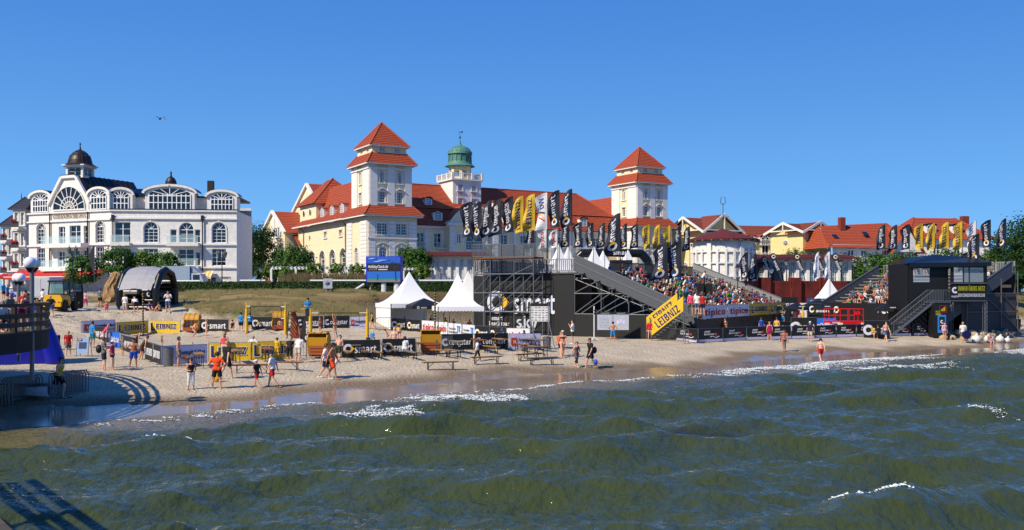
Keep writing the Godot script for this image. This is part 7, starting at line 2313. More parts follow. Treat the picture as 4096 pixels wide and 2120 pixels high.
	part(hd, "foliage", b.mesh(), leaf_mat("hedge", Color(0.15, 0.25, 0.09)))
	bx(hd, "branches", leaf_mat("hedge", Color(0.15, 0.25, 0.09)), V(len0 / 2, 0.52, 0), V(len0, 1.05, 0.8))
	for o in [[960, 1062, 1120.0], [1240, 1890, 1120.0], [650, 800, 1122.0]]:
		var p0 := at(o[0], o[2], 114.3)
		var t := thing("pipe_rail", "white pipe rail running just above the clipped hedge", "railing", V(p0.x, 0, p0.z), 0, "white rails above the hedge")
		b = MB.new()
		var l: float = (o[1] - o[0]) / FO * 114.3
		b.tube(V(0, p0.y - 0.08, 0), V(l, p0.y - 0.08, 0), 0.12, 0.12, 10)
		part(t, "rail", b.mesh(), paint(Color(0.88, 0.88, 0.88), 0.5))
		for i in 5:
			bx(t, "post", steel(), V(l * (i + 0.5) / 5, (p0.y + LAND) / 2 - 0.1, 0), V(0.08, p0.y - LAND, 0.08))
	b = MB.new(true)
	for i in 2600:
		var q := spot(rg.randf_range(1120, 1475), rg.randf_range(116, 121))
		var h := rg.randf_range(1.2, 2.5)
		var lean := V(rg.randf_range(-0.25, 0.25), h, rg.randf_range(-0.2, 0.2))
		b.col = Color(0.13, 0.075, 0.05).lerp(Color(0.11, 0.12, 0.04), rg.randf()) * rg.randf_range(0.8, 1.3)
		var wd := V(0.05, 0, 0)
		b.tri(q - wd, q + lean, q + wd)
		b.tri(q + lean * 0.6 - wd, q + lean * 1.05, q + lean * 0.6 + wd)
	var fg := part(self, "feather_grass", b.mesh(), mat("grass_blades", Color.WHITE, 0.9, {"tint": 1}))
	tag(fg, "reddish brown feather grass bed behind the clipped hedge", "grass", "", "stuff")
	b = MB.new(true)
	for i in 9500:
		var q := gd(rg.randf_range(740, 1500), rg.randf_range(88.0, 109.0))
		if q.y < 2.1 or nf.get_noise_2d(q.x * 2.0, q.z * 2.0) < (0.2 if q.y > 3.7 else -0.25):
			continue
		var h := rg.randf_range(0.15, 0.45)
		b.col = Color(0.15, 0.15, 0.06).lerp(Color(0.26, 0.2, 0.09), rg.randf())
		for k in 4:
			var o := V(rg.randf_range(-0.15, 0.15), 0, rg.randf_range(-0.1, 0.1))
			b.tri(q + o - V(0.025, 0, 0), q + o + V(rg.randf_range(-0.2, 0.2), h, 0), q + o + V(0.025, 0, 0))
	for i in 900:
		var q := gd(rg.randf_range(3990, 4110), rg.randf_range(98.0, 112.0))
		if q.y < 2.2: continue
		b.col = Color(0.1, 0.12, 0.04).lerp(Color(0.24, 0.2, 0.08), rg.randf())
		for k in 4:
			var o := V(rg.randf_range(-0.15, 0.15), 0, rg.randf_range(-0.1, 0.1))
			b.tri(q + o - V(0.03, 0, 0), q + o + V(rg.randf_range(-0.2, 0.2), rg.randf_range(0.2, 0.5), 0), q + o + V(0.03, 0, 0))
	var dg := part(self, "dune_grass", b.mesh(), mats["grass_blades"])
	tag(dg, "dry dune grass tufts on the bank behind the courts", "grass", "", "stuff")
	var pg := thing("pergola", "white slatted garden pergola overgrown with vines", "pergola", spot(1085, 120))
	var pl := (1480 - 1085) / FO * 120.0
	for z in [0.0, -1.6]:
		bx(pg, "beam", white(), V(pl / 2, 2.95, z), V(pl, 0.22, 0.14))
	for i in 26:
		bx(pg, "slat", white(), V(pl * (i + 0.5) / 26, 3.12, -0.8), V(0.12, 0.12, 2.3))
	for i in 5:
		bx(pg, "post", white(), V(pl * i / 4, 1.45, 0), V(0.25, 2.9, 0.25))
	var pg2 := thing("pergola", "white garden pergola between the billboard and the glazed hall", "pergola", spot(1605, 121))
	bx(pg2, "beam", white(), V(2.2, 2.85, 0), V(4.6, 0.22, 0.14))
	for i in 10:
		bx(pg2, "slat", white(), V(0.1 + i * 0.46, 3.0, -0.6), V(0.12, 0.12, 1.8))
	for i in 3:
		bx(pg2, "post", white(), V(0.3 + i * 2.0, 1.4, 0), V(0.22, 2.8, 0.22))
	for o in [[1140, 119, 0.9, 1.7, 0.2, "vine column climbing the pergola's seaward corner post"], [1255, 119.5, 1.6, 1.0, 1.9, "vine heap lying over the middle of the pergola"], [1345, 121, 2.2, 0.8, 2.2, "vine along the pergola in front of the arched windows"], [1430, 120, 1.6, 0.9, 2.0, "vine over the pergola next to the billboard"], [1080, 122, 1.3, 0.9, 1.8, "pale vine beside the pergola end and street lamp"], [1690, 120, 1.2, 1.0, 1.6, "vine on the short pergola under the round tree"]]:
		tree(spot(o[0], o[1]), V(o[2], o[3], 0.9), o[4], "vine%d" % int(o[0]), "vine", o[5], "light", "vines on the pergolas", 60, 30, 0.22)
# beach furniture and small things
func bench_set():
	var wood := [mat("pale_board", Color(0.66, 0.5, 0.28), 0.7, {"tex": ntex("grain", 0.05, 0.7, 1.0), "scale": 1.2}), mat("brown_board", Color(0.5, 0.3, 0.14), 0.7), mat("grey_board", Color(0.46, 0.42, 0.36), 0.8)]
	var leg := paint(Color(0.05, 0.09, 0.06), 0.5)
	var nm := ["pale", "brown", "grey"]
	var list := [["table", 790, 1462, 830, 1530, 0], ["table", 925, 1448, 985, 1480, 0], ["bench", 920, 1495, 1010, 1498, 1], ["table", 1060, 1440, 1100, 1470, 1], ["bench", 1062, 1480, 1190, 1486, 1],
		["table", 1405, 1422, 1465, 1452, 2], ["bench", 1375, 1430, 1432, 1458, 0], ["bench", 1440, 1428, 1492, 1450, 1], ["table", 1515, 1418, 1585, 1445, 2], ["bench", 1490, 1432, 1550, 1455, 0], ["bench", 1560, 1422, 1612, 1446, 2], ["bench", 1622, 1432, 1680, 1452, 2],
		["table", 1645, 1414, 1725, 1438, 1], ["bench", 1730, 1425, 1820, 1440, 0], ["table", 1805, 1408, 1885, 1430, 2], ["bench", 1785, 1425, 1855, 1442, 2], ["table", 1895, 1400, 1965, 1420, 1], ["bench", 1935, 1410, 2015, 1428, 0], ["table", 1975, 1396, 2055, 1418, 0], ["bench", 2060, 1400, 2092, 1410, 1], ["bench", 2092, 1408, 2170, 1424, 2], ["table", 2105, 1398, 2190, 1412, 2],
		["table", 2085, 1440, 2200, 1436, 1], ["bench", 2063, 1448, 2160, 1440, 1], ["bench", 1880, 1462, 2003, 1457, 0], ["bench", 1688, 1482, 1835, 1481, 0], ["bench", 2105, 1464, 2222, 1462, 2], ["bench", 740, 1455, 770, 1470, 1]]
	for o in list:
		var a := gp(o[1], o[2])
		var e := gp(o[3], o[4])
		var d := Vector2(e.x - a.x, e.z - a.z)
		var l := 2.2
		var isT: bool = o[0] == "table"
		var w := 0.5 if isT else 0.25
		var h := 0.76 if isT else 0.46
		var place := "between the near fence and the waterline" if o[1] > 1300 else "among the standing onlookers"
		var t := thing("beer_" + o[0], "%s wooden folding %s %s" % [nm[o[5]], "beer table" if isT else "bench", place], o[0], a, rad_to_deg(atan2(-d.y, d.x)), "folding tables and benches on the sand")
		bx(t, "board", wood[o[5]], V(l / 2, h, 0), V(l, 0.035, w))
		bx(t, "edge_strip", wood[o[5]], V(l / 2, h - 0.04, 0), V(l - 0.2, 0.04, w - 0.06))
		for x in [0.35, l - 0.35]:
			var b := MB.new()
			for z in [-w * 0.4, w * 0.4]:
				b.bar(V(x, 0, z), V(x, h - 0.03, z * 0.9), 0.035)
			b.bar(V(x, 0.1, -w * 0.4), V(x, 0.1, w * 0.4), 0.03); b.bar(V(x, 0.12, 0), V(x + (0.35 if x < 1 else -0.35), h - 0.05, 0), 0.025)
			part(t, "folding_leg", b.mesh(), leg)
func beach_chair(g: Vector3, yaw: float, label: String):
	var t := thing("beach_chair", label, "beach chair", g, yaw, "yellow roofed wicker beach chairs")
	var Y := mat("yellow_wicker", Color(0.83, 0.6, 0.05), 0.55, {"tex": ntex("wicker", 0.08, 0.7, 1.0), "scale": 3.0, "world": false})
	var b := MB.new()
	var ribs := MB.new()
	for i in 10:
		var p := []
		for e in [i, i + 1]:
			var a = PI * (0.02 + 0.62 * e / 10.0)
			p.append(Vector2(-0.32 - 0.12 + 0.55 * cos(a) * 1.0, 1.02 + 0.58 * sin(a)))
		b.quad_out(V(-0.62, p[0].y, p[0].x), V(0.62, p[0].y, p[0].x), V(0.62, p[1].y, p[1].x), V(-0.62, p[1].y, p[1].x), V(0, p[0].y - 1.0, p[0].x + 0.4))
		for x in [-0.62, -0.22, 0.22, 0.62]:
			ribs.bar(V(x, p[0].y + 0.015, p[0].x), V(x, p[1].y + 0.015, p[1].x), 0.05, 0.04)
	b.quad_out(V(-0.62, 1.3, -0.68), V(0.62, 1.3, -0.68), V(0.62, 0.3, -0.5), V(-0.62, 0.3, -0.5), V(0, 0, -1))
	part(t, "hood", b.mesh(), Y)
	part(t, "hood_rib", ribs.mesh(), paint(Color(0.74, 0.5, 0.04)))
	for s in [-1, 1]:
		b = MB.new()
		b.slab(PackedVector2Array([Vector2(0.35, 0.25), Vector2(0.38, 0.7), Vector2(0.05, 0.85), Vector2(0.12, 1.1), Vector2(-0.2, 1.55), Vector2(-0.6, 1.45), Vector2(-0.68, 1.2), Vector2(-0.5, 0.25)]), -0.03, 0.03)
		part(t, "side", b.mesh(), Y, V(0.62 * s, 0, 0), Basis(Vector3.UP, -PI / 2))
	bx(t, "seat_box", mat("orange_wood", Color(0.55, 0.26, 0.1), 0.6), V(0, 0.27, 0), V(1.16, 0.34, 0.8))
	for i in 7:
		bx(t, "cushion_stripe", paint(Color(0.86, 0.6, 0.12) if i % 2 else Color(0.88, 0.85, 0.78)), V(-0.51 + 0.17 * i, 0.85, -0.4), V(0.16, 0.85, 0.1), Basis(Vector3.RIGHT, -0.2))
	for i in 3:
		bx(t, "back_slat", mats["orange_wood"], V(0, 0.3 + 0.2 * i, -0.56 - 0.04 * i), V(1.1, 0.15, 0.03))
func lamp(g: Vector3, h: float, kind: int, label: String):
	var t := thing("lamp_post", label, "lamp", g, 0, "promenade and pier lamps")
	var K := paint(Color(0.08, 0.09, 0.09), 0.4)
	var b := MB.new()
	if kind == 0:
		b.tube(Vector3.ZERO, V(0, h, 0), 0.07, 0.045)
		part(t, "post", b.mesh(), K)
		b = MB.new()
		b.lathe([Vector2(0.12, h), Vector2(0.3, h + 0.45)], 4)
		part(t, "lantern_glass", b.mesh(), mat("lantern_pane", Color(0.7, 0.72, 0.7), 0.1, {"glass": 0.5}))
		b = MB.new()
		b.lathe([Vector2(0.36, h + 0.45), Vector2(0.1, h + 0.68), Vector2(0.03, h + 0.85)], 4)
		part(t, "lantern_cap", b.mesh(), K)
	elif kind == 1:
		b.tube(Vector3.ZERO, V(0, h, 0), 0.07, 0.05)
		b.tube(V(-0.35, h, 0), V(0.35, h, 0), 0.03)
		part(t, "post", b.mesh(), K)
		for s in [-1, 1]:
			b = MB.new()
			b.lathe([Vector2(0.12, h), Vector2(0.25, h + 0.5), Vector2(0.26, h + 0.52), Vector2(0.06, h + 0.75), Vector2(0.02, h + 0.95)], 6, V(0.36 * s, 0, 0))
			part(t, "lantern", b.mesh(), paint(Color(0.35, 0.37, 0.37), 0.3))
	else:
		var ax := 0.07 if kind == 2 else 0.15
		var az := 0.3 if kind == 2 else 0.12
		b.tube(V(0, -2.0, 0), V(0, h, 0), 0.085, 0.085, 12)
		part(t, "post", b.mesh(), steel())
		for s in [-1, 1]:
			b = MB.new()
			b.ball(V(ax * s, h + 0.34, az * s), Vector3.ONE * 0.25, 20, 14)
			var gl := part(t, "globe", b.mesh(), mat("opal_globe", Color(0.88, 0.88, 0.9), 0.18))
			b = MB.new()
			b.lathe([Vector2(0.05, h - 0.05), Vector2(0.16, h + 0.1), Vector2(0.2, h + 0.14)], 12, V(ax * s, 0, az * s))
			part(gl, "socket", b.mesh(), K)
			b = MB.new()
			b.tube(V(0, h - 0.05, 0), V(ax * s, h, az * s), 0.03)
			part(t, "arm", b.mesh(), K)
func court():
	var Y := paint(Color(0.86, 0.68, 0.05), 0.5)
	for o in [[986, 1331, 1142, 1352, "volleyball net beside the wooden umpire ladder"], [1242, 1372, 1469, 1366, "volleyball net in front of the far crescent banners"], [2905, 1318, 3212, 1312, "volleyball net on the centre court below the main stand"]]:
		var a := gp(o[0], o[1])
		var e := gp(o[2], o[3])
		if o[0] > 2000:
			a = gd(o[0], 88.0); e = gd(o[2], 91.0)
		var d := Vector2(e.x - a.x, e.z - a.z)
		var w := d.length()
		var t := thing("volleyball_net", o[4], "net", a, rad_to_deg(atan2(-d.y, d.x)), "volleyball nets")
		var b := MB.new()
		for x in [0.0, w]:
			b = MB.new()
			b.tube(V(x, 0, 0), V(x, 2.0, 0), 0.13, 0.13, 10); b.tube(V(x, 2.0, 0), V(x, 2.55, 0), 0.06, 0.06, 8)
			part(t, "padded_pole", b.mesh(), Y)
		b = MB.new()
		b.bar(V(0.6, 2.24, 0), V(w - 0.6, 2.24, 0), 0.02, 0.07); b.bar(V(0.6, 1.3, 0), V(w - 0.6, 1.3, 0), 0.02, 0.07); b.bar(V(0.6, 1.3, 0), V(0.6, 2.24, 0), 0.03, 0.05); b.bar(V(w - 0.6, 1.3, 0), V(w - 0.6, 2.24, 0), 0.03, 0.05)
		part(t, "net_tape", b.mesh(), paint(Color(0.05, 0.05, 0.06)))
		b = MB.new()
		for i in int((w - 1.2) / 0.2):
			b.bar(V(0.6 + i * 0.2, 1.3, 0), V(0.6 + i * 0.2, 2.24, 0), 0.006)
		for i in 5:
			b.bar(V(0.6, 1.4 + i * 0.17, 0), V(w - 0.6, 1.4 + i * 0.17, 0), 0.006)
		part(t, "net_mesh", b.mesh(), paint(Color(0.1, 0.1, 0.1)))
		b = MB.new()
		for x in [[0.0, 0.6], [w - 0.6, w]]:
			for y in [2.24, 1.3]: b.tube(V(x[0], y, 0), V(x[1], y, 0), 0.03)
		part(t, "white_strap", b.mesh(), paint(Color(0.88, 0.88, 0.88)))
	var u := gp(1160, 1355)
	var t2 := thing("umpire_stand", "brown wooden umpire ladder with grey rungs beside the first net", "umpire stand", u, -10)
	var b2 := MB.new()
	b2.slab(PackedVector2Array([Vector2(-0.1, 0), Vector2(0.9, 0), Vector2(0.25, 2.1), Vector2(0.0, 2.1)]), -0.35, -0.3)
	part(t2, "side_board", b2.mesh(), mat("orange_wood", Color(0.55, 0.26, 0.1), 0.6))
	for s in [-0.35, 0.35]:
		b2 = MB.new()
		b2.bar(V(-0.1, 0, s), V(0.0, 2.2, s), 0.06); b2.bar(V(0.95, 0, s), V(0.25, 2.2, s), 0.06)
		part(t2, "ladder_rail", b2.mesh(), paint(Color(0.07, 0.06, 0.06)))
	for i in 6:
		bx(t2, "rung", steel(), V(-0.08 + i * 0.015, 0.3 + i * 0.32, 0), V(0.08, 0.05, 0.66))
	bx(t2, "platform", mats["orange_wood"], V(0.12, 2.15, 0), V(0.6, 0.06, 0.75))
	var v := gp(1222, 1372)
	t2 = thing("umpire_stand", "umpire stand clad in a black wedge panel with upright lettering", "umpire stand", v, -4)
	b2 = MB.new()
	b2.slab(PackedVector2Array([Vector2(-0.55, 0.15), Vector2(0.35, 0.0), Vector2(0.35, 2.5), Vector2(0.1, 2.5)]), -0.03, 0.03)
	var pn := part(t2, "wedge_panel", b2.mesh(), ink())
	write(pn, "smart", V(0.14, 1.15, 0.04), 0.26, 0.95, paint(Color(0.9, 0.9, 0.91)), Basis(V(0, 0, 1), PI / 2)); ring_logo(pn, V(0.14, 0.38, 0.04), 0.17)
	b2 = MB.new()
	for o in [[-0.5, -0.8], [0.35, -0.8]]:
		b2.bar(V(o[0], 0, o[1]), V(0.1, 2.5, -0.4), 0.05)
	part(t2, "frame", b2.mesh(), steel())
	bx(t2, "platform", steel(), V(0.1, 1.62, -0.4), V(0.6, 0.05, 0.7)); bx(t2, "yellow_rail", Y, V(0.0, 2.55, -0.35), V(0.9, 0.06, 0.06))
	for o in [[572, 1345, 3.7, "tall wound pole in front of the yellow banners"], [1740, 1348, 3.9, "tall wound pole beside the open pagoda tent"]]:
		var g := gp(o[0], o[1])
		var t := thing("net_pole", o[3], "pole", g, 0, "catch-net poles")
		b2 = MB.new()
		b2.tube(Vector3.ZERO, V(0, o[2], 0), 0.07, 0.07, 8)
		part(t, "pole", b2.mesh(), paint(Color(0.12, 0.1, 0.09)))
		for i in 16:
			b2 = MB.new()
			b2.tube(V(0, 0.2 + i * 0.22, 0), V(0, 0.26 + i * 0.22, 0), 0.075, 0.075, 8)
			if not meshes.has("tapeband"): meshes["tapeband"] = b2.mesh()
			part(t, "tape_band", meshes["tapeband"], paint(Color(0.7, 0.6, 0.4)), V(0, i * 0.22, 0))
	for o in [[766, 1330, 0, "yellow roofed beach chair with striped cushions facing the practice court"], [1120, 1321, 4, "yellow roofed beach chair with a man resting in it"], [1282, 1432, 172, "yellow hooded beach chair seen from behind near the second net"], [1722, 1416, 186, "yellow hooded beach chair seen from behind the bench rows"]]:
		beach_chair(gp(o[0], o[1]), o[2], o[3])
	var j := gd(2868, 88.5)
	t2 = thing("umpire_stand", "yellow and red umpire tower with black lettered fin on the centre court", "umpire stand", j)
	b2 = MB.new()
	b2.slab(PackedVector2Array([Vector2(-0.75, 0), Vector2(0.5, 0), Vector2(0.4, 1.9), Vector2(-0.55, 1.9)]), -0.5, 0.3)
	part(t2, "pad", b2.mesh(), Y)
	bx(t2, "red_top", paint(Color(0.75, 0.06, 0.05)), V(-0.08, 2.0, -0.1), V(1.15, 0.2, 0.95)); bx(t2, "fin", ink(), V(0.55, 1.3, 0.2), V(0.4, 2.4, 0.06))
	write(t2, "smart", V(0.55, 1.1, 0.25), 0.2, 0.8, paint(Color(0.9, 0.9, 0.91)), Basis(V(0, 0, 1), PI / 2))
	for o in [[2982, 97.0], [3048, 97.5], [3122, 98.0]]:
		var c := at(o[0], 1240, o[1])
		t2 = thing("car_outline", "white line drawing of a small car on the black court surround", "sign", c, 0, "car outline signs")
		b2 = MB.new()
		b2.path([V(-0.42, -0.25, 0), V(-0.45, 0.1, 0), V(-0.3, 0.42, 0), V(0.0, 0.5, 0), V(0.32, 0.2, 0), V(0.48, 0.02, 0), V(0.45, -0.25, 0), V(-0.42, -0.25, 0)], 0.02, 4)
		b2.path([V(-0.3, 0.1, 0), V(-0.15, -0.12, 0), V(0.15, -0.12, 0), V(0.3, 0.18, 0)], 0.02, 4)
		part(t2, "outline", b2.mesh(), paint(Color(0.85, 0.83, 0.72)))
		for x in [-0.28, 0.3]:
			b2 = MB.new()
			for i in 10: b2.tube(V(x + 0.13 * cos(TAU * i / 10), -0.28 + 0.13 * sin(TAU * i / 10), 0.01), V(x + 0.13 * cos(TAU * (i + 1) / 10), -0.28 + 0.13 * sin(TAU * (i + 1) / 10), 0.01), 0.02, 0.02, 4)
			part(t2, "wheel", b2.mesh(), paint(Color(0.85, 0.83, 0.72)))
		bx(t2, "board", ink(), V(0, -0.3, -0.1), V(1.9, 1.3, 0.05))
	var sc := gd(3158, 101)
	t2 = thing("score_board", "black score board showing four white digits below the red wall", "score board", sc)
	bx(t2, "board", ink(), V(0, 2.6, 0), V(1.7, 1.5, 0.12)); bx(t2, "post", steel(), V(-0.6, 0.95, -0.05), V(0.08, 1.9, 0.08)); bx(t2, "post", steel(), V(0.6, 0.95, -0.05), V(0.08, 1.9, 0.08))
	for i in 4:
		var x: float = [-0.5, -0.2, 0.2, 0.5][i]
		bx(t2, "digit_card", paint(Color(0.85, 0.85, 0.87)), V(x, 2.5, 0.07), V(0.27, 0.42, 0.02)); write(t2, "0", V(x, 2.5, 0.09), 0.3, 0.16, paint(Color(0.1, 0.12, 0.4) if i > 1 else Color(0.45, 0.08, 0.2)))
func red_lift():
	var g := gd(3300, 88.0)
	var t := thing("scissor_lift", "bright red railed scissor lift platform on grey base inside the court", "lift", g, 2)
	var R := mat("red_enamel", Color(0.8, 0.05, 0.03), 0.35)
	bx(t, "platform", R, V(1.75, 1.2, 0), V(3.3, 0.28, 1.3))
	for x in [0.15, 0.6, 1.2, 1.9, 2.5, 3.35]:
		for z in [0.6] if x in [0.6, 1.9] else [-0.6, 0.6]:
			bx(t, "upright", R, V(x, 1.85, z), V(0.05, 1.25, 0.05))
	for y in [1.85, 2.45]:
		for z in [-0.6, 0.6]:
			bx(t, "guard_rail", R, V(1.75, y, z), V(3.3, 0.07, 0.07))
	bx(t, "control_box", R, V(2.75, 2.05, 0.66), V(0.5, 0.3, 0.2))
	write(t, "mateco", V(0.8, 1.2, 0.67), 0.16, 0.7, paint(Color(0.9, 0.9, 0.9)))
	bx(t, "chassis", paint(Color(0.7, 0.7, 0.7)), V(1.8, 0.5, 0), V(3.2, 0.45, 1.2))
	for x in [-0.1, 1.1, 3.3]:
		bx(t, "ballast", paint(Color(0.85, 0.85, 0.83)), V(x, 0.62, 0.85), V(0.35, 1.1, 0.35))
	var S := MB.new()
	S.bar(V(0.4, 0.7, 0.5), V(3.0, 1.1, 0.5), 0.06, 0.12); S.bar(V(3.0, 0.7, 0.5), V(0.4, 1.1, 0.5), 0.06, 0.12)
	part(t, "scissor_arm", S.mesh(), steel())
	for x in [0.6, 3.0]:
		for z in [-0.6, 0.6]:
			var w := MB.new()
			w.tube(V(x, 0.3, z - 0.1), V(x, 0.3, z + 0.1), 0.3, 0.3, 12)
			part(t, "wheel", w.mesh(), paint(Color(0.06, 0.06, 0.06)))
	var bb := gd(3225, 91.5)
	barrier(bb, gd(3345, 91.0), "travel", "behind the red lift on the centre court", 1.4)
	barrier(gd(3165, 85.2), gd(3268, 85.0), "ring", "screening the officials' bench", 1.7)
	barrier(gd(3455, 85.0), gd(3560, 85.0), "ring", "at the feet of the resting players", 1.6)
func boards():
	var S := steel()
	var a := at(2388, 1325, 80)
	var t := thing("result_board", "large white double result board hung against the scaffold skirt", "board", a, -4)
	for i in 2:
		bx(t, "sheet", paint(Color(0.72, 0.74, 0.79)), V(0.67 + i * 1.34, 0.8, 0), V(1.3, 1.6, 0.05)); bx(t, "header", ink(), V(0.67 + i * 1.34, 1.52, 0.03), V(1.3, 0.2, 0.02)); bx(t, "footer", ink(), V(0.67 + i * 1.34, 0.06, 0.03), V(1.3, 0.1, 0.02))
		write(t, "smart beach tour 2012", V(0.67 + i * 1.34, 1.52, 0.05), 0.07, 0.7, paint(Color(0.8, 0.8, 0.82)))
	for r in 7:
		bx(t, "result_line", paint(Color(0.5, 0.52, 0.6)), V(0.62, 0.35 + r * 0.13, 0.03), V(0.8, 0.015, 0.01))
	for o in [[1.75, 0.75], [2.0, 0.85], [2.25, 0.75]]:
		bx(t, "result_card", paint(Color(0.85, 0.82, 0.93)), V(o[0], o[1], 0.04), V(0.22, 0.34, 0.01))
	t = thing("interview_wall", "white sponsor-patterned board on steel legs beside the black mesh wall", "board", gp(2160, 1402) + V(0, 0, -1), -6)
	bx(t, "sheet", paint(Color(0.86, 0.86, 0.86)), V(0, 2.5, 0), V(1.35, 1.1, 0.05)); bx(t, "header", ink(), V(0, 3.1, 0.0), V(1.35, 0.2, 0.06))
	for i in 5:
		for k in 6:
			bx(t, "sponsor_mark", paint([Color(0.1, 0.4, 0.7), Color(0.1, 0.1, 0.12), Color(0.8, 0.6, 0.1)][(i + k) % 3]), V(-0.5 + 0.25 * i, 2.05 + 0.17 * k, 0.03), V(0.15, 0.05, 0.01))
	for x in [-0.62, 0.62]:
		var b := MB.new()
		b.tube(V(x, 0, 0), V(x, 3.2, 0), 0.04); b.tube(V(x, 2.0, 0), V(x + 0.5, 0, 0.6), 0.03)
		part(t, "leg", b.mesh(), S)
	t = thing("signpost", "white post on splayed feet with two small black arrow boards", "sign", gp(2376, 1362))
	bx(t, "post", paint(Color(0.85, 0.85, 0.86)), V(0, 1.4, 0), V(0.09, 2.8, 0.09))
	for k in 3:
		bx(t, "foot", paint(Color(0.85, 0.85, 0.86)), V(cos(k * 2.1) * 0.2, 0.12, sin(k * 2.1) * 0.2), V(0.5, 0.06, 0.06), Basis(Vector3.UP, -k * 2.1) * Basis(V(0, 0, 1), -0.45))
	for y in [2.2, 2.45]:
		bx(t, "arrow_board", ink(), V(0.15, y, 0.06), V(0.34, 0.14, 0.02))
	t = thing("poster_stand", "blue poster in a steel A-frame standing on the sand", "sign", gp(332, 1427), -6)
	bx(t, "poster", paint(Color(0.55, 0.66, 0.84)), V(0, 0.72, 0.02), V(0.76, 1.0, 0.03), Basis(Vector3.RIGHT, -0.12)); bx(t, "picture", paint(Color(0.14, 0.25, 0.42)), V(0, 0.72, 0.045), V(0.5, 0.4, 0.02), Basis(Vector3.RIGHT, -0.12)); bx(t, "red_flash", paint(Color(0.45, 0.18, 0.22)), V(-0.2, 1.08, 0.0), V(0.3, 0.16, 0.03), Basis(Vector3.RIGHT, -0.12))
	write(t, "TOP", V(-0.2, 1.08, 0.03), 0.1, 0.22, paint(Color(0.9, 0.88, 0.86)), Basis(Vector3.RIGHT, -0.12))
	for s in [-0.4, 0.4]:
		var b := MB.new()
		b.tube(V(s, 0, 0.12), V(s, 1.25, -0.04), 0.02); b.tube(V(s, 0, -0.4), V(s, 1.25, -0.06), 0.02)
		part(t, "frame_leg", b.mesh(), S)
	t = thing("easel", "dark board on an easel with an orange bucket hung on it", "board", gp(222, 1450), 16)
	bx(t, "board", paint(Color(0.1, 0.11, 0.13)), V(0, 1.25, 0), V(0.5, 0.7, 0.04), Basis(Vector3.RIGHT, -0.2))
	var bk := MB.new()
	bk.lathe([Vector2(0.0, 0.62), Vector2(0.14, 0.62), Vector2(0.19, 0.98)], 12, V(0.05, 0, 0.18))
	part(t, "bucket", bk.mesh(), paint(Color(0.9, 0.25, 0.03)))
	for o in [[-0.25, 0.25], [0.3, 0.25], [0.0, -0.45]]:
		var b := MB.new()
		b.tube(V(o[0], 0, o[1]), V(o[0] * 0.3, 1.5, -0.05), 0.018)
		part(t, "leg", b.mesh(), S)
	var sp := gd(1311, 100)
	t = thing("notice", "grey notice with a sketched insect on a thin black post", "sign", sp)
	var top := at(1311, 1115, 100).y - sp.y
	bx(t, "board", paint(Color(0.68, 0.71, 0.78)), V(0, top - 0.5, 0), V(0.95, 1.05, 0.04)); bx(t, "post", paint(Color(0.05, 0.05, 0.05)), V(0, (top - 1.0) / 2, -0.03), V(0.06, top - 1.0, 0.06))
	var sk := MB.new()
	sk.ball(Vector3.ZERO, V(0.24, 0.2, 0.008), 12, 6)
	for i in 6: sk.bar(V(0, 0, 0.004), V(cos(i * 1.05 + 0.5) * 0.38, sin(i * 1.05 + 0.5) * 0.4, 0.004), 0.006, 0.02)
	part(t, "sketch", sk.mesh(), paint(Color(0.33, 0.33, 0.36)), V(0, top - 0.5, 0.026))
	for o in [[674, 1466, 0.95, "galvanised bin in front of the lilac banner"], [2188, 1397, 0.75, "galvanised bin beside the last lilac banner"], [4018, 1352, 0.8, "galvanised bin among the deck chairs"]]:
		t = thing("bin", o[3], "bin", gp(o[0], o[1]), 0, "galvanised bins")
		var b := MB.new()
		b.lathe([Vector2(0.0, 0), Vector2(0.25, 0), Vector2(0.29, o[2]), Vector2(0.31, o[2] + 0.02), Vector2(0.3, o[2] + 0.06)], 16)
		part(t, "drum", b.mesh(), steel())
		b = MB.new()
		b.lathe([Vector2(0.31, o[2] + 0.06), Vector2(0.2, o[2] + 0.12), Vector2(0, o[2] + 0.13)], 16)
		part(t, "lid", b.mesh(), paint(Color(0.16, 0.18, 0.2), 0.4))
	var m := gd(2818, 92)
	t = thing("loudspeaker_mast", "black mast carrying two draped loudspeakers in front of the crowd", "loudspeaker", m)
	bx(t, "mast", paint(Color(0.06, 0.06, 0.07)), V(0, 2.6, 0), V(0.12, 5.2, 0.12))
	for s in [-1, 1]:
		bx(t, "loudspeaker", paint(Color(0.06, 0.055, 0.05), 0.8), V(0.42 * s, 4.2, 0.1), V(0.6, 1.1, 0.5))
	var dk := at(2484, 1030, 108)
	t = thing("sponsor_screen", "black screen with white strip on the rear deck between pagoda tips", "board", V(dk.x, 6.7, dk.z))
	bx(t, "screen", ink(), V(0, 1.2, 0), V(2.6, 1.5, 0.1)); bx(t, "strip", paint(Color(0.6, 0.62, 0.66)), V(0, 0.62, 0.06), V(2.5, 0.28, 0.02)); bx(t, "stand", steel(), V(0, 0.25, -0.1), V(2.0, 0.5, 0.08))
	var ia := at(2410, 1000, 113)
	t = thing("inflatable_arch", "black inflatable arch lying low behind the pagoda tips", "inflatable", V(ia.x, 6.7, ia.z))
	var ab := MB.new()
	fat_tube(ab, [V(-3.6, 0.2, 0), V(-3.4, 2.0, 0), V(-2.4, 2.9, 0), V(1.0, 3.0, 0), V(4.6, 2.9, 0), V(5.4, 2.0, 0), V(5.6, 0.2, 0)], 0.5)
	part(t, "tube", ab.mesh(), mats["black_inflatable"])
	write(t, "smart", V(2.2, 2.95, 0.52), 0.5, 1.9, paint(Color(0.85, 0.86, 0.9)))
	var tn := at(3040, 1100, 122)
	t = thing("inflatable_tunnel", "dark ribbed inflatable tunnel between the pavilion and the colonnade", "inflatable", V(tn.x, 6.35, tn.z), 10)
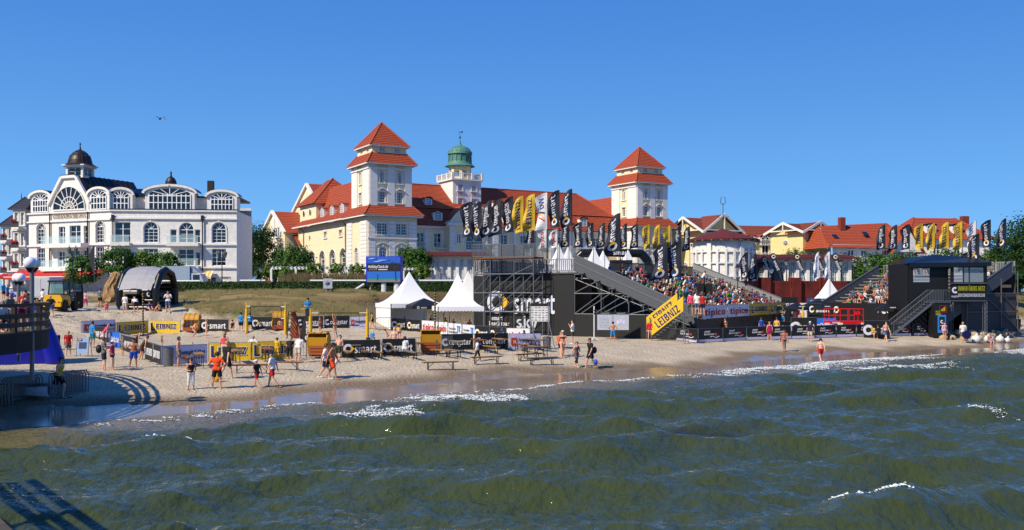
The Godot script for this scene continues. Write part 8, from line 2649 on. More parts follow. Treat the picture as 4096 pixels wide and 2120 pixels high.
	for i in 5:
		ab = MB.new()
		var pts := []
		for k in 9: pts.append(V(-1.9 * cos(PI * k / 8), 2.6 * sin(PI * k / 8), 0))
		fat_tube(ab, pts, 0.3)
		part(t, "rib", ab.mesh(), mat("slate_inflatable", Color(0.17, 0.18, 0.22), 0.4), V(i * 0.42, 0, -i * 0.3))
func street_life():
	for o in [[290, 104, 4.3, 1, "twin-lantern lamp post before the round tree"], [888, 108, 3.9, 1, "twin-lantern lamp post near the striped awning"], [1044, 112, 2.3, 0, "garden lamp post beside the pergola"], [2951, 103, 6.1, 0, "lantern post below the round pavilion"], [3085, 109, 6.0, 0, "lantern post at the corner of the red wall"]]:
		var g := gd(o[0], o[1])
		lamp(g, o[2] if o[3] == 1 else o[2] + 0.0, o[3], o[4])
	for o in [[3146, 118.0], [3257, 118.5], [3364, 119.0], [3420, 124.0], [3460, 126.0]]:
		var g := at(o[0], 1122, o[1])
		lamp(V(g.x, 6.4 if o[0] < 3400 else LAND, g.z), 1.95 if o[0] < 3400 else 3.3, 0, "lantern post standing on the red terrace wall" if o[0] < 3400 else "lantern post beyond the end of the colonnade")
	var W := paint(Color(0.6, 0.67, 0.74), 0.4)
	var l := spot(655, 116)
	var t := thing("lorry", "pale blue box lorry parked behind the hedge by the hotel", "lorry", l, 0)
	bx(t, "box", W, V(1.85, 1.9, 0), V(3.4, 2.4, 2.3))
	var b := MB.new()
	b.slab(PackedVector2Array([Vector2(3.6, 0.4), Vector2(5.2, 0.4), Vector2(5.15, 1.3), Vector2(4.75, 2.2), Vector2(3.6, 2.25)]), -1.0, 1.0)
	part(t, "cab", b.mesh(), paint(Color(0.75, 0.78, 0.82), 0.3))
	b = MB.new()
	b.slab(PackedVector2Array([Vector2(3.6, 2.3), Vector2(4.6, 2.3), Vector2(3.6, 3.05)]), -0.9, 0.9)
	part(t, "wind_deflector", b.mesh(), W)
	bx(t, "side_window", pane_mat(), V(4.3, 1.75, 1.01), V(0.8, 0.6, 0.03))
	for x in [0.8, 4.4]:
		b = MB.new()
		b.tube(V(x, 0.45, 0.75), V(x, 0.45, 1.05), 0.45, 0.45, 14)
		part(t, "wheel", b.mesh(), paint(Color(0.06, 0.06, 0.06)))
	var v := gd(163, 93)
	t = thing("van", "white panel van parked behind the yellow digger", "van", v, 8)
	b = MB.new()
	b.slab(PackedVector2Array([Vector2(-0.95, 0.35), Vector2(0.95, 0.35), Vector2(0.95, 1.6), Vector2(0.75, 2.35), Vector2(-0.75, 2.35), Vector2(-0.95, 1.6)]), -4.0, 0.0)
	part(t, "body", b.mesh(), paint(Color(0.82, 0.83, 0.84), 0.35))
	for x in [-0.38, 0.38]:
		bx(t, "rear_door", paint(Color(0.8, 0.81, 0.82), 0.35), V(x, 1.3, 0.02), V(0.72, 1.7, 0.03))
	for x in [-0.8, 0.8]:
		b = MB.new()
		b.tube(V(x, 0.33, -0.9), V(x * 1.15, 0.33, -0.9), 0.33, 0.33, 12)
		part(t, "wheel", b.mesh(), paint(Color(0.06, 0.06, 0.06)))
	var e := gd(216, 84)
	t = thing("wheel_loader", "yellow wheel loader with dark glazed cab at the top of the path", "digger", e, 4)
	var Y := mat("yellow_enamel", Color(0.86, 0.66, 0.03), 0.35)
	b = MB.new()
	b.slab(PackedVector2Array([Vector2(-0.78, 0.45), Vector2(0.78, 0.45), Vector2(0.8, 1.1), Vector2(0.62, 1.45), Vector2(-0.62, 1.45), Vector2(-0.8, 1.1)]), -1.6, 0.3)
	part(t, "engine_cover", b.mesh(), Y)
	bx(t, "counterweight", Y, V(0, 0.62, 0.35), V(1.5, 0.45, 0.2)); bx(t, "grille", paint(Color(0.08, 0.08, 0.08)), V(0, 0.6, 0.47), V(0.4, 0.6, 0.03))
	for s in [-1, 1]:
		bx(t, "tail_lamp", paint(Color(0.6, 0.08, 0.05)), V(0.6 * s, 0.8, 0.46), V(0.16, 0.1, 0.02))
		for z in [-0.3, -2.6]:
			b = MB.new()
			b.tube(V(0.6 * s, 0.5, z), V(0.95 * s, 0.5, z), 0.5, 0.5, 16)
			part(t, "wheel", b.mesh(), paint(Color(0.06, 0.06, 0.06)))
	b = MB.new()
	for s in [-1, 1]:
		for z in [-0.5, -1.8]: b.bar(V(0.68 * s, 1.45, z), V(0.58 * s, 2.6, z), 0.09)
	b.box(V(0, 2.65, -1.15), V(1.4, 0.14, 1.6)); b.box(V(0, 1.5, -1.15), V(1.4, 0.1, 1.4))
	part(t, "cab_frame", b.mesh(), paint(Color(0.07, 0.07, 0.07), 0.4))
	bx(t, "rear_screen", mat("cab_glass", Color(0.45, 0.62, 0.6), 0.06, {"glass": 0.45}), V(0, 2.05, -0.48), V(1.15, 1.0, 0.02)); bx(t, "driver_seat", paint(Color(0.05, 0.05, 0.06)), V(0, 1.75, -1.0), V(0.5, 0.6, 0.3))
	var c2 := gd(283, 88)
	t = thing("compact_loader", "black caged compact loader beside the yellow wheel loader", "digger", c2, -10)
	b = MB.new()
	b.slab(PackedVector2Array([Vector2(-0.5, 0.4), Vector2(0.5, 0.4), Vector2(0.5, 1.6), Vector2(-0.4, 1.6)]), -1.2, 0)
	part(t, "cage", b.mesh(), paint(Color(0.05, 0.055, 0.06), 0.4))
	bx(t, "door_glass", pane_mat(), V(0.05, 1.05, 0.02), V(0.7, 0.8, 0.02)); bx(t, "orange_arm", paint(Color(0.85, 0.4, 0.05)), V(0.2, 0.55, 0.1), V(0.8, 0.2, 0.15))
	for s in [-1, 1]:
		b = MB.new()
		b.tube(V(0.5 * s, 0.35, -0.4), V(0.8 * s, 0.35, -0.4), 0.35, 0.35, 12)
		part(t, "wheel", b.mesh(), paint(Color(0.06, 0.06, 0.06)))
	rng.seed = 21
	for i in 34:
		var px := 3770 + rng.randf() * 250.0
		var g := gp(px, 1362 - rng.randf() * 22.0)
		b = MB.new()
		b.ball(Vector3.ZERO, V(rng.randf_range(0.38, 0.55), rng.randf_range(0.2, 0.3), rng.randf_range(0.28, 0.38)), 10, 6)
		var sb := part(self, "sandbag", b.mesh(), mat("hessian", Color(0.76, 0.68, 0.53), 0.95, {"tex": ntex("sand", 0.03, 0.72, 1.0, 512), "scale": 1.0}), g + V(0, 0.12 + (0.25 if i % 3 == 0 else 0.0), 0), yawb(rng.randf() * 180))
		tag(sb, "beige sandbag in the pile below the beach club", "sandbag", "sandbags at the water's edge")
	for o in [[3905, 1372, 0.42], [3955, 1372, 0.42], [4000, 1370, 0.36], [4030, 1371, 0.28], [3745, 1348, 0.25]]:
		b = MB.new()
		b.ball(V(0, o[2] * 0.8, 0), V(o[2] * 1.1, o[2] * 0.9, o[2] * 0.9), 14, 8); b.tube(V(0, o[2] * 1.5, 0), V(0.1, o[2] * 2.0, 0), o[2] * 0.4, 0.1, 8)
		var wb := part(self, "bulk_bag", b.mesh(), paint(Color(0.84, 0.84, 0.83), 0.7), gp(o[0], o[1]))
		tag(wb, "white woven bulk bag in front of the sandbag pile", "bag", "white bulk bags at the water's edge")
	for o in [[4035, 1352, 60], [4075, 1345, 70], [4000, 1336, 40], [3880, 1330, 20]]:
		t = thing("deck_chair", "wooden deck chair with %s canvas beside the beach club" % ("orange" if o[0] < 4010 else "black"), "deck chair", gp(o[0], o[1]), o[2], "deck chairs at the beach club")
		for s in [-0.3, 0.3]:
			b = MB.new()
			b.bar(V(s, 0.05, 0.6), V(s, 1.0, -0.5), 0.04); b.bar(V(s, 0.05, -0.4), V(s, 0.5, 0.5), 0.04)
			part(t, "frame_rail", b.mesh(), paint(Color(0.6, 0.45, 0.25)))
		b = MB.new()
		b.quad_out(V(-0.28, 0.95, -0.48), V(0.28, 0.95, -0.48), V(0.28, 0.32, 0.0), V(-0.28, 0.32, 0.0), Vector3.UP); b.quad_out(V(-0.28, 0.32, 0.0), V(0.28, 0.32, 0.0), V(0.28, 0.45, 0.5), V(-0.28, 0.45, 0.5), Vector3.UP)
		part(t, "canvas", b.mesh(), paint(Color(0.9, 0.28, 0.04) if o[0] < 4010 else Color(0.05, 0.05, 0.06)))
	t = thing("gull", "dark gull with bent wings gliding high in the clear sky", "bird", at(640, 475, 60), 30)
	b = MB.new()
	b.ball(Vector3.ZERO, V(0.07, 0.07, 0.22), 8, 6)
	part(t, "body", b.mesh(), paint(Color(0.2, 0.16, 0.13)))
	for s in [-1, 1]:
		b = MB.new()
		b.quad(V(0, 0.02, -0.08), V(0.22 * s, 0.12, -0.05), V(0.22 * s, 0.12, 0.1), V(0, 0.02, 0.1)); b.quad(V(0.22 * s, 0.12, -0.05), V(0.42 * s, -0.05, -0.12), V(0.4 * s, -0.06, 0.0), V(0.22 * s, 0.12, 0.1))
		part(t, "wing", b.mesh(), paint(Color(0.3, 0.23, 0.18)))
# the pier on the left
func pier():
	var wood := mat("grey_timber", Color(0.32, 0.28, 0.22), 0.9, {"tex": ntex("grain", 0.05, 0.7, 1.0), "scale": 0.8})
	var dark := mat("dark_timber", Color(0.16, 0.14, 0.11), 0.9)
	var C := V(-30.7, 3.5, -37.0)
	var R := 11.4
	var t := thing("pier", "round timber pier platform with slatted railing and dark posts", "pier", C)
	var n := 56
	for i in 60:
		var x := -R + (i + 0.5) * (2.0 * R / 60)
		var l := 2.0 * sqrt(maxf(R * R - x * x, 0.2))
		bx(t, "deck_plank", wood, V(x, -0.04, 0), V(0.355, 0.07, l))
	for i in n:
		var a0 := TAU * i / n
		var a1 := TAU * (i + 1) / n
		var p0 := V(cos(a0) * R, 0, sin(a0) * R)
		var p1 := V(cos(a1) * R, 0, sin(a1) * R)
		var mid := (p0 + p1) / 2
		var bs := Basis(Vector3.UP, -(a0 + a1) / 2)
		var l := (p1 - p0).length() + 0.02
		bx(t, "fascia_board", dark, mid * 0.995 + V(0, -0.45, 0), V(0.12, 0.75, l), bs)
		for y in [0.28, 0.62, 1.05]:
			bx(t, "railing_board", wood, mid + V(0, y, 0), V(0.07, 0.19 if y < 1 else 0.13, l), bs)
		if i % 2 == 0:
			bx(t, "railing_post", dark, p0 * 0.992 + V(0, 0.3, 0), V(0.16, 1.5, 0.16), bs)
	for i in 9:
		var a := TAU * i / 9
		var b := MB.new()
		b.tube(V(cos(a) * 8.5, -4.5, sin(a) * 8.5), V(cos(a) * 8.5, -0.1, sin(a) * 8.5), 0.22, 0.22, 10)
		part(t, "pile", b.mesh(), dark)
	var w := thing("pier_walkway", "long timber pier walkway with railing running out over the water", "pier", V(0.15, 3.5, 1.0), 0)
	var dir := V(-0.616, 0, -0.788)
	var yaw := Basis(Vector3.UP, atan2(0.788, -0.616))
	for i in 60:
		bx(w, "deck_plank", wood, dir * (i * 0.6 - 6.0) + V(-1.3, -0.04, 0.9), V(0.56, 0.07, 4.4), yaw)
	for y in [0.28, 0.62, 1.05]:
		bx(w, "railing_board", wood, dir * 12.0 + V(0.66, y, -0.5), V(34.0, 0.19, 0.07), yaw)
	for i in 12:
		bx(w, "railing_post", dark, dir * (i * 2.8 - 4.0) + V(0.66, 0.3, -0.5), V(0.16, 1.5, 0.16), yaw)
	for i in 6:
		for s in [0.0, 1.0]:
			var b := MB.new()
			b.tube(V(0, -5.5, 0), V(0, -0.1, 0), 0.2, 0.2, 10)
			part(w, "pile", b.mesh(), dark, dir * (i * 5.5) + V(0.2 - 3.0 * s, 0, -0.2 + 2.2 * s))
	var g := V((128.0 - 2048) / FO * 38.5, 3.5, -38.5)
	lamp(g, 2.4, 2, "tall steel pole with two white globes on the pier railing")
	lamp(V((75.0 - 2048) / FO * 49.0, 3.5, -49.0), 1.95, 3, "shorter steel pole with two white globes farther along the pier")
	var bt := thing("rowing_boat", "small white rowing boat drawn up in the pier's shade", "boat", gp(95, 1590), 75)
	var h := MB.new()
	var sec := func(k: int, s: int) -> Vector3:
		var z := -1.3 + 2.6 * k / 8.0
		var wd := 0.62 * sqrt(maxf(0.03, 1.0 - pow((z + 0.2) / 1.5, 2)))
		return [V(-wd, 0.5, z), V(-wd * 0.7, 0.12, z), V(0, 0.02, z), V(wd * 0.7, 0.12, z), V(wd, 0.5, z)][s]
	for k in 8:
		for s in 4:
			h.quad_out(sec.call(k, s), sec.call(k + 1, s), sec.call(k + 1, s + 1), sec.call(k, s + 1), V([-1.0, -0.5, 0.5, 1.0][s], -0.6, 0))
	part(bt, "hull", h.mesh(), paint(Color(0.72, 0.74, 0.78), 0.4))
	for z in [-0.6, 0.3]:
		bx(bt, "thwart", wood, V(0, 0.38, z), V(1.0, 0.04, 0.22))
	var o2 := MB.new()
	o2.tube(V(-0.3, 0.55, -1.2), V(0.4, 0.55, 1.0), 0.025)
	part(bt, "oar", o2.mesh(), wood)
	for i in 5:
		var q := gp(196 + i * 13, 1598)
		crowd_barrier(q, q + V(0.35, 0, -1.8), "steel crowd barrier in the stack under the pier rim")
	for i in 4:
		var q := gp(8 + i * 14, 1622)
		crowd_barrier(q, q + V(0.3, 0, -1.9), "steel crowd barrier stacked in the dark beside the boat")
# who is where
func near_people():
	var P := [
		[764, 1561, 130, "read", 30, "top black", "capri_trousers white", "dark", "shoes:black shades", "woman-height figure in black top and white trousers reading by the waterline"],
		[868, 1557, 153, "akimbo", 185, "shirt orange", "shorts black", "brown", "", "person in bright orange shirt and black shorts facing the courts"],
		[905, 1517, 165, "stride", 150, "shirt black", "shorts black", "blond", "", "person all in black stepping between the tables"],
		[1028, 1550, 115, "stride", 250, "shirt black", "shorts red", "", "hat:white", "child in white hat and red shorts carrying an orange paddle"],
		[1090, 1550, 143, "stride", 262, "shirt white", "shorts red", "grey", "hat:navy shoes:brown", "person in white shirt, red shorts and navy cap walking along the damp sand"],
		[1300, 1514, 145, "stride", 95, "shirt white", "shorts navy", "brown", "shoes:white", "person in white shirt and navy shorts walking beside the orange shorts"],
		[1328, 1517, 150, "stride", 80, "", "shorts orange", "dark", "hat:navy tone:1", "bare-chested person in orange shorts with shoulder bag"],
		[714, 1470, 126, "stand", 100, "", "shorts grey", "dark", "", "bare-chested person in grey shorts by the galvanised bin"],
		[770, 1428, 60, "stand", 190, "dress pink", "", "", "hat:sky", "child in pink swimsuit and blue cap at the lilac banner"],
		[898, 1445, 120, "stand", 170, "top pink", "trousers cream", "blond", "long", "person in pink top with blond ponytail watching the match"],
		[1012, 1440, 100, "akimbo", 178, "shirt white", "shorts olive", "grey", "", "grey-haired person in striped white shirt and olive shorts"],
		[1108, 1438, 90, "stand", 175, "shirt yellow", "shorts yellow", "brown", "", "person in yellow shirt and yellow shorts at the fence"],
		[1158, 1445, 105, "lean", 180, "shirt black", "capri_trousers black", "grey", "", "person in black with pinned-up grey hair leaning on the barrier"],
		[1192, 1450, 118, "lean", 170, "shirt white", "shorts cream", "brown", "", "person in white shirt and checked shorts leaning on the barrier"],
		[1352, 1449, 118, "lean", 170, "", "shorts olive", "grey", "hat:olive", "bare-backed person in dark shorts and cap leaning on the fence"],
		[1578, 1418, 112, "stand", 180, "", "short_shorts olive", "", "tone:3", "bald bare-backed person in tight grey trunks at the fence"],
		[1618, 1425, 108, "sit", 178, "shirt white", "shorts white", "brown", "", "person in black and white print dress sitting on a bench"],
		[1908, 1445, 88, "stride", 110, "shirt white", "trousers black", "dark", "", "person in white shirt and black trousers between the bench rows"],
		[2250, 1431, 111, "stride", 12, "bikini_top black", "briefs white", "white", "shades", "person with cropped white hair in black bikini top walking forward"],
		[2243, 1424, 100, "stride", 20, "shirt orange", "shorts navy", "red", "shades", "person in orange top half hidden behind the white-haired walker"],
		[2290, 1375, 98, "photo", 265, "shirt white", "shorts olive", "brown", "shoes:white", "camera operator in white shirt and blue bib"],
		[2305, 1470, 105, "stride", 40, "dress mauve", "capri_trousers black", "red", "shades", "person in grey tunic and black leggings with dark red hair"],
		[2362, 1475, 125, "stride", 300, "shirt black", "shorts navy", "dark", "shades", "person in black shirt and navy shorts with backpack and mat"],
		[2452, 1366, 82, "akimbo", 180, "", "shorts sky", "dark", "tone:1", "bare-backed person in sky-blue trunks reading the result board"],
		[2600, 1362, 85, "stand", 160, "sweater red", "short_shorts white", "blond", "long", "person in red sweater with long blond hair at the yellow stairs"],
		[3078, 1363, 78, "stand", 175, "", "dress magenta", "blond", "", "person wrapped in a flowered towel at the tour barriers"],
		[3137, 1407, 92, "stride", 175, "", "briefs olive", "", "hat:navy tone:2", "tanned person in green trunks and blue cap walking away"],
		[3240, 1366, 82, "stand", 150, "shirt navy", "shorts cream", "grey", "hat:white", "person in navy number shirt and white cap watching the court"],
		[3283, 1445, 95, "stride", 178, "", "shorts red", "dark", "", "bare-backed person in red shorts standing in the swash"],
		[3543, 1366, 83, "stride", 20, "", "shorts denim", "brown", "shades", "bare-chested person in pale patterned trunks walking along the barriers"],
		[3778, 1362, 76, "stand", 20, "sweater rose", "", "dark", "", "person in a pale pink beach shirt at the sandbags"],
		[3852, 1370, 84, "stand", 175, "shirt white", "shorts grey", "blond", "", "person in white shirt holding a round blue tub"],
		[4002, 1318, 62, "stand", 10, "top black", "short_shorts white", "blond", "", "person in black top and white shorts near the deck chairs"],
		[4072, 1340, 78, "stand", 5, "shirt black", "shorts green", "brown", "", "person in black shirt and bright green shorts near the deck chairs"],
		[273, 1425, 105, "stride", 20, "shirt red", "shorts grey", "grey", "", "person in red shirt and grey shorts carrying shoes"],
		[370, 1391, 108, "stand", 150, "shirt sky", "shorts teal", "dark", "", "person in turquoise shirt and shorts at the diagonal fence"],
		[415, 1378, 90, "lean", 120, "shirt pink", "short_shorts rose", "blond", "", "person in pink shirt and coral skirt bending over the fence"],
		[415, 1482, 138, "crossed", 120, "shirt grey", "shorts navy", "brown", "shades", "person in grey shirt and floral shorts with black backpack"],
		[449, 1484, 125, "akimbo", 100, "shirt magenta", "short_shorts black", "dark", "hat:white", "person in magenta shirt, black shorts and white hat"],
		[490, 1425, 82, "stand", 130, "shirt grey", "shorts khaki", "grey", "hat:grey", "person in grey vest photographing over the fence"],
		[534, 1473, 122, "akimbo", 185, "", "shorts blue", "", "hat:black tone:2", "sunburnt bare-backed person in blue checked trunks and black cap"],
		[568, 1440, 108, "lean", 115, "dress brown", "", "brown", "", "person in a gold-brown beach dress leaning on the black banner"],
		[545, 1400, 86, "lean", 110, "top brown", "shorts olive", "dark", "", "person in brown singlet leaning on the fence"],
		[648, 1395, 55, "stand", 120, "top black", "", "blond", "long", "person with blond ponytail in black sports top"],
		[178, 1345, 66, "stand", 170, "shirt sky", "shorts navy", "dark", "hat:olive", "person in lettered sky-blue shirt and cap beside the blue tent"],
		[190, 1400, 75, "stand", 120, "shirt grey", "trousers black", "", "hat:black tone:2", "person in shadow with black hat behind the easel"],
		[212, 1400, 82, "stand", 150, "shirt red", "shorts navy", "dark", "tone:1", "person in red shirt behind the easel"],
		[235, 1598, 170, "run", 80, "top yellow", "shorts black", "dark", "shades", "runner in yellow athletics vest and black shorts in the pier's shade"],
		[150, 1271, 80, "stand", 20, "shirt red", "capri_trousers black", "", "hat:black", "person in red and white top and rolled black trousers on the path"],
		[202, 1266, 85, "akimbo", 10, "shirt black", "shorts blue", "", "shades", "person in black shirt and blue shorts on the path"],
		[170, 1225, 72, "stand", 150, "shirt white", "shorts denim", "dark", "hat:black", "person in white shirt and denim shorts leaning on the digger"],
		[342, 1228, 66, "stride", 190, "shirt rose", "capri_trousers pink", "dark", "", "person in pink trousers walking up the sand bank"],
		[400, 1229, 78, "stand", 160, "shirt grey", "shorts black", "brown", "", "person in grey shirt and striped shorts before the sculpture"],
		[290, 1211, 56, "crossed", 20, "shirt white", "trousers grey", "dark", "", "person in white shirt beside the compact loader"],
		[426, 1255, 52, "stand", 20, "dress pink", "", "brown", "long", "child in pink striped dress on the sand bank"],
		[500, 1251, 76, "stand", 175, "shirt white", "shorts cream", "brown", "", "person in white shirt and beige shorts in front of the castle"],
		[544, 1251, 80, "stoop", 215, "shirt white", "shorts navy", "", "hat:khaki", "person in white shirt and dark skirt bending down by the castle"],
		[592, 1246, 78, "floor", 60, "shirt blue", "shorts black", "dark", "", "person in blue shirt sitting on the bank"],
		[640, 1246, 72, "floor", 250, "", "shorts black", "brown", "", "bare-chested person reclining on the bank"],
		[672, 1249, 88, "photo", 10, "shirt white", "shorts denim", "dark", "shoes:white shades", "person in white shirt and jeans shorts photographing the beach"],
		[770, 1347, 80, "ready", 100, "crop_top yellow", "briefs black", "brown", "long", "player in yellow top crouching near the striped beach chair"],
		[825, 1353, 81, "stand", 110, "crop_top yellow", "briefs white", "blond", "shades", "player in yellow top waiting with bent arms"],
		[964, 1328, 80, "stand", 170, "shirt sky", "shorts black", "dark", "shoes:white hat:black", "official in blue shirt standing with back turned by the first net"],
		[1000, 1325, 76, "read", 200, "shirt sky", "shorts black", "dark", "shoes:black hat:black", "official in blue shirt writing beside the net pole"],
		[930, 1327, 66, "sit", 10, "top black", "shorts black", "dark", "hat:black", "person in black sitting by the blue cool box"],
		[1280, 1330, 66, "stand", 250, "crop_top orange", "briefs navy", "red", "long", "player in orange top beside the second net"],
		[1340, 1348, 86, "spike", 240, "crop_top orange", "briefs lime", "blond", "", "player in orange top and lime briefs jumping with raised arm"],
		[1120, 1319, 62, "sit", 5, "", "shorts white", "grey", "", "person resting in the far beach chair"],
		[1490, 1318, 70, "stride", 280, "top black", "short_shorts black", "dark", "hat:black", "person in black walking past the closed pagoda tent"],
		[1487, 1370, 66, "sitlean", 170, "shirt sky", "shorts white", "", "hat:white", "ball helper in blue shirt crouching behind the net post"],
		[1470, 1372, 62, "floor", 160, "shirt navy", "shorts black", "brown", "", "ball helper in navy crouching by the padded pole"],
		[1553, 1368, 66, "ready", 280, "crop_top yellow", "briefs black", "brown", "long", "player in yellow top receiving in deep crouch"],
		[1596, 1368, 76, "lean", 190, "crop_top yellow", "briefs black", "dark", "long", "player in yellow top with black briefs bent forward"],
		[1727, 1328, 68, "read", 330, "shirt black", "short_shorts black", "red", "long", "person in black with long red hair holding a ball at the white banners"],
		[1782, 1330, 62, "stand", 200, "shirt yellow", "shorts black", "dark", "", "person in yellow shirt standing inside the open tent"],
		[1815, 1332, 58, "stand", 20, "top black", "shorts navy", "brown", "", "person in black singlet inside the open tent"],
		[1878, 1336, 60, "photo", 0, "shirt orange", "trousers grey", "dark", "", "person in coral shirt drinking beside the tent bar"],
		[1580, 1318, 50, "stand", 20, "shirt black", "shorts black", "red", "", "person in black behind the ring banners"],
		[1617, 1318, 54, "read", 30, "shirt blue", "shorts black", "dark", "", "person in blue shirt with a ball in front of the tall tent"],
		[1985, 1362, 66, "lean", 30, "sweater grey", "shorts navy", "brown", "", "person in grey hooded sweater leaning on the ring banner"],
		[2015, 1366, 64, "lean", 330, "shirt blue", "shorts navy", "dark", "shades", "person in blue shirt leaning on the banner corner"],
		[2092, 1366, 62, "stand", 250, "shirt grey", "shorts khaki", "white", "", "white-haired person in grey shirt beside the mesh wall"],
		[2096, 1388, 70, "stand", 240, "shirt black", "shorts black", "dark", "long", "person in black lettered shirt behind the lilac banner"],
		[1982, 1398, 72, "stand", 80, "shirt black", "shorts black", "dark", "", "person in black between the ring banners"]]
	for o in P:
		var d := {"tone": int(absf(o[0] * 7.0)) % 2 * 3}
		if o[5] != "": d.up = Array(o[5].split(" "))
		if o[6] != "": d.down = Array(o[6].split(" "))
		d.hair = o[7]
		for x in o[8].split(" ", false):
			var kv: PackedStringArray = x.split(":")
			if kv.size() == 1: d[x] = true
			elif kv[0] == "tone": d.tone = int(kv[1])
			else: d[kv[0]] = kv[1]
		o[9] = o[9].replace("woman-height figure", "person")
		who(o[0], o[1], o[2], o[3], o[4], d, o[9])
	var up := gp(1222, 1372)
	person(up + V(0.1, 1.66, -0.4), 1.75, "read", 10, {"up": ["shirt", "sky"], "down": ["shorts", "black"], "hair": "dark", "hat": "black", "shades": true}, "umpire in blue shirt and black cap standing on the wedge stand", "people on the beach")
	for o in [[18, 38.0, "lean", 80, {"up": ["shirt", "grey"], "down": ["shorts", "navy"], "hair": "grey", "hat": "blue"}, "person in grey shirt and blue cap leaning on the pier rail"], [82, 38.6, "lean", 75, {"up": ["top", "purple"], "down": ["shorts", "magenta"], "hair": "red", "long": true}, "red-haired person with cream tote bag on the pier"], [2, 37.4, "sit", 60, {"up": ["shirt", "white"], "down": ["trousers", "navy"], "hair": "grey"}, "grey-haired person in white sitting on the pier"], [100, 41.0, "stand", 20, {"up": ["shirt", "red"], "down": ["shorts", "navy"], "hair": "dark"}, "person in red on the pier behind the red-haired one"]]:
		person(V((o[0] - 2048.0) / FO * o[1], 3.5, -o[1]), 1.68, o[2], o[3], o[4], o[5], "people on the pier")
	for o in [[14, 92, "sky"], [30, 90, "sky"], [1000, 116, "grey"], [1050, 117, "white"], [1075, 117, "red"], [1112, 116, "rose"], [460, 100, "white"], [520, 110, "red"]]:
		person(spot(o[0], o[1]) if o[1] > 110 else gd(o[0], o[1]), 1.7, "stand", 60.0 + o[0] % 120, {"up": ["shirt", o[2]], "down": ["shorts", "navy"], "hair": "grey"}, "passer-by in %s shirt on the promenade" % o[2], "people on the promenade", false)
	var s := V(11.3, 1.1, -78.0)
	for o in [[3.3, 2.15, "pink", "khaki", "person in deep pink shirt at the top of the yellow stairs"], [3.85, 2.15, "white", "denim", "person in white shirt at the top of the yellow stairs"], [4.3, 2.1, "red", "navy", "person in red shirt behind the yellow stairs"]]:
		person(s + yawb(-31) * V(o[0] - 0.1, o[1], -0.9), 1.75, "stand", 170, {"up": ["shirt", o[2]], "down": ["shorts", o[3]], "hair": "brown"}, o[4], "people on the stairs", false)
	for o in [[2762, 86.5, "lean", 300, "bikini_top black", "dark"], [2778, 86.8, "stand", 30, "bikini_top black", "blond"], [2807, 87.0, "stand", 10, "bikini_top black", "blond"], [2820, 86.6, "crossed", 340, "bikini_top black", "dark"], [2870, 86.4, "photo", 20, "bikini_top black", "dark"], [2888, 86.8, "stand", 320, "bikini_top black", "brown"], [2902, 86.5, "crossed", 300, "bikini_top black", "brown"]]:
		person(gd(o[0], o[1] - 2.5), 1.72, o[2], o[3], {"up": Array(o[4].split(" ")), "down": ["briefs", "black"], "hair": o[5], "long": true}, "dancer in black bikini with %s hair behind the tour barriers" % o[5], "dancers behind the barriers")
	for o in [[3045, 84.5, "stand", 200, "shirt blue", "shorts navy", "official in blue lettered vest inside the tour barriers"], [3107, 85.0, "stand", 150, "top yellow", "shorts white", "person in yellow top and white shorts inside the barriers"], [3230, 90.0, "sit", 20, "shirt green", "shorts black", "person in green sitting under the black parasol"], [3130, 98.0, "stand", 300, "shirt sky", "shorts grey", "person in light blue shirt by the score board"], [3200, 100.0, "stand", 20, "shirt rose", "shorts khaki", "person in pink shirt near the padded net post"], [3490, 86.4, "stoop", 60, "top sky", "shorts black", "player bending over in blue top beside the red lift"], [3505, 86.0, "stoop", 300, "", "shorts orange", "bare-backed player bending over beside the red lift"], [3515, 84.6, "sit", 200, "shirt black", "shorts black", "person in black cap sitting by the resting players"], [3955, 84.0, "sit", 20, "", "shorts blue", "bare-chested person at the white board under the club"]]:
		var d := {"down": Array(o[5].split(" ")), "hair": "brown"}
		if o[4] != "": d.up = Array(o[4].split(" "))
		person(gd(o[0], o[1]), 1.75, o[2], o[3], d, o[6], "people inside the centre court", false)
	var bag := MB.new()
	bag.ball(Vector3.ZERO, V(0.17, 0.24, 0.12), 10, 6)
	for o in [[397, 1482, 1.15, Color(0.05, 0.05, 0.06), 1.0, "backpack", "black backpack worn by the person in floral shorts"], [1322, 1517, 0.95, Color(0.06, 0.06, 0.07), 0.9, "shoulder_bag", "black shoulder bag at the orange shorts"], [2378, 1475, 1.15, Color(0.05, 0.05, 0.06), 0.9, "backpack", "black backpack worn by the person in navy shorts"], [870, 1530, 0.2, Color(0.85, 0.62, 0.05), 1.1, "beach_bag", "yellow and blue beach bag lying beside the tables"], [1345, 1500, 0.7, Color(0.85, 0.85, 0.86), 0.6, "plastic_bag", "white plastic bag carried by the bag bearer"], [2382, 1478, 0.45, Color(0.1, 0.35, 0.75), 0.8, "cool_bag", "blue bag and mat carried along the waterline"]]:
		var g := gp(o[0], o[1])
		var w := part(self, o[5], bag.mesh(), paint(o[3], 0.7), g + V(0, o[2], 0.05), Basis.from_scale(Vector3.ONE * o[4]))
		tag(w, o[6], "bag")
	var tub := MB.new()
	tub.lathe([Vector2(0, -0.1), Vector2(0.38, -0.08), Vector2(0.4, 0.08), Vector2(0, 0.1)], 18)
	var tb := part(self, "tub", tub.mesh(), paint(Color(0.04, 0.08, 0.3), 0.4), gp(3862, 1372) + V(0, 0.75, 0.2), Basis(Vector3.RIGHT, PI / 2))
	tag(tb, "round dark blue tub carried at the water's edge", "tub")
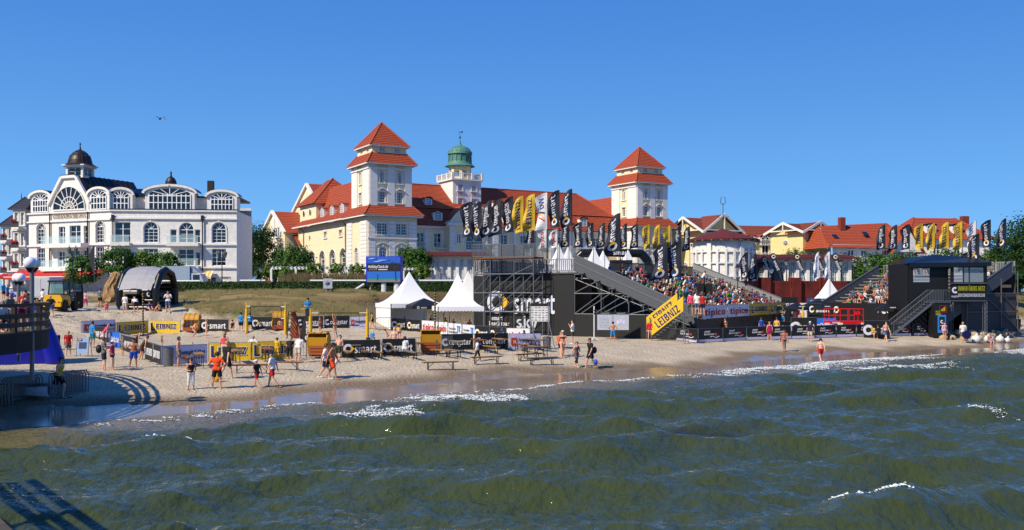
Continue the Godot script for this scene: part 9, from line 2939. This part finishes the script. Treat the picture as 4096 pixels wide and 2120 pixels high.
	for o in [[1290, 1236, 93.0, "volleyball in the air above the far banners"], [1715, 1295, 84.0, "volleyball held at the white banners"]]:
		var bl := MB.new()
		bl.ball(Vector3.ZERO, Vector3.ONE * 0.13, 12, 8)
		tag(part(self, "volleyball", bl.mesh(), paint(Color(0.85, 0.72, 0.3)), at(o[0], o[1], o[2])), o[3], "ball")
func crowd():
	var rg := RandomNumberGenerator.new()
	rg.seed = 77
	var tops := ["white", "black", "black", "red", "sky", "blue", "pink", "grey", "navy", "teal", "cream", "denim", "green", "purple", "mauve", "white"]
	var downs := ["black", "denim", "khaki", "white", "navy", "grey", "cream"]
	var hairs := ["dark", "brown", "blond", "grey", "brown"]
	var poses := ["sit", "sitlean", "sitshade", "sit"]
	var main := Transform3D(yawb(-31), V(5.5, 1.15, -84.0))
	var small := Transform3D(yawb(208.6), V(49.4, 1.1, -94.5))
	var many := []
	for st in [[main, 0.3, 11.0, 5.55, 1.6, 0.6, 29.4, -1.0, 0.74, 0.26, "main"], [small, 0.3, 10.6, 5.7, 0.75, 0.6, 15.4, 1.0, 0.6, 0.5, "smaller"]]:
		for i in 14:
			var x := lerpf(st[1], st[2], (i + 0.5) / 14)
			var y := lerpf(st[3], st[4], (i + 1) / 14.0) + 0.02
			var z: float = st[5]
			while z < st[6]:
				var step := rg.randf_range(0.62, 0.86)
				var full: float = lerpf(st[9], st[8], smoothstep(2.0, 7.0, i))
				var taken := rg.randf() < full and absf(fmod(z, 10.0) - 5.0) > 0.5
				var tone := rg.randi() % 4
				var tp: String = tops[rg.randi() % tops.size()]
				var dn: String = downs[rg.randi() % downs.size()]
				var hr: String = hairs[rg.randi() % hairs.size()]
				var ps: String = poses[rg.randi() % poses.size()]
				var kind := rg.randi() % 10
				var yaw := rg.randf_range(-25, 25)
				var size := rg.randf_range(1.5, 1.8)
				if taken:
					var w: Vector3 = st[0] * V(x + 0.02, y, z * st[7])
					var px := 2048 + FO * w.x / -w.z
					var py := 1165 - FO * (w.y + 0.9 - EYE) / -w.z
					var seen: bool = px < 4030 and px > 3330 and not (px > 3630 and px < 3930) if st[10] == "smaller" else py < 1010 + (px - 2295) * 0.478 - 6
					if seen and st[10] == "main" and (z > 9.0 and rg.randf() < 0.66 or i < 7 and rg.randf() < 0.2):
						many.append([Transform3D(st[0].basis * yawb(90.0 + yaw) * Basis.from_scale(Vector3.ONE * size / 1.75), w), DYE[tp]])
					elif seen:
						var o := {"tone": tone, "hair": hr, "down": ["shorts" if kind < 7 else "trousers", dn]}
						var what := tp + " shirt"
						if kind == 0 and tone < 2:
							what = "bare chest"
						elif kind == 1:
							o.up = ["top", tp]; what = tp + " singlet"
						else:
							o.up = ["shirt", tp]
						if kind == 3:
							o.hat = "white" if tone % 2 else "navy"
							what += " and cap"
						if kind == 5: o.long = true
						person(w, size, ps, rad_to_deg(st[0].basis.get_euler().y) + 90.0 + yaw, o, "seated spectator with %s and %s %s on the %s stand" % [what, dn, o.down[0], st[10]], "spectators on the %s stand" % st[10], false)
				z += step
	var cm := ArrayMesh.new()
	for o in [["body", skin(1)], ["shirt", mat("crowd_shirt", Color.WHITE, 0.85, {"tint": 1})], ["shorts", cloth("denim")], ["hair", paint(HAIRS.brown, 0.6)]]:
		cm.add_surface_from_arrays(Mesh.PRIMITIVE_TRIANGLES, wear_mesh("sitlean", o[0]).surface_get_arrays(0))
		cm.surface_set_material(cm.get_surface_count() - 1, o[1])
	var mm := MultiMesh.new()
	mm.transform_format = MultiMesh.TRANSFORM_3D
	mm.use_colors = true
	mm.mesh = cm
	mm.instance_count = many.size()
	for i in many.size():
		mm.set_instance_transform(i, many[i][0]); mm.set_instance_color(i, many[i][1].srgb_to_linear())
	var mi := MultiMeshInstance3D.new()
	mi.name = "seated_crowd"
	mi.multimesh = mm
	add_child(mi)
	tag(mi, "packed far rows of seated spectators on the main stand", "crowd", "", "stuff")
	for o in [[3660, 104.0, "sky", "white"], [3700, 103.0, "denim", "grey"], [3742, 102.0, "white", "white"], [3880, 98.5, "rose", "grey"]]:
		var q := at(o[0], 1100, o[1])
		person(V(q.x, 6.9, q.z), 1.75, "lean", 190, {"up": ["shirt", o[2]], "down": ["shorts", "navy"], "hair": "brown", "hat": o[3]}, "onlooker in %s shirt and cap at the smaller stand's rear rail" % o[2], "spectators on the smaller stand", false)
var t0 := 0
func lap(s: String):
	print(s, " ", Time.get_ticks_msec() - t0)
	t0 = Time.get_ticks_msec()
func _ready():
	t0 = Time.get_ticks_msec()
	rng.seed = 11
	unit_box = BoxMesh.new()
	view()
	ground(); lap("ground")
	sea(); lap("sea")
	spa_hall(); gable_house(); beach_hotel(); old_street(); guest_houses(); red_houses(); terrace(); lap("buildings")
	banners(); flags(); main_stand(); small_stand(); beach_club(); tents(); inflatables(); lap("event")
	greenery(); lap("green")
	bench_set(); court(); red_lift(); boards(); street_life(); pier(); lap("misc")
	near_people(); crowd(); lap("people")
